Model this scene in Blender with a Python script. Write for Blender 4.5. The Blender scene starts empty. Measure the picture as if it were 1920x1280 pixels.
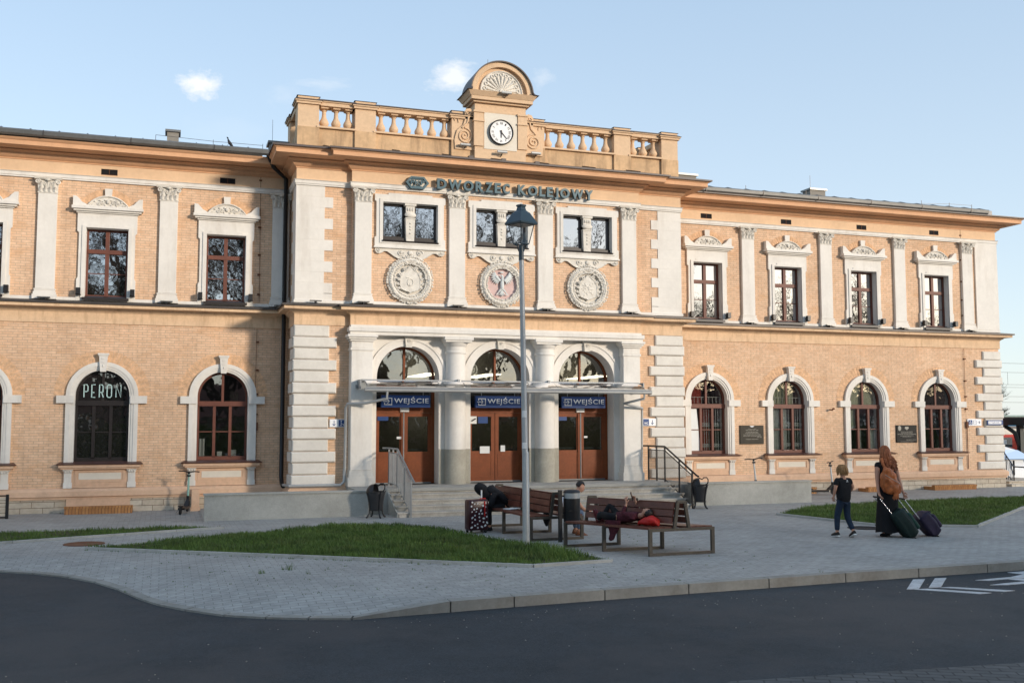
import bpy, bmesh, math, random
from mathutils import Vector, Matrix, noise
from mathutils.geometry import tessellate_polygon
random.seed(7)
R = math.radians
PI = math.pi
scene = bpy.context.scene
C = scene.collection

# ------------------------------------------------------------------ materials
MATS = {}
def _nodes(name):
    m = bpy.data.materials.new(name); m.use_nodes = True
    nt = m.node_tree; nt.nodes.clear()
    out = nt.nodes.new('ShaderNodeOutputMaterial')
    b = nt.nodes.new('ShaderNodeBsdfPrincipled')
    nt.links.new(b.outputs[0], out.inputs[0])
    MATS[name] = m
    return m, nt, b, out
def N(nt, t, **kw):
    n = nt.nodes.new(t)
    for k, v in kw.items():
        if k in n.inputs: n.inputs[k].default_value = v
        else: setattr(n, k, v)
    return n
def mixc(nt, fac, a, b, blend='MIX'):
    n = nt.nodes.new('ShaderNodeMix'); n.data_type = 'RGBA'; n.blend_type = blend
    for sock, v in ((n.inputs[0], fac), (n.inputs[6], a), (n.inputs[7], b)):
        if hasattr(v, 'is_output'): nt.links.new(v, sock)
        elif isinstance(v, (int, float)): sock.default_value = v
        else: sock.default_value = (*v, 1) if len(v) == 3 else v
    return n.outputs[2]
def ramp(nt, src, p0, p1, c0=0.0, c1=1.0):
    n = nt.nodes.new('ShaderNodeMapRange')
    nt.links.new(src, n.inputs[0])
    n.inputs[1].default_value = p0; n.inputs[2].default_value = p1
    n.inputs[3].default_value = c0; n.inputs[4].default_value = c1
    return n.outputs[0]
def pos(nt, sc=(1, 1, 1)):
    g = nt.nodes.new('ShaderNodeNewGeometry')
    mp = nt.nodes.new('ShaderNodeMapping'); mp.inputs['Scale'].default_value = sc
    nt.links.new(g.outputs['Position'], mp.inputs[0])
    return mp.outputs[0]
def nz(nt, vec, scale, detail=4, rough=.6):
    n = nt.nodes.new('ShaderNodeTexNoise')
    n.inputs['Scale'].default_value = scale; n.inputs['Detail'].default_value = detail
    n.inputs['Roughness'].default_value = rough
    nt.links.new(vec, n.inputs['Vector'])
    return n.outputs[0]
def bump(nt, b, h, strength, dist=.01):
    n = nt.nodes.new('ShaderNodeBump'); n.inputs['Strength'].default_value = strength
    n.inputs['Distance'].default_value = dist
    nt.links.new(h, n.inputs['Height']); nt.links.new(n.outputs[0], b.inputs['Normal'])
def pm(name, col, rough=.7, var=.12, scale=2.5, bmp=.15, bs=60, metal=0, spec=.4, dirt=None, dcol=(.12, .1, .08), damt=.35, streak=False, grain=0, dlo=.5, dhi=.78):
    """plain material: colour with broad + fine variation, optional dirt blotches, optional bump"""
    m, nt, b, out = _nodes(name)
    p = pos(nt)
    n1 = ramp(nt, nz(nt, p, scale), .3, .7, 1 - var, 1 + var * .6)
    n2 = ramp(nt, nz(nt, p, scale * 9, 3), .3, .7, 1 - var * .5, 1 + var * .4)
    mul = nt.nodes.new('ShaderNodeMath'); mul.operation = 'MULTIPLY'
    nt.links.new(n1, mul.inputs[0]); nt.links.new(n2, mul.inputs[1])
    c = mixc(nt, 1.0, (*col, 1), mul.outputs[0], 'MULTIPLY')
    if grain: c = mixc(nt, 1.0, c, ramp(nt, nz(nt, p, 45, 2, .8), .3, .7, 1 - grain, 1 + grain), 'MULTIPLY')
    if dirt:
        sc = (1, 1, .18) if streak else (1, 1, 1)
        d = ramp(nt, nz(nt, pos(nt, sc), dirt, 5, .7), dlo, dhi, 0, damt)
        c = mixc(nt, d, c, dcol)
    nt.links.new(c, b.inputs['Base Color'])
    b.inputs['Roughness'].default_value = rough
    b.inputs['Metallic'].default_value = metal
    b.inputs['Specular IOR Level'].default_value = spec
    if bmp: bump(nt, b, nz(nt, p, bs, 3), bmp, .01)
    return m
def brick(name, c1, c2, mort, bw, bh, msize, off=.5, horiz=False, rough=.85, bmp=.35, tint=None, mix2=.35, rot=0, squash=False):
    m, nt, b, out = _nodes(name)
    g = nt.nodes.new('ShaderNodeNewGeometry')
    sep = nt.nodes.new('ShaderNodeSeparateXYZ'); nt.links.new(g.outputs['Position'], sep.inputs[0])
    comb = nt.nodes.new('ShaderNodeCombineXYZ')
    if horiz:
        if rot:
            rt = nt.nodes.new('ShaderNodeVectorRotate'); rt.rotation_type = 'Z_AXIS'
            rt.inputs['Angle'].default_value = rot; nt.links.new(g.outputs['Position'], rt.inputs['Vector'])
            vec = rt.outputs[0]
        else: vec = g.outputs['Position']
    else:
        ad = nt.nodes.new('ShaderNodeMath'); ad.operation = 'ADD'
        nt.links.new(sep.outputs[0], ad.inputs[0]); nt.links.new(sep.outputs[1], ad.inputs[1])
        nt.links.new(ad.outputs[0], comb.inputs[0]); nt.links.new(sep.outputs[2], comb.inputs[1])
        vec = comb.outputs[0]
    wob = nt.nodes.new('ShaderNodeTexNoise'); wob.inputs['Scale'].default_value = 3; nt.links.new(vec, wob.inputs['Vector'])
    mad = nt.nodes.new('ShaderNodeVectorMath'); mad.operation = 'MULTIPLY_ADD'
    nt.links.new(wob.outputs['Color'], mad.inputs[0]); mad.inputs[1].default_value = (.012, .012, 0); nt.links.new(vec, mad.inputs[2])
    bt = nt.nodes.new('ShaderNodeTexBrick'); bt.offset = off
    bt.inputs['Scale'].default_value = 1; bt.inputs['Brick Width'].default_value = bw
    bt.inputs['Row Height'].default_value = bh; bt.inputs['Mortar Size'].default_value = msize
    bt.inputs['Mortar Smooth'].default_value = .3
    bt.inputs['Color1'].default_value = (*c1, 1); bt.inputs['Color2'].default_value = (*c2, 1)
    bt.inputs['Mortar'].default_value = (*mort, 1); bt.inputs['Bias'].default_value = -.1
    nt.links.new(mad.outputs[0], bt.inputs['Vector'])
    p = pos(nt)
    n1 = ramp(nt, nz(nt, p, .55, 5), .3, .7, .86, 1.12)
    n2 = ramp(nt, nz(nt, p, 9, 4), .3, .7, .86, 1.12)
    c = mixc(nt, 1, bt.outputs['Color'], n1, 'MULTIPLY')
    c = mixc(nt, 1, c, n2, 'MULTIPLY')
    if not horiz:
        c = mixc(nt, ramp(nt, nz(nt, pos(nt, (1.6, 1.6, .16)), 1.5, 5, .7), .52, .8, 0, .3), c, (.22, .14, .09))
    if tint:
        d = ramp(nt, nz(nt, pos(nt, (1, 1, 2.2)), 1.3, 5, .65), .52, .72, 0, mix2)
        c = mixc(nt, d, c, tint)
    nt.links.new(c, b.inputs['Base Color']); b.inputs['Roughness'].default_value = rough
    b.inputs['Specular IOR Level'].default_value = .3
    inv = ramp(nt, bt.outputs['Fac'], 0, 1, 1, 0)
    bump(nt, b, inv, bmp, .008)
    return m
def glass(name, refl=.35, tcol=(.6, .63, .62), wav=.02, opaque=None, wsc=3.2, top=1):
    m, nt, b, out = _nodes(name)
    nt.nodes.remove(b)
    gl = N(nt, 'ShaderNodeBsdfGlossy', Roughness=.015)
    gl.inputs['Color'].default_value = (.95, .96, 1, 1)
    n = nt.nodes.new('ShaderNodeBump'); n.inputs['Strength'].default_value = wav; n.inputs['Distance'].default_value = .4
    nt.links.new(nz(nt, pos(nt), wsc, 1.5), n.inputs['Height']); nt.links.new(n.outputs[0], gl.inputs['Normal'])
    if opaque: tr = N(nt, 'ShaderNodeBsdfDiffuse'); tr.inputs['Color'].default_value = (*opaque, 1)
    else: tr = N(nt, 'ShaderNodeBsdfTransparent'); tr.inputs['Color'].default_value = (*tcol, 1)
    lw = nt.nodes.new('ShaderNodeFresnel'); lw.inputs[0].default_value = 1.5
    f = ramp(nt, lw.outputs[0], 0, 1, refl, top)
    mx = nt.nodes.new('ShaderNodeMixShader')
    nt.links.new(f, mx.inputs[0]); nt.links.new(tr.outputs[0], mx.inputs[1]); nt.links.new(gl.outputs[0], mx.inputs[2])
    nt.links.new(mx.outputs[0], out.inputs[0])
    return m

brick('facade_brick', (.68, .445, .285), (.745, .515, .345), (.49, .35, .25), .21, .062, .007, tint=(.58, .30, .13), mix2=.4)
pm('arch_brick', (.70, .44, .26), .85, .28, 9, .3, 40)
brick('pavers', (.335, .325, .305), (.39, .378, .355), (.225, .218, .205), .21, .105, .006, horiz=True, bmp=.3, tint=(.19, .185, .17), mix2=.45)
brick('near_pavers', (.085, .085, .085), (.11, .11, .11), (.04, .04, .04), .22, .11, .008, horiz=True, bmp=.5, rot=.5)
brick('base_stone', (.50, .43, .34), (.62, .56, .46), (.22, .17, .13), .48, .135, .008, tint=(.42, .31, .2), mix2=.6, bmp=.6)
brick('well_brick', (.42, .19, .07), (.52, .26, .10), (.20, .10, .05), .07, .2, .008, bmp=.5, tint=(.30, .13, .05), mix2=.6)
pm('cornice_plaster', (.70, .40, .225), .75, .10, 1.5, .12, 50, dirt=1.2, dcol=(.3, .16, .09), damt=.25)
pm('peach_plaster', (.74, .52, .335), .8, .09, 1.2, .12, 60, dirt=.9, dcol=(.5, .32, .2), damt=.3)
pm('parapet_plaster', (.71, .50, .32), .8, .12, 1.6, .15, 50, dirt=1.6, dcol=(.30, .18, .10), damt=.4)
pm('stained_plaster', (.60, .40, .23), .85, .2, 1.2, .2, 50, dirt=3.2, dcol=(.16, .10, .06), damt=.75, streak=True)
pm('plinth_plaster', (.70, .47, .32), .8, .12, 1.3, .15, 50, dirt=1.4, dcol=(.34, .22, .15), damt=.5)
pm('white_trim', (.735, .70, .645), .7, .07, 1.3, .08, 70, dirt=2.4, dcol=(.44, .38, .31), damt=.45, streak=True)
pm('white_stone', (.70, .665, .605), .75, .08, 1.6, .15, 40, dirt=1.5, dcol=(.45, .40, .34), damt=.45)
pm('relief_plaster', (.72, .68, .61), .8, .14, 6, .4, 60, dirt=7, dcol=(.34, .27, .2), damt=.35)
pm('cream_panel', (.72, .66, .56), .7, .06, 1.5, .05)
pm('raw_stone', (.40, .375, .31), .85, .16, 2.5, .3, 45, dirt=2, dcol=(.25, .22, .17), damt=.5)
pm('roof_sheet', (.09, .068, .062), .5, .2, 1.6, .1, 20, spec=.5)
pm('wing_roof_sheet', (.12, .12, .125), .45, .2, 1.6, .1, 20, metal=.4)
pm('gutter_metal', (.20, .20, .195), .42, .15, 2, .05, 20, metal=.6)
pm('flashing', (.075, .065, .06), .45, .2, 2, .05, 20, metal=.4)
pm('window_wood', (.145, .048, .030), .55, .18, 4, .05, 60)
pm('dark_window_wood', (.024, .018, .017), .42, .2, 4, .05, 60)
pm('door_wood', (.215, .060, .020), .5, .22, 2.2, .06, 30, spec=.25, dirt=1.6, dcol=(.14, .04, .02), damt=.5)
pm('sill_metal', (.11, .05, .038), .4, .15, 3, .03, 30, metal=.2)
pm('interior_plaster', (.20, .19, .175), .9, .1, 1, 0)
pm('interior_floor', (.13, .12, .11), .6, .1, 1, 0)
pm('curtain_cloth', (.78, .80, .76), .9, .1, 6, 0)
pm('green_blind', (.52, .54, .42), .9, .1, 6, 0)
pm('red_curtain', (.55, .15, .11), .9, .15, 6, 0)
pm('paper', (.72, .73, .72), .7, .03, 6, 0)
pm('pale_turquoise', (.50, .68, .66), .6, .05, 6, 0)
pm('string_plaster', (.72, .51, .33), .85, .12, 2, .15, 50, dirt=6, dcol=(.30, .17, .09), damt=.6, streak=True)
pm('sign_blue', (.014, .055, .20), .35, .05, 6, 0)
pm('sign_white', (.86, .87, .88), .45, .03, 6, 0)
pm('letter_metal', (.055, .115, .145), .45, .12, 5, .04, 60, metal=.1)
pm('steel', (.26, .27, .275), .5, .1, 4, .04, 60, metal=.3)
pm('dark_rail', (.035, .033, .033), .45, .15, 5, .05, 60, metal=.3)
pm('cast_iron', (.014, .014, .016), .4, .2, 6, .1, 60)
pm('bin_grey', (.022, .023, .026), .45, .15, 5, .05, 50)
pm('lamp_housing', (.018, .042, .06), .4, .12, 5, .05, 60, spec=.5)
pm('galvanised', (.42, .43, .43), .45, .12, 3, .06, 40, metal=.25)
pm('bench_wood', (.135, .042, .026), .42, .3, 7, .25, 35)
pm('bench_frame', (.085, .072, .058), .45, .2, 4, .08, 50, metal=.25)
pm('asphalt', (.036, .043, .050), .85, .24, .45, .9, 160, dirt=.4, dcol=(.060, .058, .060), damt=.75, grain=.35, dlo=.44, dhi=.62)
pm('kerb_concrete', (.30, .285, .255), .9, .18, 2.2, .4, 60, dirt=1.7, dcol=(.15, .12, .09), damt=.6)
pm('edging_concrete', (.43, .42, .39), .9, .15, 2.5, .4, 60, dirt=3, dcol=(.22, .2, .16), damt=.5)
pm('wall_concrete', (.42, .415, .38), .9, .14, 1.2, .5, 110, dirt=1.1, dcol=(.22, .22, .19), damt=.6, grain=.12)
pm('step_granite', (.46, .43, .38), .85, .22, 3, .5, 120, dirt=2.2, dcol=(.18, .15, .12), damt=.6)
pm('landing_stone', (.36, .35, .32), .85, .12, 2, .4, 100)
pm('road_paint', (.5, .51, .52), .8, .2, 5, .3, 80, dirt=14, dcol=(.12, .12, .13), damt=.6)
pm('soil', (.06, .045, .03), .95, .3, 6, .6, 30)
pm('black_fabric', (.008, .008, .010), .9, .3, 12, .6, 40)
pm('navy_denim', (.014, .028, .055), .9, .3, 12, .5, 60)
pm('light_denim', (.12, .17, .25), .9, .3, 12, .5, 60)
pm('white_cloth', (.70, .72, .76), .85, .1, 12, .3, 40)
pm('dark_plaid', (.075, .012, .020), .9, .5, 30, .4, 40)
pm('maroon_leather', (.10, .010, .016), .5, .3, 12, .2, 40)
pm('brown_leather', (.21, .075, .03), .5, .3, 10, .2, 40)
pm('orange_leather', (.42, .115, .028), .42, .35, 8, .3, 30)
pm('red_cloth', (.50, .016, .012), .6, .2, 14, .3, 30)
pm('green_cloth', (.006, .045, .032), .65, .3, 14, .3, 40)
pm('dark_green_cloth', (.004, .018, .015), .7, .3, 14, .3, 40)
pm('purple_cloth', (.022, .014, .042), .65, .35, 14, .3, 40)
pm('suitcase_shell', (.035, .004, .010), .3, .2, 10, .05, 40)
pm('rubber', (.012, .012, .012), .7, .2, 10, .1, 40)
pm('chrome', (.6, .6, .62), .2, .05, 5, 0, metal=1)
pm('skin', (.52, .27, .18), .6, .08, 14, .1, 60)
pm('red_hair', (.35, .11, .038), .5, .45, 30, .3, 60)
pm('blond_hair', (.33, .175, .065), .5, .4, 30, .3, 60)
pm('dark_hair', (.02, .014, .012), .5, .3, 30, .3, 60)
pm('eye_dark', (.02, .015, .012), .2, 0, 5, 0)
pm('phone_shell', (.02, .012, .014), .25, .05, 5, 0)
pm('scooter_green', (.30, .52, .44), .45, .08, 5, .02)
pm('scooter_white', (.60, .62, .62), .45, .1, 5, .02)
pm('van_paint', (.66, .68, .70), .25, .03, 3, 0, spec=.6)
pm('train_red', (.55, .02, .015), .35, .06, 2, 0)
pm('train_white', (.62, .58, .52), .4, .08, 2, 0)
pm('train_blue', (.05, .26, .45), .4, .08, 2, 0)
pm('train_grey', (.09, .085, .09), .5, .08, 2, 0)
pm('canopy_steel', (.02, .028, .032), .5, .1, 2, 0)
pm('canopy_edge', (.20, .30, .29), .5, .1, 2, 0)
pm('bark', (.060, .045, .035), .9, .3, 3, .8, 12)
pm('spring_leaf', (.07, .085, .02), .7, .3, 2, 0)
pm('grass_blade', (.10, .165, .030), .7, .45, 1.6, 0, dirt=1.3, dcol=(.17, .16, .06), damt=.55)
pm('dry_grass', (.16, .15, .05), .8, .3, 2, 0)
pm('house_plaster', (.26, .24, .21), .9, .1, .6, .1)
pm('house_roof', (.14, .06, .04), .9, .2, .8, .2)
pm('crest_pink', (.64, .46, .43), .75, .08, 6, .1)
pm('crest_white', (.66, .69, .68), .7, .06, 6, .1)
pm('clock_white', (.80, .80, .79), .35, .02, 6, 0)
pm('pigeon_grey', (.03, .035, .045), .7, .2, 20, 0)
pm('bronze', (.042, .036, .026), .6, .25, 6, .2, 50, metal=0, spec=.25)
pm('black_granite', (.008, .008, .008), .5, .2, 20, 0, spec=.2)
pm('dull_gold', (.35, .33, .28), .5, .1, 20, 0)
pm('ladder_brown', (.15, .06, .03), .8, .2, 6, .2)
pm('canopy_dirt', (.2, .2, .19), .6, .2, 4, 0)
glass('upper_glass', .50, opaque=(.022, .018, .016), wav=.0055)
glass('arch_glass', .10, tcol=(.85, .86, .84), wav=.010)
glass('lunette_glass', .14, tcol=(.7, .72, .71), wav=.006)
glass('lower_glass', .14, tcol=(.85, .87, .86), wav=.010)
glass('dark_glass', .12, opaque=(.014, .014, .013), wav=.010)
glass('door_glass', .07, tcol=(.55, .57, .56), wav=.008)
glass('lamp_glass', .0, tcol=(.97, .98, .98), wav=.0, top=.12)
glass('car_glass', .30, opaque=(.05, .07, .08), wav=.0)
glass('canopy_glass', .16, tcol=(.45, .47, .47), wav=.004)
def emit(name, col, st):
    m, nt, b, out = _nodes(name); nt.nodes.remove(b)
    e = N(nt, 'ShaderNodeEmission'); e.inputs[0].default_value = (*col, 1); e.inputs[1].default_value = st
    nt.links.new(e.outputs[0], out.inputs[0])
emit('lit_panel', (1, .86, .62), 2.2)
emit('tube_light', (1, .92, .8), 1.2)

# ------------------------------------------------------------------ mesh helpers
class MB:
    def __init__(s, M=None): s.v = []; s.f = []; s.M = M or Matrix()
    def add(s, vs, fs):
        o = len(s.v); s.v += [tuple(s.M @ Vector(p)) for p in vs]; s.f += [tuple(i + o for i in f) for f in fs]; return s
    def box(s, x0, x1, y0, y1, z0, z1):
        if x0 > x1: x0, x1 = x1, x0
        if y0 > y1: y0, y1 = y1, y0
        if z0 > z1: z0, z1 = z1, z0
        return s.add([(x0, y0, z0), (x1, y0, z0), (x1, y1, z0), (x0, y1, z0), (x0, y0, z1), (x1, y0, z1), (x1, y1, z1), (x0, y1, z1)],
              [(0, 3, 2, 1), (4, 5, 6, 7), (0, 1, 5, 4), (1, 2, 6, 5), (2, 3, 7, 6), (3, 0, 4, 7)])
    def hexa(s, b, t):  # bottom 4, top 4
        return s.add(list(b) + list(t), [(0, 3, 2, 1), (4, 5, 6, 7), (0, 1, 5, 4), (1, 2, 6, 5), (2, 3, 7, 6), (3, 0, 4, 7)])
    def bbox(s, x0, x1, y0, y1, z0, z1, b):
        """box with chamfered front (-y) edges"""
        return s.add([(x0, y1, z0), (x1, y1, z0), (x1, y1, z1), (x0, y1, z1),
               (x0, y0 + b, z0), (x1, y0 + b, z0), (x1, y0 + b, z1), (x0, y0 + b, z1),
               (x0 + b, y0, z0 + b), (x1 - b, y0, z0 + b), (x1 - b, y0, z1 - b), (x0 + b, y0, z1 - b)],
              [(0, 1, 2, 3), (0, 4, 5, 1), (1, 5, 6, 2), (2, 6, 7, 3), (3, 7, 4, 0),
               (4, 8, 9, 5), (5, 9, 10, 6), (6, 10, 11, 7), (7, 11, 8, 4), (8, 11, 10, 9)])
    def plate(s, outer, holes=(), y0=0., y1=.1, back=True):
        """polygon in XZ (with holes) extruded in y; y0 is the front"""
        loops = [outer] + list(holes)
        tri = tessellate_polygon([[Vector((p[0], p[1], 0)) for p in l] for l in loops])
        flat = [p for l in loops for p in l]; n = len(flat)
        vs = [(p[0], y0, p[1]) for p in flat] + [(p[0], y1, p[1]) for p in flat]
        fs = [tuple(t) for t in tri]
        if back: fs += [tuple(i + n for i in reversed(t)) for t in tri]
        o = 0
        for l in loops:
            k = len(l)
            for i in range(k):
                a, b = o + i, o + (i + 1) % k
                fs.append((a, b, b + n, a + n))
            o += k
        return s.add(vs, fs)
    def slabz(s, outer, z0, z1):
        tri = tessellate_polygon([[Vector((p[0], p[1], 0)) for p in outer]]); n = len(outer)
        vs = [(p[0], p[1], z0) for p in outer] + [(p[0], p[1], z1) for p in outer]
        fs = [tuple(t) for t in tri] + [tuple(i + n for i in t) for t in tri]
        for i in range(n): fs.append((i, (i + 1) % n, (i + 1) % n + n, i + n))
        return s.add(vs, fs)
    def lathe(s, prof, cx=0, cy=0, n=16, a0=0, a1=2 * PI, cap=True):
        full = abs(a1 - a0 - 2 * PI) < 1e-6; m = n if full else n + 1
        vs = []
        for r, z in prof:
            for i in range(m):
                a = a0 + (a1 - a0) * i / n
                vs.append((cx + r * math.cos(a), cy + r * math.sin(a), z))
        fs = []
        for j in range(len(prof) - 1):
            for i in range(m if full else m - 1):
                i2 = (i + 1) % m
                fs.append((j * m + i, j * m + i2, (j + 1) * m + i2, (j + 1) * m + i))
        if full and cap:
            if prof[0][0] > 1e-4: fs.append(tuple(range(m))[::-1])
            if prof[-1][0] > 1e-4: fs.append(tuple(range((len(prof) - 1) * m, len(prof) * m)))
        return s.add(vs, fs)
    def tube(s, pts, r, n=6, closed=False, cap=True):
        pts = [Vector(p) for p in pts]; m = len(pts); rs = r if isinstance(r, (list, tuple)) else [r] * m
        vs = []; prev = None
        for i, p in enumerate(pts):
            if closed: t = pts[(i + 1) % m] - pts[i - 1]
            else: t = pts[min(i + 1, m - 1)] - pts[max(i - 1, 0)]
            if t.length < 1e-9: t = Vector((0, 0, 1))
            t.normalize()
            if prev is None:
                a = Vector((0, 0, 1)) if abs(t.z) < .9 else Vector((1, 0, 0)); u = t.cross(a).normalized()
            else: u = (prev - t * prev.dot(t)); u = u.normalized() if u.length > 1e-6 else t.orthogonal().normalized()
            prev = u; w = t.cross(u)
            for k in range(n):
                a = 2 * PI * k / n + PI / n
                vs.append(p + (u * math.cos(a) + w * math.sin(a)) * rs[i])
        fs = []
        for i in range(m if closed else m - 1):
            for k in range(n):
                i2 = (i + 1) % m
                fs.append((i * n + k, i * n + (k + 1) % n, i2 * n + (k + 1) % n, i2 * n + k))
        if cap and not closed: fs += [tuple(range(n))[::-1], tuple(range((m - 1) * n, m * n))]
        return s.add(vs, fs)
    def bar(s, a, b, w, h=None):
        """square bar from a to b"""
        h = h or w; a = Vector(a); b = Vector(b); t = (b - a).normalized()
        up = Vector((0, 0, 1)) if abs(t.z) < .95 else Vector((0, 1, 0))
        u = t.cross(up).normalized() * w / 2; v = u.cross(t).normalized() * h / 2
        return s.hexa([a - u - v, a + u - v, a + u + v, a - u + v], [b - u - v, b + u - v, b + u + v, b - u + v])
    def ball(s, c, r, n=8, m=6, jit=0):
        rx, ry, rz = r if isinstance(r, (list, tuple)) else (r, r, r)
        vs = [(c[0], c[1], c[2] - rz)]
        for j in range(1, m):
            th = PI * j / m - PI / 2
            for i in range(n):
                a = 2 * PI * i / n; q = 1 + (random.uniform(-jit, jit) if jit else 0)
                vs.append((c[0] + rx * q * math.cos(th) * math.cos(a), c[1] + ry * q * math.cos(th) * math.sin(a), c[2] + rz * q * math.sin(th)))
        vs.append((c[0], c[1], c[2] + rz)); fs = []
        for i in range(n): fs.append((0, 1 + (i + 1) % n, 1 + i))
        for j in range(m - 2):
            for i in range(n): fs.append((1 + j * n + i, 1 + j * n + (i + 1) % n, 1 + (j + 1) * n + (i + 1) % n, 1 + (j + 1) * n + i))
        l = len(vs) - 1
        for i in range(n): fs.append((1 + (m - 2) * n + i, 1 + (m - 2) * n + (i + 1) % n, l))
        return s.add(vs, fs)
    def loft(s, rings, cap=True):
        n = len(rings[0]); vs = [p for r in rings for p in r]; fs = []
        for j in range(len(rings) - 1):
            for i in range(n): fs.append((j * n + i, j * n + (i + 1) % n, (j + 1) * n + (i + 1) % n, (j + 1) * n + i))
        if cap: fs += [tuple(range(n))[::-1], tuple(range((len(rings) - 1) * n, len(rings) * n))]
        return s.add(vs, fs)
    def mesh(s, name, mat, smooth=35):
        me = bpy.data.meshes.new(name); me.from_pydata(s.v, [], s.f); me.validate()
        bm = bmesh.new(); bm.from_mesh(me); bmesh.ops.recalc_face_normals(bm, faces=bm.faces); bm.to_mesh(me); bm.free()
        if smooth:
            me.polygons.foreach_set('use_smooth', [True] * len(me.polygons))
            try: me.set_sharp_from_angle(angle=R(smooth))
            except Exception: pass
        if mat: me.materials.append(MATS[mat])
        return me
    def build(s, name, mat, parent=None, smooth=35):
        return link(name, s.mesh(name, mat, smooth), parent)
def link(name, data, parent=None):
    o = bpy.data.objects.new(name, data); C.objects.link(o)
    if parent: o.parent = parent
    return o
def tag(o, label=None, cat=None, group=None, kind=None):
    if label: o['label'] = label
    if cat: o['category'] = cat
    if group: o['group'] = group
    if kind: o['kind'] = kind
    return o
def empty(name, loc=(0, 0, 0), rz=0, label=None, cat=None, group=None):
    o = link(name, None); o.location = loc; o.rotation_euler = (0, 0, rz); o.empty_display_size = .2
    return tag(o, label, cat, group)
def kids(o): return [c for c in bpy.data.objects if c.parent == o]
def copy_tree(o, parent=None, loc=None):
    ch = kids(o); c = o.copy(); C.objects.link(c)
    if parent is not None: c.parent = parent
    if loc is not None: c.location = loc
    for k in ch: copy_tree(k, c)
    return c
def arc(cx, cz, r, a0, a1, n): return [(cx + r * math.cos(a0 + (a1 - a0) * i / n), cz + r * math.sin(a0 + (a1 - a0) * i / n)) for i in range(n + 1)]
def arched(cx, hw, z0, zs, n=18, r=None):
    """arched opening outline: bottom-left, bottom-right, semicircle"""
    return [(cx - hw, z0), (cx + hw, z0)] + arc(cx, zs, hw, 0, PI, n)
def rect(x0, x1, z0, z1): return [(x0, z0), (x1, z0), (x1, z1), (x0, z1)]
def spiral(cx, cz, r, turns, y, a0=0, d=1, n=26, r1=.12):
    return [(cx + r * (1 - (1 - r1) * i / n) * math.cos(a0 + d * 2 * PI * turns * i / n), y, cz + r * (1 - (1 - r1) * i / n) * math.sin(a0 + d * 2 * PI * turns * i / n)) for i in range(n + 1)]
def sweep(path, prof, closed=True):
    """sweep an (outward distance, z) profile along a plan path; outward is to the right of travel... mitred"""
    mb = MB(); n = len(path); k = len(prof); vs = []
    for i, p in enumerate(path):
        def nrm(a, b):
            d = Vector((b[0] - a[0], b[1] - a[1])).normalized(); return Vector((d.y, -d.x))
        ns = []
        if i > 0: ns.append(nrm(path[i - 1], p))
        if i < n - 1: ns.append(nrm(p, path[i + 1]))
        if len(ns) == 2: m = (ns[0] + ns[1]); m = m / (1 + ns[0].dot(ns[1]))
        else: m = ns[0]
        for d, z in prof: vs.append((p[0] + m.x * d, p[1] + m.y * d, z))
    fs = []
    for i in range(n - 1):
        for j in range(k if closed else k - 1):
            j2 = (j + 1) % k
            fs.append((i * k + j, i * k + j2, (i + 1) * k + j2, (i + 1) * k + j))
    if closed: fs += [tuple(range(k)), tuple(range((n - 1) * k, n * k))[::-1]]
    return mb.add(vs, fs)
_font = {}
def text(name, body, mat, parent, x, z, y, w=None, h=None, ext=.004, bold=0, align='LEFT', M=None, space=1.0):
    """text facing -y; x,z = lower left corner of its box (or centre with align CENTER)"""
    cu = bpy.data.curves.new(name, 'FONT'); cu.body = body; cu.extrude = .5; cu.offset = bold; cu.resolution_u = 3
    cu.space_character = space
    t = bpy.data.objects.new(name, cu); C.objects.link(t)
    dg = bpy.context.evaluated_depsgraph_get(); me = bpy.data.meshes.new_from_object(t.evaluated_get(dg))
    bpy.data.objects.remove(t)
    xs = [v.co.x for v in me.vertices]; ys = [v.co.y for v in me.vertices]
    x0, x1, y0, y1 = min(xs), max(xs), min(ys), max(ys)
    sx = (w / (x1 - x0)) if w else None; sy = (h / (y1 - y0)) if h else None
    sx = sx or sy; sy = sy or sx
    ox = x - ((x1 - x0) * sx / 2 if align == 'CENTER' else 0); oz = z - ((y1 - y0) * sy / 2 if align == 'CENTER' else 0)
    for v in me.vertices:
        c = v.co; v.co = Vector((ox + (c.x - x0) * sx, y - c.z * 2 * ext, oz + (c.y - y0) * sy))
        if M: v.co = M @ v.co
    me.materials.clear(); me.materials.append(MATS[mat]); me.name = name
    return link(name, me, parent)
def skin_mesh(name, nodes, edges, root, mat, parent=None, sub=2):
    """nodes: key -> (x,y,z,r[,r2]); one continuous surface grown round the skeleton"""
    bm = bmesh.new(); ly = bm.verts.layers.skin.verify(); vm = {}
    for k, p in nodes.items():
        v = bm.verts.new(p[:3]); v[ly].radius = (p[3], p[4] if len(p) > 4 else p[3]); v[ly].use_root = (k == root); vm[k] = v
    for a, b in edges: bm.edges.new((vm[a], vm[b]))
    me = bpy.data.meshes.new(name); bm.to_mesh(me); bm.free()
    o = bpy.data.objects.new(name, me); C.objects.link(o)
    sk = o.modifiers.new('Skin', 'SKIN'); sk.use_smooth_shade = True; sk.branch_smoothing = .4
    sb = o.modifiers.new('Sub', 'SUBSURF'); sb.levels = sub; sb.render_levels = sub
    dg = bpy.context.evaluated_depsgraph_get(); m2 = bpy.data.meshes.new_from_object(o.evaluated_get(dg))
    bpy.data.objects.remove(o); m2.name = name; m2.materials.clear(); m2.materials.append(MATS[mat])
    m2.polygons.foreach_set('use_smooth', [True] * len(m2.polygons))
    return link(name, m2, parent)

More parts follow.
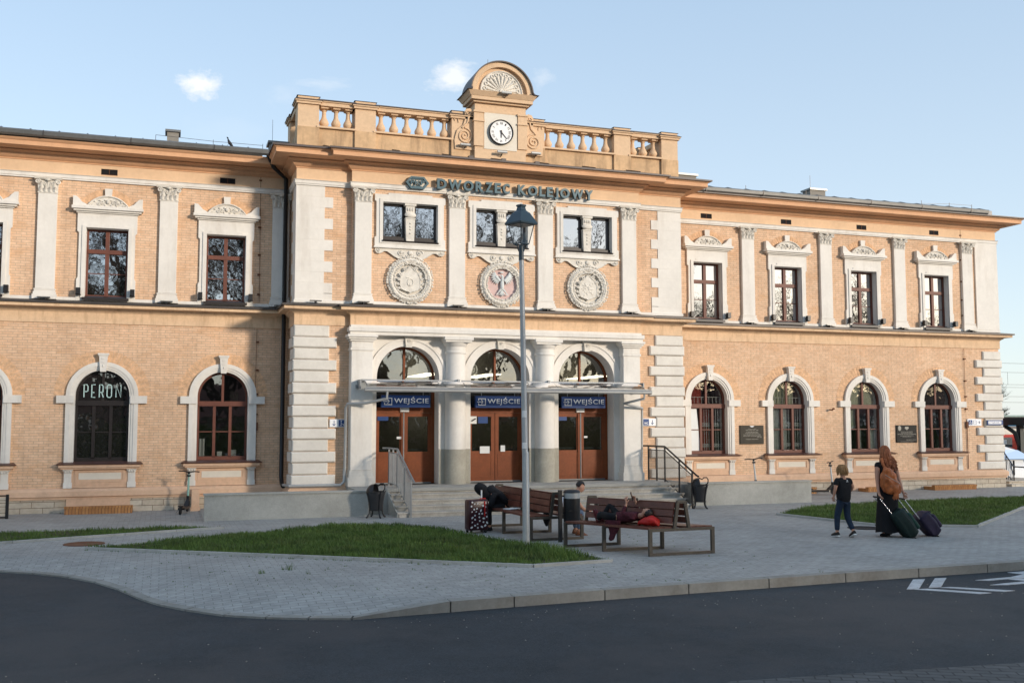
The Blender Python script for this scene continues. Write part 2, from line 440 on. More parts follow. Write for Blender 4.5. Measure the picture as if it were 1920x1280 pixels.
# ------------------------------------------------------------------ camera, sky, sun
cam = bpy.data.cameras.new('camera'); co = bpy.data.objects.new('camera', cam); C.objects.link(co)
fw = Vector((0.32342596, 0.94293112, 0.07922465)); rt = Vector((0.94592984, -0.32436974, -0.00100911)); up = Vector((-0.02474656, -0.07526733, 0.99685628))
co.matrix_world = Matrix(((rt.x, up.x, -fw.x, 0), (rt.y, up.y, -fw.y, -26.0), (rt.z, up.z, -fw.z, 2.1), (0, 0, 0, 1)))
cam.lens = 1900 / 1920 * 36; cam.sensor_width = 36; cam.clip_start = .1; cam.clip_end = 4000
scene.camera = co
SUN_EL, SUN_AZ = R(13), R(36)     # azimuth measured from -y (towards the viewer) round to +x
sd = Vector((math.sin(SUN_AZ) * math.cos(SUN_EL), -math.cos(SUN_AZ) * math.cos(SUN_EL), math.sin(SUN_EL)))
sl = bpy.data.lights.new('sun', 'SUN'); sl.energy = 1.4; sl.angle = R(6); sl.color = (1, .87, .72)
so = bpy.data.objects.new('sun', sl); C.objects.link(so); so.rotation_euler = sd.to_track_quat('Z', 'Y').to_euler(); so.location = sd * 60
w = bpy.data.worlds.new('World'); scene.world = w; w.use_nodes = True
nt = w.node_tree; nt.nodes.clear()
wo = nt.nodes.new('ShaderNodeOutputWorld'); bg = nt.nodes.new('ShaderNodeBackground'); bg.inputs[1].default_value = .142
sky = nt.nodes.new('ShaderNodeTexSky'); sky.sky_type = 'NISHITA'; sky.sun_disc = False
sky.sun_elevation = SUN_EL; sky.sun_rotation = math.atan2(sd.x, sd.y); sky.air_density = 1.0; sky.dust_density = .6; sky.ozone_density = 1.6; sky.altitude = 100
tc = nt.nodes.new('ShaderNodeTexCoord')
sx = nt.nodes.new('ShaderNodeSeparateXYZ'); nt.links.new(tc.outputs['Generated'], sx.inputs[0])
hz = ramp(nt, sx.outputs[2], 0, .42, 0, 1)
col = mixc(nt, .8, sky.outputs[0], mixc(nt, hz, (2.10, 2.34, 2.52), (1.30, 1.72, 2.22)))
SKYNODE = sky
def cloud(col, d, size, amt, seed, bright):
    d = Vector(d).normalized(); rgt = d.cross(Vector((0, 0, 1))).normalized(); upv = rgt.cross(d)
    sub = nt.nodes.new('ShaderNodeVectorMath'); sub.operation = 'SUBTRACT'; nt.links.new(tc.outputs['Generated'], sub.inputs[0]); sub.inputs[1].default_value = d
    def dot(v, s):
        n = nt.nodes.new('ShaderNodeVectorMath'); n.operation = 'DOT_PRODUCT'; nt.links.new(sub.outputs[0], n.inputs[0]); n.inputs[1].default_value = v / s; return n.outputs['Value']
    cb = nt.nodes.new('ShaderNodeCombineXYZ'); nt.links.new(dot(rgt, size[0]), cb.inputs[0]); nt.links.new(dot(upv, size[1]), cb.inputs[1])
    nt.links.new(dot(d, .08), cb.inputs[2])
    ns = nt.nodes.new('ShaderNodeTexNoise'); ns.inputs['Scale'].default_value = 1.5; ns.inputs['Detail'].default_value = 9; ns.inputs['Roughness'].default_value = .62
    ofs = nt.nodes.new('ShaderNodeVectorMath'); ofs.operation = 'ADD'; nt.links.new(cb.outputs[0], ofs.inputs[0]); ofs.inputs[1].default_value = (seed, seed * 2.3, 0)
    nt.links.new(ofs.outputs[0], ns.inputs['Vector'])
    ln = nt.nodes.new('ShaderNodeVectorMath'); ln.operation = 'LENGTH'; nt.links.new(cb.outputs[0], ln.inputs[0])
    m1 = nt.nodes.new('ShaderNodeMath'); m1.operation = 'MULTIPLY_ADD'; nt.links.new(ns.outputs[0], m1.inputs[0]); m1.inputs[1].default_value = 1.9; m1.inputs[2].default_value = -.95
    m2 = nt.nodes.new('ShaderNodeMath'); m2.operation = 'SUBTRACT'; m2.inputs[0].default_value = 1.0; nt.links.new(ln.outputs['Value'], m2.inputs[1])
    m3 = nt.nodes.new('ShaderNodeMath'); m3.operation = 'ADD'; nt.links.new(m1.outputs[0], m3.inputs[0]); nt.links.new(m2.outputs[0], m3.inputs[1])
    f = ramp(nt, m3.outputs[0], .12, .85, 0, amt)
    return mixc(nt, f, col, bright)
CL = (11.0, 11.6, 12.2)
CLOUDS = [((0.0241, 0.9508, 0.3088), (.024, .018), 1.0, 3.1), ((0.2533, 0.9102, 0.3275), (.034, .018), .85, 7.7), ((0.3346, 0.8838, 0.3269), (.013, .012), .25, 1.3),
          ((0.1364, 0.9385, 0.3171), (.03, .008), .22, 9.1), ((0.10, .945, .305), (.02, .014), .12, 4.4), ((.05, .955, .27), (.05, .02), .06, 2.2)]
mr = nt.nodes.new('ShaderNodeMix'); 
for d, s_, a_, sd_ in CLOUDS: col = cloud(col, d, s_, a_, sd_, (2.85, 2.9, 2.95))
nt.nodes.remove(mr)
nt.links.new(col, bg.inputs[0]); nt.links.new(bg.outputs[0], wo.inputs[0])
scene.view_settings.view_transform = 'Standard'; scene.view_settings.look = 'None'; scene.view_settings.gamma = 1; scene.view_settings.use_curve_mapping = False
scene.view_settings.exposure = 1.36
scene.render.engine = 'CYCLES'
scene.cycles.max_bounces = 7; scene.cycles.transparent_max_bounces = 12
scene.render.resolution_x = 1024; scene.render.resolution_y = 682
# ------------------------------------------------------------------ the station building
B = empty('station_building', (0, 0, 0), 0, 'two storey peach brick railway station with white quoins, clock gable and balustrade', 'railway station')
PATH = [(-9, 0), (2.95, 0), (2.95, -1.3), (4.28, -1.3), (4.28, -1.45), (12.02, -1.45), (12.02, -1.3), (13.37, -1.3), (13.37, 0), (25.67, 0), (25.67, 13)]
AL = [-4.125, -1.385, 1.375]; AR = [14.95, 17.685, 20.42, 23.20]      # window axes
HW, ZS = .605, 2.74
def wall(name, x0, x1, low, upw):
    holes = [arched(c, HW, 1.17, ZS) for c in low] + [rect(c - .475, c + .475, 5.07, 6.75) for c in upw]
    mb = MB(); mb.plate(rect(x0, x1, .30, 8.5), holes, 0, .32); mb.build(name, 'facade_brick', B, 0)
wall('brick_wall', -9, 2.95, AL, AL)
wall('brick_wall', 13.37, 25.66, AR, AR)
mb = MB()
mb.plate(rect(2.95, 4.29, .4, 8.5), [], -1.3, -1.0); mb.plate(rect(12.01, 13.37, .4, 8.5), [], -1.3, -1.0)
mb.plate(rect(4.28, 12.02, 4.3, 8.5), [rect(c - .70, c + .70, 6.58, 7.55) for c in (5.72, 8.13, 10.52)], -1.45, -1.1)
mb.box(2.951, 3.2, -1.02, .1, .4, 8.5); mb.box(13.1, 13.369, -1.02, .1, .4, 8.5)
mb.build('brick_wall', 'facade_brick', B, 0)
mb = MB(); mb.box(25.36, 25.66, .33, 13, .3, 8.5); mb.box(-9, 25.66, 12.7, 13, .3, 8.5); mb.build('brick_wall', 'facade_brick', B, 0)
# interior so that the glass looks into real rooms
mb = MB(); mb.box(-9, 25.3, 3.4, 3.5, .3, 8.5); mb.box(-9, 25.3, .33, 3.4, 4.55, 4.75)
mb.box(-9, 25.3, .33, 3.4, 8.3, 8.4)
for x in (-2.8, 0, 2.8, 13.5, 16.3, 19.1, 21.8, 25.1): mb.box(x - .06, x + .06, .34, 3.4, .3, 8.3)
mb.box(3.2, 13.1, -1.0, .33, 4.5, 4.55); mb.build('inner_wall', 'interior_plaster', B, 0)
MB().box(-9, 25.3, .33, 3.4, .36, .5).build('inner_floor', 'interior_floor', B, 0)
for c in (7.0, 8.72, 12.05):
    MB().box(c - .22, c + .22, 1.0, 3.3, 3.42, 3.45).build('ceiling_light', 'lit_panel', B, 0)
# stone base course with rendered piers, moulded plinth
sweep([(-9, 0), (2.95, 0), (2.95, -1.3), (4.28, -1.3)], [(0, 0), (.05, 0), (.05, .31), (0, .31)]).build('stone_base', 'base_stone', B, 0)
sweep([(12.02, -1.3), (13.37, -1.3), (13.37, 0), (25.67, 0), (25.67, 13)], [(0, -.05), (.05, -.05), (.05, .31), (0, .31)]).build('stone_base', 'base_stone', B, 0)
for pth in ([(-9, 0), (2.95, 0), (2.95, -1.3), (4.24, -1.3)], [(12.03, -1.3), (13.37, -1.3), (13.37, 0), (25.67, 0), (25.67, 13)]):
    sweep(pth, [(0, .31), (.075, .31), (.085, .36), (.12, .38), (.12, .50), (.10, .52), (.06, .56), (0, .57)]).build('plinth_moulding', 'plinth_plaster', B, 25)
for x in (-1.385, 1.9, 20.5): MB().box(x - .72, x + .68, -.072, 0, -.02, .312).build('rendered_panel', 'plinth_plaster', B, 0)
sweep(PATH, [(0, 4.45), (.03, 4.45), (.03, 4.70), (.06, 4.74), (.11, 4.77), (.13, 4.80), (.30, 4.81), (.30, 4.905), (0, 4.95)]).build('string_course', 'string_plaster', B, 25)
sweep(PATH, [(0, 4.96), (.325, 4.91), (.325, 4.885), (.35, 4.885), (.35, 4.93), (.0, 4.985)]).build('string_flashing', 'flashing', B, 0)
sweep(PATH, [(0, 4.985), (.055, 4.985), (.055, 5.045), (.04, 5.06), (0, 5.06)]).build('base_band', 'white_trim', B, 0)
sweep(PATH, [(0, 7.87), (.05, 7.87), (.05, 7.90), (.065, 7.91), (.065, 7.975), (.09, 8.0), (0, 8.0)]).build('architrave_band', 'white_trim', B, 25)
def frieze():
    for x0, x1, y, vs in ((-9, 2.95, 0, AL), (13.37, 25.67, 0, AR)):
        mb = MB(); mb.plate(rect(x0, x1, 8.0, 8.285), [rect(c - .185, c + .185, 8.055, 8.20) for c in vs], y - .03, y - .002)
        mb.build('frieze', 'peach_plaster', B, 0)
        for c in vs:
            v = MB().box(c - .19, c + .19, y - .025, y - .004, 8.05, 8.205).build('vent', 'black_fabric', B, 0)
            m2 = MB(); m2.bar((c - .18, y - .03, 8.06), (c + .18, y - .03, 8.06), .012); m2.bar((c, y - .03, 8.055), (c, y - .03, 8.20), .012)
            m2.build('vent_grille', 'ladder_brown', v, 0)
    sweep([(2.95, .0), (2.95, -1.3), (4.28, -1.3), (4.28, -1.45), (12.02, -1.45), (12.02, -1.3), (13.37, -1.3), (13.37, 0)], [(0, 8.0), (.03, 8.0), (.03, 8.285), (0, 8.285)]).build('frieze', 'peach_plaster', B, 0)
frieze()
sweep(PATH, [(0, 8.285), (.05, 8.285), (.05, 8.31), (.09, 8.33), (.12, 8.36), (.135, 8.42), (.2, 8.455), (.25, 8.46), (.25, 8.49), (.55, 8.50), (.58, 8.505), (.58, 8.60), (.62, 8.63), (.64, 8.665), (0, 8.67)]).build('cornice', 'cornice_plaster', B, 25)
# roofs
sweep([(2.95, 3), (2.95, -1.3), (4.28, -1.3), (4.28, -1.45), (12.02, -1.45), (12.02, -1.3), (13.37, -1.3), (13.37, 3)], [(.66, 8.645), (.675, 8.645), (.675, 8.685), (-.25, 8.95), (-.3, 8.93), (.6, 8.672)]).build('canted_roof', 'roof_sheet', B, 0)
for x in (3.6, 5.3, 6.6, 7.9, 9.2, 10.5, 11.8, 12.6):
    y = -1.45 if 4.28 <= x < 12.02 else -1.3
    MB().bar((x, y - .66, 8.70), (x, y + .2, 8.95), .025, .03).build('roof_seam', 'roof_sheet', B, 0)
for x in (7.25, 8.13, 9.05): MB().box(x - .06, x + .06, -1.68, -1.52, 8.76, 8.86).build('roof_bracket', 'roof_sheet', B, 0)
for x0, x1, gx0, gx1 in ((-9, 2.31, -9, 2.30), (14.02, 25.0, 14.03, 24.75)):
    mb = MB(); mb.add([(x0, -.63, 8.70), (x1, -.63, 8.70), (x1, -.63, 8.83), (x0, -.63, 8.83), (x0, -.25, 8.965), (x1, -.25, 8.965), (x1 - .6 if x1 > 20 else x1, 6, 9.75), (x0, 6, 9.75), (x0, 12, 8.9), (x1, 12, 8.9)],
        [(0, 1, 2, 3), (3, 2, 5, 4), (4, 5, 6, 7), (7, 6, 9, 8)])
    r_ = mb.build('wing_roof', 'wing_roof_sheet', B, 0)
    mb = MB()
    x = x0 + .3
    while x < x1: mb.bar((x, -.62, 8.845), (x, -.25, 8.975), .02, .02); mb.bar((x, -.25, 8.975), (x, 5.9, 9.76), .02, .02); x += .62
    mb.build('standing_seam', 'wing_roof_sheet', r_, 0)
    g = MB(); pr = [(.62, 8.70), (.70, 8.685), (.76, 8.72), (.775, 8.80), (.765, 8.825), (.745, 8.825), (.745, 8.79), (.70, 8.72), (.63, 8.73)]
    vs = [(gx0, -d, z) for d, z in pr] + [(gx1, -d, z) for d, z in pr]; k = len(pr)
    g.add(vs, [(i, (i + 1) % k, (i + 1) % k + k, i + k) for i in range(k)] + [tuple(range(k)), tuple(range(k, 2 * k))])
    x = gx0 + .5
    g2 = MB()
    while x < gx1: g2.box(x, x + .02, -.78, -.62, 8.69, 8.83); x += 1.9
    g = g.build('gutter', 'gutter_metal', B, 25); g2.build('gutter_clip', 'flashing', g, 0)
sweep([(13.37, 0), (25.67, 0), (25.67, 13)], [(.6, 8.67), (.69, 8.655), (.69, 8.69), (-.1, 8.76), (-.1, 8.70)]).build('edge_flashing', 'flashing', B, 0)
def chimney(x0, x1, y, z0, z1):
    c = MB().box(x0, x1, y, y + .45, z0, z1 - .06).build('chimney', 'house_plaster', B, 0)
    MB().box(x0 - .05, x1 + .05, y - .05, y + .5, z1 - .06, z1).build('chimney_cap', 'gutter_metal', c, 0)
chimney(-.1, .207, 3, 9.2, 10.15); chimney(2.45, 2.9, .6, 8.95, 9.42); chimney(14.5, 15.1, .8, 8.95, 9.58); chimney(20.75, 21.35, 3, 9.2, 10.07)
mb = MB()
for x in (-.35, 1.0, 2.2, 16.2, 18.3, 22.6, 23.7, 24.6):
    mb.tube([(x, -.2, 8.95), (x, -.2, 9.10)], .008, 4)
mb.tube([(-.35, -.2, 9.10), (1.0, -.2, 9.06), (2.2, -.2, 9.06)], .006, 4); mb.tube([(22.6, -.2, 9.0), (23.7, -.2, 9.06), (24.6, -.2, 9.07)], .006, 4)
mb.tube([(2.55, 1, 8.9), (2.55, 1, 10.1)], .006, 4); mb.tube([(20.6, 2.8, 9.6), (20.6, 2.8, 10.45)], .006, 4); mb.tube([(8.0, -.7, 11.4), (8.0, -.7, 11.8)], .006, 4)
mb.build('lightning_wire', 'flashing', B, 0)

# --- pilasters with leafy capitals
def crumple(o, freq, amp, cuts=2):
    bm = bmesh.new(); bm.from_mesh(o.data); bmesh.ops.subdivide_edges(bm, edges=bm.edges, cuts=cuts, use_grid_fill=True, smooth=.6)
    bm.normal_update()
    for v in bm.verts:
        k = noise.noise(v.co * freq) + .5 * noise.noise(v.co * freq * 2.3) - .8 * abs(noise.noise(v.co * freq * 1.5 + Vector((5, 3, 1)))); v.co += v.normal * k * amp
    bm.to_mesh(o.data); bm.free()
    for p in o.data.polygons: p.use_smooth = True
def capital_mesh(w, d, h):
    """bell, two rows of leaves, corner volutes and abacus; x centred, y from 0 to -d, z 0..h"""
    mb = MB(); hw = w / 2
    mb.hexa([(-hw, -d, 0), (hw, -d, 0), (hw, 0, 0), (-hw, 0, 0)], [(-hw - .02, -d - .02, h * .86), (hw + .02, -d - .02, h * .86), (hw + .02, 0, h * .86), (-hw - .02, 0, h * .86)])
    mb.box(-hw - .085, hw + .085, -d - .085, 0, h * .88, h * .94); mb.box(-hw - .10, hw + .10, -d - .10, 0, h * .94, h)
    mb.box(-hw - .012, hw + .012, -d - .012, 0, 0, .025)
    def leaf(x, z0, hh, ww):
        pts = []
        for i in range(6):
            t = i / 5; yy = -d - .012 - .075 * t ** 2.4; zz = z0 + hh * (t if t < .9 else .86); k = ww * math.sin(PI * (.25 + .68 * t)) * .5
            pts.append([(x - k, yy, zz), (x, yy - .022, zz), (x + k, yy, zz)])
        for a, b in zip(pts, pts[1:]): mb.add(a + b, [(0, 1, 4, 3), (1, 2, 5, 4)])
    for i in range(4): leaf(-hw + w * (i + .5) / 4, .02, h * .36, w * .24)
    for i in range(3): leaf(-hw + w * (i + .5) / 3, .10, h * .50, w * .26)
    for sx in (-1, 1):
        mb.tube(spiral(sx * (hw + .015), h * .74, .062, 1.6, -d - .055, PI / 2, sx, 16), [.017] * 17, 5)
        mb.tube([(sx * .03, -d - .03, h * .35), (sx * hw * .6, -d - .05, h * .7), (sx * (hw - .01), -d - .06, h * .86)], [.012, .014, .02], 5)
        mb.tube([(sx * .02, -d - .03, h * .3), (sx * .05, -d - .05, h * .6), (sx * .085, -d - .06, h * .66), (sx * .05, -d - .06, h * .70)], .012, 5)
        mb.ball((sx * .05, -d - .05, h * .85), (.03, .02, .02), 6, 4)
    mb.ball((0, -d - .07, h * .86), (.045, .03, .04), 7, 5)
    return mb.mesh('capital', 'relief_plaster', 40)
def pilaster(x, y, w=.42, d=.085, cap=None, z1=7.87):
    mb = MB(); hw = w / 2
    mb.bbox(x - hw, x + hw, y - d, y, 5.24, z1 - .36, .006)
    o = mb.build('pilaster', 'white_trim', B, 0)
    b = MB(); b.box(x - hw - .055, x + hw + .055, y - d - .055, y, 4.99, 5.10); b.box(x - hw - .035, x + hw + .035, y - d - .035, y, 5.10, 5.165); b.box(x - hw - .015, x + hw + .015, y - d - .015, y, 5.165, 5.205); b.box(x - hw - .025, x + hw + .025, y - d - .025, y, 5.205, 5.235)
    b.build('pilaster_base', 'white_trim', o, 0)
    c = link('capital', cap, o); c.location = (x, y, z1 - .36)
    return o
CAPM = capital_mesh(.42, .085, .36)
for x in (-5.47, -2.72, 0, 2.70): pilaster(x, 0, cap=CAPM)
for x in (16.31, 19.05, 21.79, 24.45): pilaster(x, 0, cap=CAPM)
for x in (4.535, 6.93, 9.325, 11.73): pilaster(x, -1.45, cap=CAPM)
# right upper corner pier and quoins
mb = MB(); mb.box(24.80, 25.70, -.05, .35, 5.06, 7.87); mb.box(25.6, 25.70, .35, 1.4, 5.06, 7.87)
mb.build('corner_pier', 'white_trim', B, 0)
def upper_quoins(x_out, x_in, x_tooth, sgn):
    mb = MB(); y = -1.3 - .02
    mb.box(x_out, x_in, y, -1.29, 5.06, 7.87)
    for k in range(5):
        zt = 7.605 - .53 * k; mb.box(x_in, x_tooth, y, -1.29, zt - .262, zt)
    mb.box(x_in, x_tooth, y, -1.29, 5.06, 5.235)
    s_ = -1 if sgn < 0 else 1
    mb.box(x_out, x_out + s_ * .02, y, -.75, 5.06, 7.87)
    for k in range(5):
        zt = 7.605 - .53 * k; mb.box(x_out, x_out + s_ * .02, -.75, -.55, zt - .262, zt)
    o = mb.build('quoins', 'white_trim', B, 0)
    g = MB(); z = 7.605 + .265
    while z > 5.1:
        g.box(min(x_out, x_in) + .01, max(x_out, x_in) - .01, y - .002, y + .002, z - .004, z + .004); z -= .265
    g.build('quoin_joint', 'white_stone', o, 0)
upper_quoins(2.94, 3.615, 3.82, -1); upper_quoins(13.38, 12.69, 12.49, 1)
def rusticated(x_out, xn, xw, y, z0, z1, n, sgn, ret=.75):
    mb = MB(); h = (z1 - z0) / n
    for k in range(n):
        wide = (k % 2 == 1) if n % 2 == 0 else (k % 2 == 0)
        wide = ((n - 1 - k) % 2 == 1)
        a, b = z0 + k * h + (.012 if wide else .0), z0 + (k + 1) * h - (.012 if wide else 0)
        pr = .085 if wide else .06; xo = x_out + sgn * (pr)
        xi = xw if wide else xn
        c = .028
        x0, x1 = min(xo, xi), max(xo, xi)
        mb.bbox(x0, x1, y - pr, y + .02, a, b, c)
        # return along the side
        M = Matrix.Translation((x_out, 0, 0)) @ Matrix.Rotation(sgn * PI / 2, 4, 'Z') if False else None
        rx0, rx1 = (x_out - pr, x_out) if sgn < 0 else (x_out, x_out + pr)
        mb.hexa([(rx0, y - pr + .03, a + c * .6), (rx1, y - pr + .03, a), (rx1, y + ret - (.12 if not wide else 0), a), (rx0, y + ret - (.12 if not wide else 0), a + c * .6)],
                [(rx0, y - pr + .03, b - c * .6), (rx1, y - pr + .03, b), (rx1, y + ret - (.12 if not wide else 0), b), (rx0, y + ret - (.12 if not wide else 0), b - c * .6)])
    return mb.build('rusticated_quoins', 'white_stone', B, 0)
rusticated(2.97, 3.765, 3.945, -1.3, .58, 4.44, 14, -1); rusticated(13.35, 12.565, 12.385, -1.3, .58, 4.44, 14, 1); rusticated(25.64, 24.97, 24.66, 0, .57, 4.36, 14, 1)

# --- windows
def arch_ring(mb, ro, ri, z0, zs, y0, y1, n=22):
    """archivolt with legs, as quads"""
    def path(r): return [(-r, z0)] + [(-r, zs)] + [(r * math.cos(a), zs + r * math.sin(a)) for a in [PI - PI * i / n for i in range(1, n)]] + [(r, zs), (r, z0)]
    A, I = path(ro), path(ri); k = len(A)
    vs = [(x, y0, z) for x, z in A] + [(x, y0, z) for x, z in I] + [(x, y1, z) for x, z in A] + [(x, y1, z) for x, z in I]; fs = []
    for i in range(k - 1):
        fs += [(i, i + 1, i + 1 + k, i + k), (i, i + 2 * k, i + 1 + 2 * k, i + 1), (i + k, i + 1 + k, i + 1 + 3 * k, i + 3 * k), (i + 2 * k, i + 3 * k, i + 1 + 3 * k, i + 1 + 2 * k)]
    fs += [(0, k, 3 * k, 2 * k), (k - 1, 3 * k - 1, 4 * k - 1, 2 * k - 1)]
    mb.add(vs, fs)
def arched_window(kind, wood, lun, low):
    mb = MB()
    arch_ring(mb, .80, .70, 1.17, ZS, -.075, .02); arch_ring(mb, .715, .645, 1.17, ZS, -.055, .02); arch_ring(mb, .65, .60, 1.17, ZS, -.035, .20)
    for s in (-1, 1):
        mb.box(s * .62, s * 1.0, -.10, .02, 2.555, 2.735)
    o = mb.build('arched_window', 'white_trim', B, 30)
    fr = MB(); arch_ring(fr, .612, .545, 1.20, ZS, .14, .22, 20)
    fr.box(-.6, .6, .10, .22, 2.50, 2.62); fr.box(-.6, .6, .13, .215, 1.17, 1.27)
    fr.box(-.03, .03, .15, .21, 2.62, 3.34)
    for x in (-.19, .19): fr.box(x - .035, x + .035, .13, .21, 1.25, 2.5)
    fr.box(-.58, .58, .155, .195, 1.86, 1.885)
    fr.build('window_frame', wood, o, 30)
    MB().plate(arched(0, .57, 2.6, ZS, 16), [], .175, .185).build('lunette_pane', lun, o, 0)
    MB().box(-.57, .57, .175, .185, 1.2, 2.52).build('window_pane', low, o, 0)
    sl = MB(); sl.hexa([(-.64, -.01, 1.09), (.64, -.01, 1.09), (.64, .15, 1.14), (-.64, .15, 1.14)], [(-.64, -.02, 1.14), (.64, -.02, 1.14), (.64, .15, 1.19), (-.64, .15, 1.19)])
    sl.hexa([(-.95, -.22, 1.115), (.95, -.22, 1.115), (.95, 0, 1.115), (-.95, 0, 1.115)], [(-.95, -.23, 1.135), (.95, -.23, 1.135), (.88, 0, 1.18), (-.88, 0, 1.18)])
    sl.build('window_sill', 'sill_metal', o, 0)
    k = MB(); k.plate([(-.065, 3.30), (.065, 3.30), (.098, 3.70), (-.098, 3.70)], [], -.14, 0); k.box(-.125, .125, -.16, 0, 3.70, 3.74); k.box(-.108, .108, -.15, 0, 3.67, 3.70)
    k.box(-.03, .03, -.16, -.13, 3.60, 3.625); k.box(-.04, .04, -.155, -.13, 3.52, 3.54); k.ball((0, -.145, 3.44), (.02, .02, .035), 6, 4)
    k.build('keystone', 'white_trim', o, 20)
    a = MB(); nb = 30
    for i in range(nb):
        t0, t1 = PI * i / nb + .009, PI * (i + 1) / nb - .009
        P = [(r * math.cos(t), ZS + r * math.sin(t)) for r, t in ((.80, t0), (1.07, t0), (1.07, t1), (.80, t1))]
        a.plate(P, [], -.006, .004, back=False)
    a.build('brick_arch', 'arch_brick', o, 0)
    p = MB(); p.box(-.90, .90, -.19, 0, 1.05, 1.113); p.box(-.86, .86, -.15, 0, 1.01, 1.05); p.box(-.80, .80, -.05, 0, .57, 1.01)
    p.plate(rect(-.55, .55, .70, .98), [rect(-.50, .50, .745, .94)], -.065, -.045); p.box(-.82, .82, -.062, 0, .575, .60); p.box(-.82, .82, -.06, 0, .64, .655)
    p.build('apron', 'plinth_plaster', o, 0)
    MB().box(-.465, .465, -.056, -.045, .765, .92).build('apron_panel', 'cream_panel', o, 0)
    for s in (-1, 1):
        q = MB(); c = s * .70
        q.box(c - .095, c + .095, -.085, 0, .57, .70); q.box(c - .08, c + .08, -.075, 0, .70, .93); q.box(c - .11, c + .11, -.115, 0, .975, 1.01); q.box(c - .09, c + .09, -.095, 0, .93, .975)
        for j in (-1, 0, 1): q.ball((c + j * .06, -.105, .955), (.022, .02, .022), 6, 4); q.box(c + j * .045 - .006, c + j * .045 + .006, -.082, -.07, .72, .91)
        q.build('apron_pilaster', 'white_trim', o, 30)
    return o
wL = arched_window('left', 'dark_window_wood', 'lunette_glass', 'dark_glass')
wR = arched_window('right', 'window_wood', 'arch_glass', 'lower_glass')
left_w = [wL, copy_tree(wL), copy_tree(wL)]; right_w = [wR] + [copy_tree(wR) for _ in range(3)]
for o, x in zip(left_w, AL): o.location = (x, 0, 0)
for o, x in zip(right_w, AR): o.location = (x, 0, 0)
def setpane(o, **kw):
    for c in kids(o):
        b = c.name.split('.')[0]
        if b in kw: c.data = c.data.copy(); c.data.materials[0] = MATS[kw[b]]
setpane(left_w[1], lunette_pane='dark_glass', window_pane='dark_glass'); setpane(left_w[0], window_frame='window_wood')
setpane(left_w[2], window_frame='window_wood', window_pane='lower_glass')
setpane(right_w[3], lunette_pane='dark_glass')
def curtain(o, mat, x0, x1, z0, z1, y=.25, folds=9, amp=.022, name='curtain'):
    mb = MB(); n = folds * 4; vs = []
    for i in range(n + 1):
        x = x0 + (x1 - x0) * i / n; yy = y + amp * math.sin(i / n * folds * 2 * PI)
        vs += [(x, yy, z0), (x, yy, z1)]
    mb.add(vs, [(2 * i, 2 * i + 2, 2 * i + 3, 2 * i + 1) for i in range(n)]); return mb.build(name, mat, o, 60)
def bars(o, x0, x1):
    mb = MB(); n = int((x1 - x0) / .075)
    for i in range(n + 1): x = x0 + (x1 - x0) * i / n; mb.tube([(x, .205, 1.28), (x, .205, 2.48)], .008, 4)
    for z in (1.42, 2.02):
        for i in range(n): x = x0 + (x1 - x0) * (i + .5) / n; mb.tube([(x + .028 * math.cos(a), .205, z + .028 * math.sin(a)) for a in [PI * k / 4 for k in range(8)]], .006, 4, closed=True)
        mb.bar((x0, .207, z - .04), (x1, .207, z - .04), .01); mb.bar((x0, .207, z + .04), (x1, .207, z + .04), .01)
    for x in range(9): mb.tube([(-.48 + x * .12, .207, 2.64), (-.48 + x * .12, .207, 2.82)], .007, 4)
    mb.bar((-.5, .207, 2.82), (.5, .207, 2.82), .012)
    mb.build('window_bars', 'paper', o, 0)
curtain(right_w[0], 'red_curtain', -.20, .24, 1.25, 2.5); bars(right_w[0], -.2, .56); curtain(right_w[0], 'red_curtain', -.5, -.1, 2.62, 3.3, .27, 6)
m = MB(); m.add([(-.55, .17, 1.25), (-.20, .17, 1.25), (-.31, .17, 2.48), (-.55, .17, 2.48)], [(0, 1, 2, 3)]); m.build('open_sash', 'paper', right_w[0], 0)
curtain(right_w[1], 'curtain_cloth', -.55, .02, 1.25, 2.5, folds=7); bars(right_w[1], -.55, .56); curtain(right_w[1], 'green_blind', -.55, .3, 2.62, 3.3, .27, 8)
curtain(right_w[2], 'green_blind', -.55, .55, 2.62, 3.33, .24, 3, .004, name='blind'); curtain(right_w[2], 'green_blind', -.55, -.22, 1.9, 2.5, .24, 2, .004, name='blind')
curtain(right_w[2], 'curtain_cloth', -.12, -.02, 1.25, 1.9, .25, 2); curtain(right_w[2], 'curtain_cloth', .25, .5, 1.25, 1.9, .25, 3)
curtain(left_w[2], 'paper', -.52, -.40, 1.27, 1.7, .34, 1, name='paper_stack')
m = MB(); m.box(-.1, .02, .3, .36, 1.27, 1.38); m.box(.2, .36, .3, .34, 1.27, 1.42); m.box(.1, .15, .3, .35, 1.27, 1.33); m.build('desk_items', 'paper', left_w[2], 0)
# PERON lettering in the lunette of the second window from the left
pw = left_w[1]
mb = MB(); zb, zt, y = 2.70, 3.0, .135
def stroke(pts, closed=False): mb.tube([(x, y, z) for x, z in pts], .016, 4, closed=closed)
def L(x): return [(x, zb), (x, zt)]
h = zt - zb
stroke([(-.42, zb), (-.42, zt), (-.36, zt), (-.335, zt - .04), (-.335, zb + h * .5), (-.36, zb + h * .45), (-.42, zb + h * .45)])
stroke([(-.17, zt), (-.25, zt), (-.25, zb), (-.17, zb)]); stroke([(-.25, zb + h * .38), (-.19, zb + h * .38)])
stroke([(-.08, zb), (-.08, zt), (-.02, zt), (.0, zt - .04), (.0, zb + h * .45), (-.02, zb + h * .40), (-.08, zb + h * .40)]); stroke([(-.03, zb + h * .4), (.01, zb)])
stroke([(.09, zb + .03), (.09, zt - .03), (.12, zt), (.16, zt), (.19, zt - .03), (.19, zb + .03), (.16, zb), (.12, zb)], True)
stroke([(.29, zb), (.29, zt), (.40, zb), (.40, zt)])
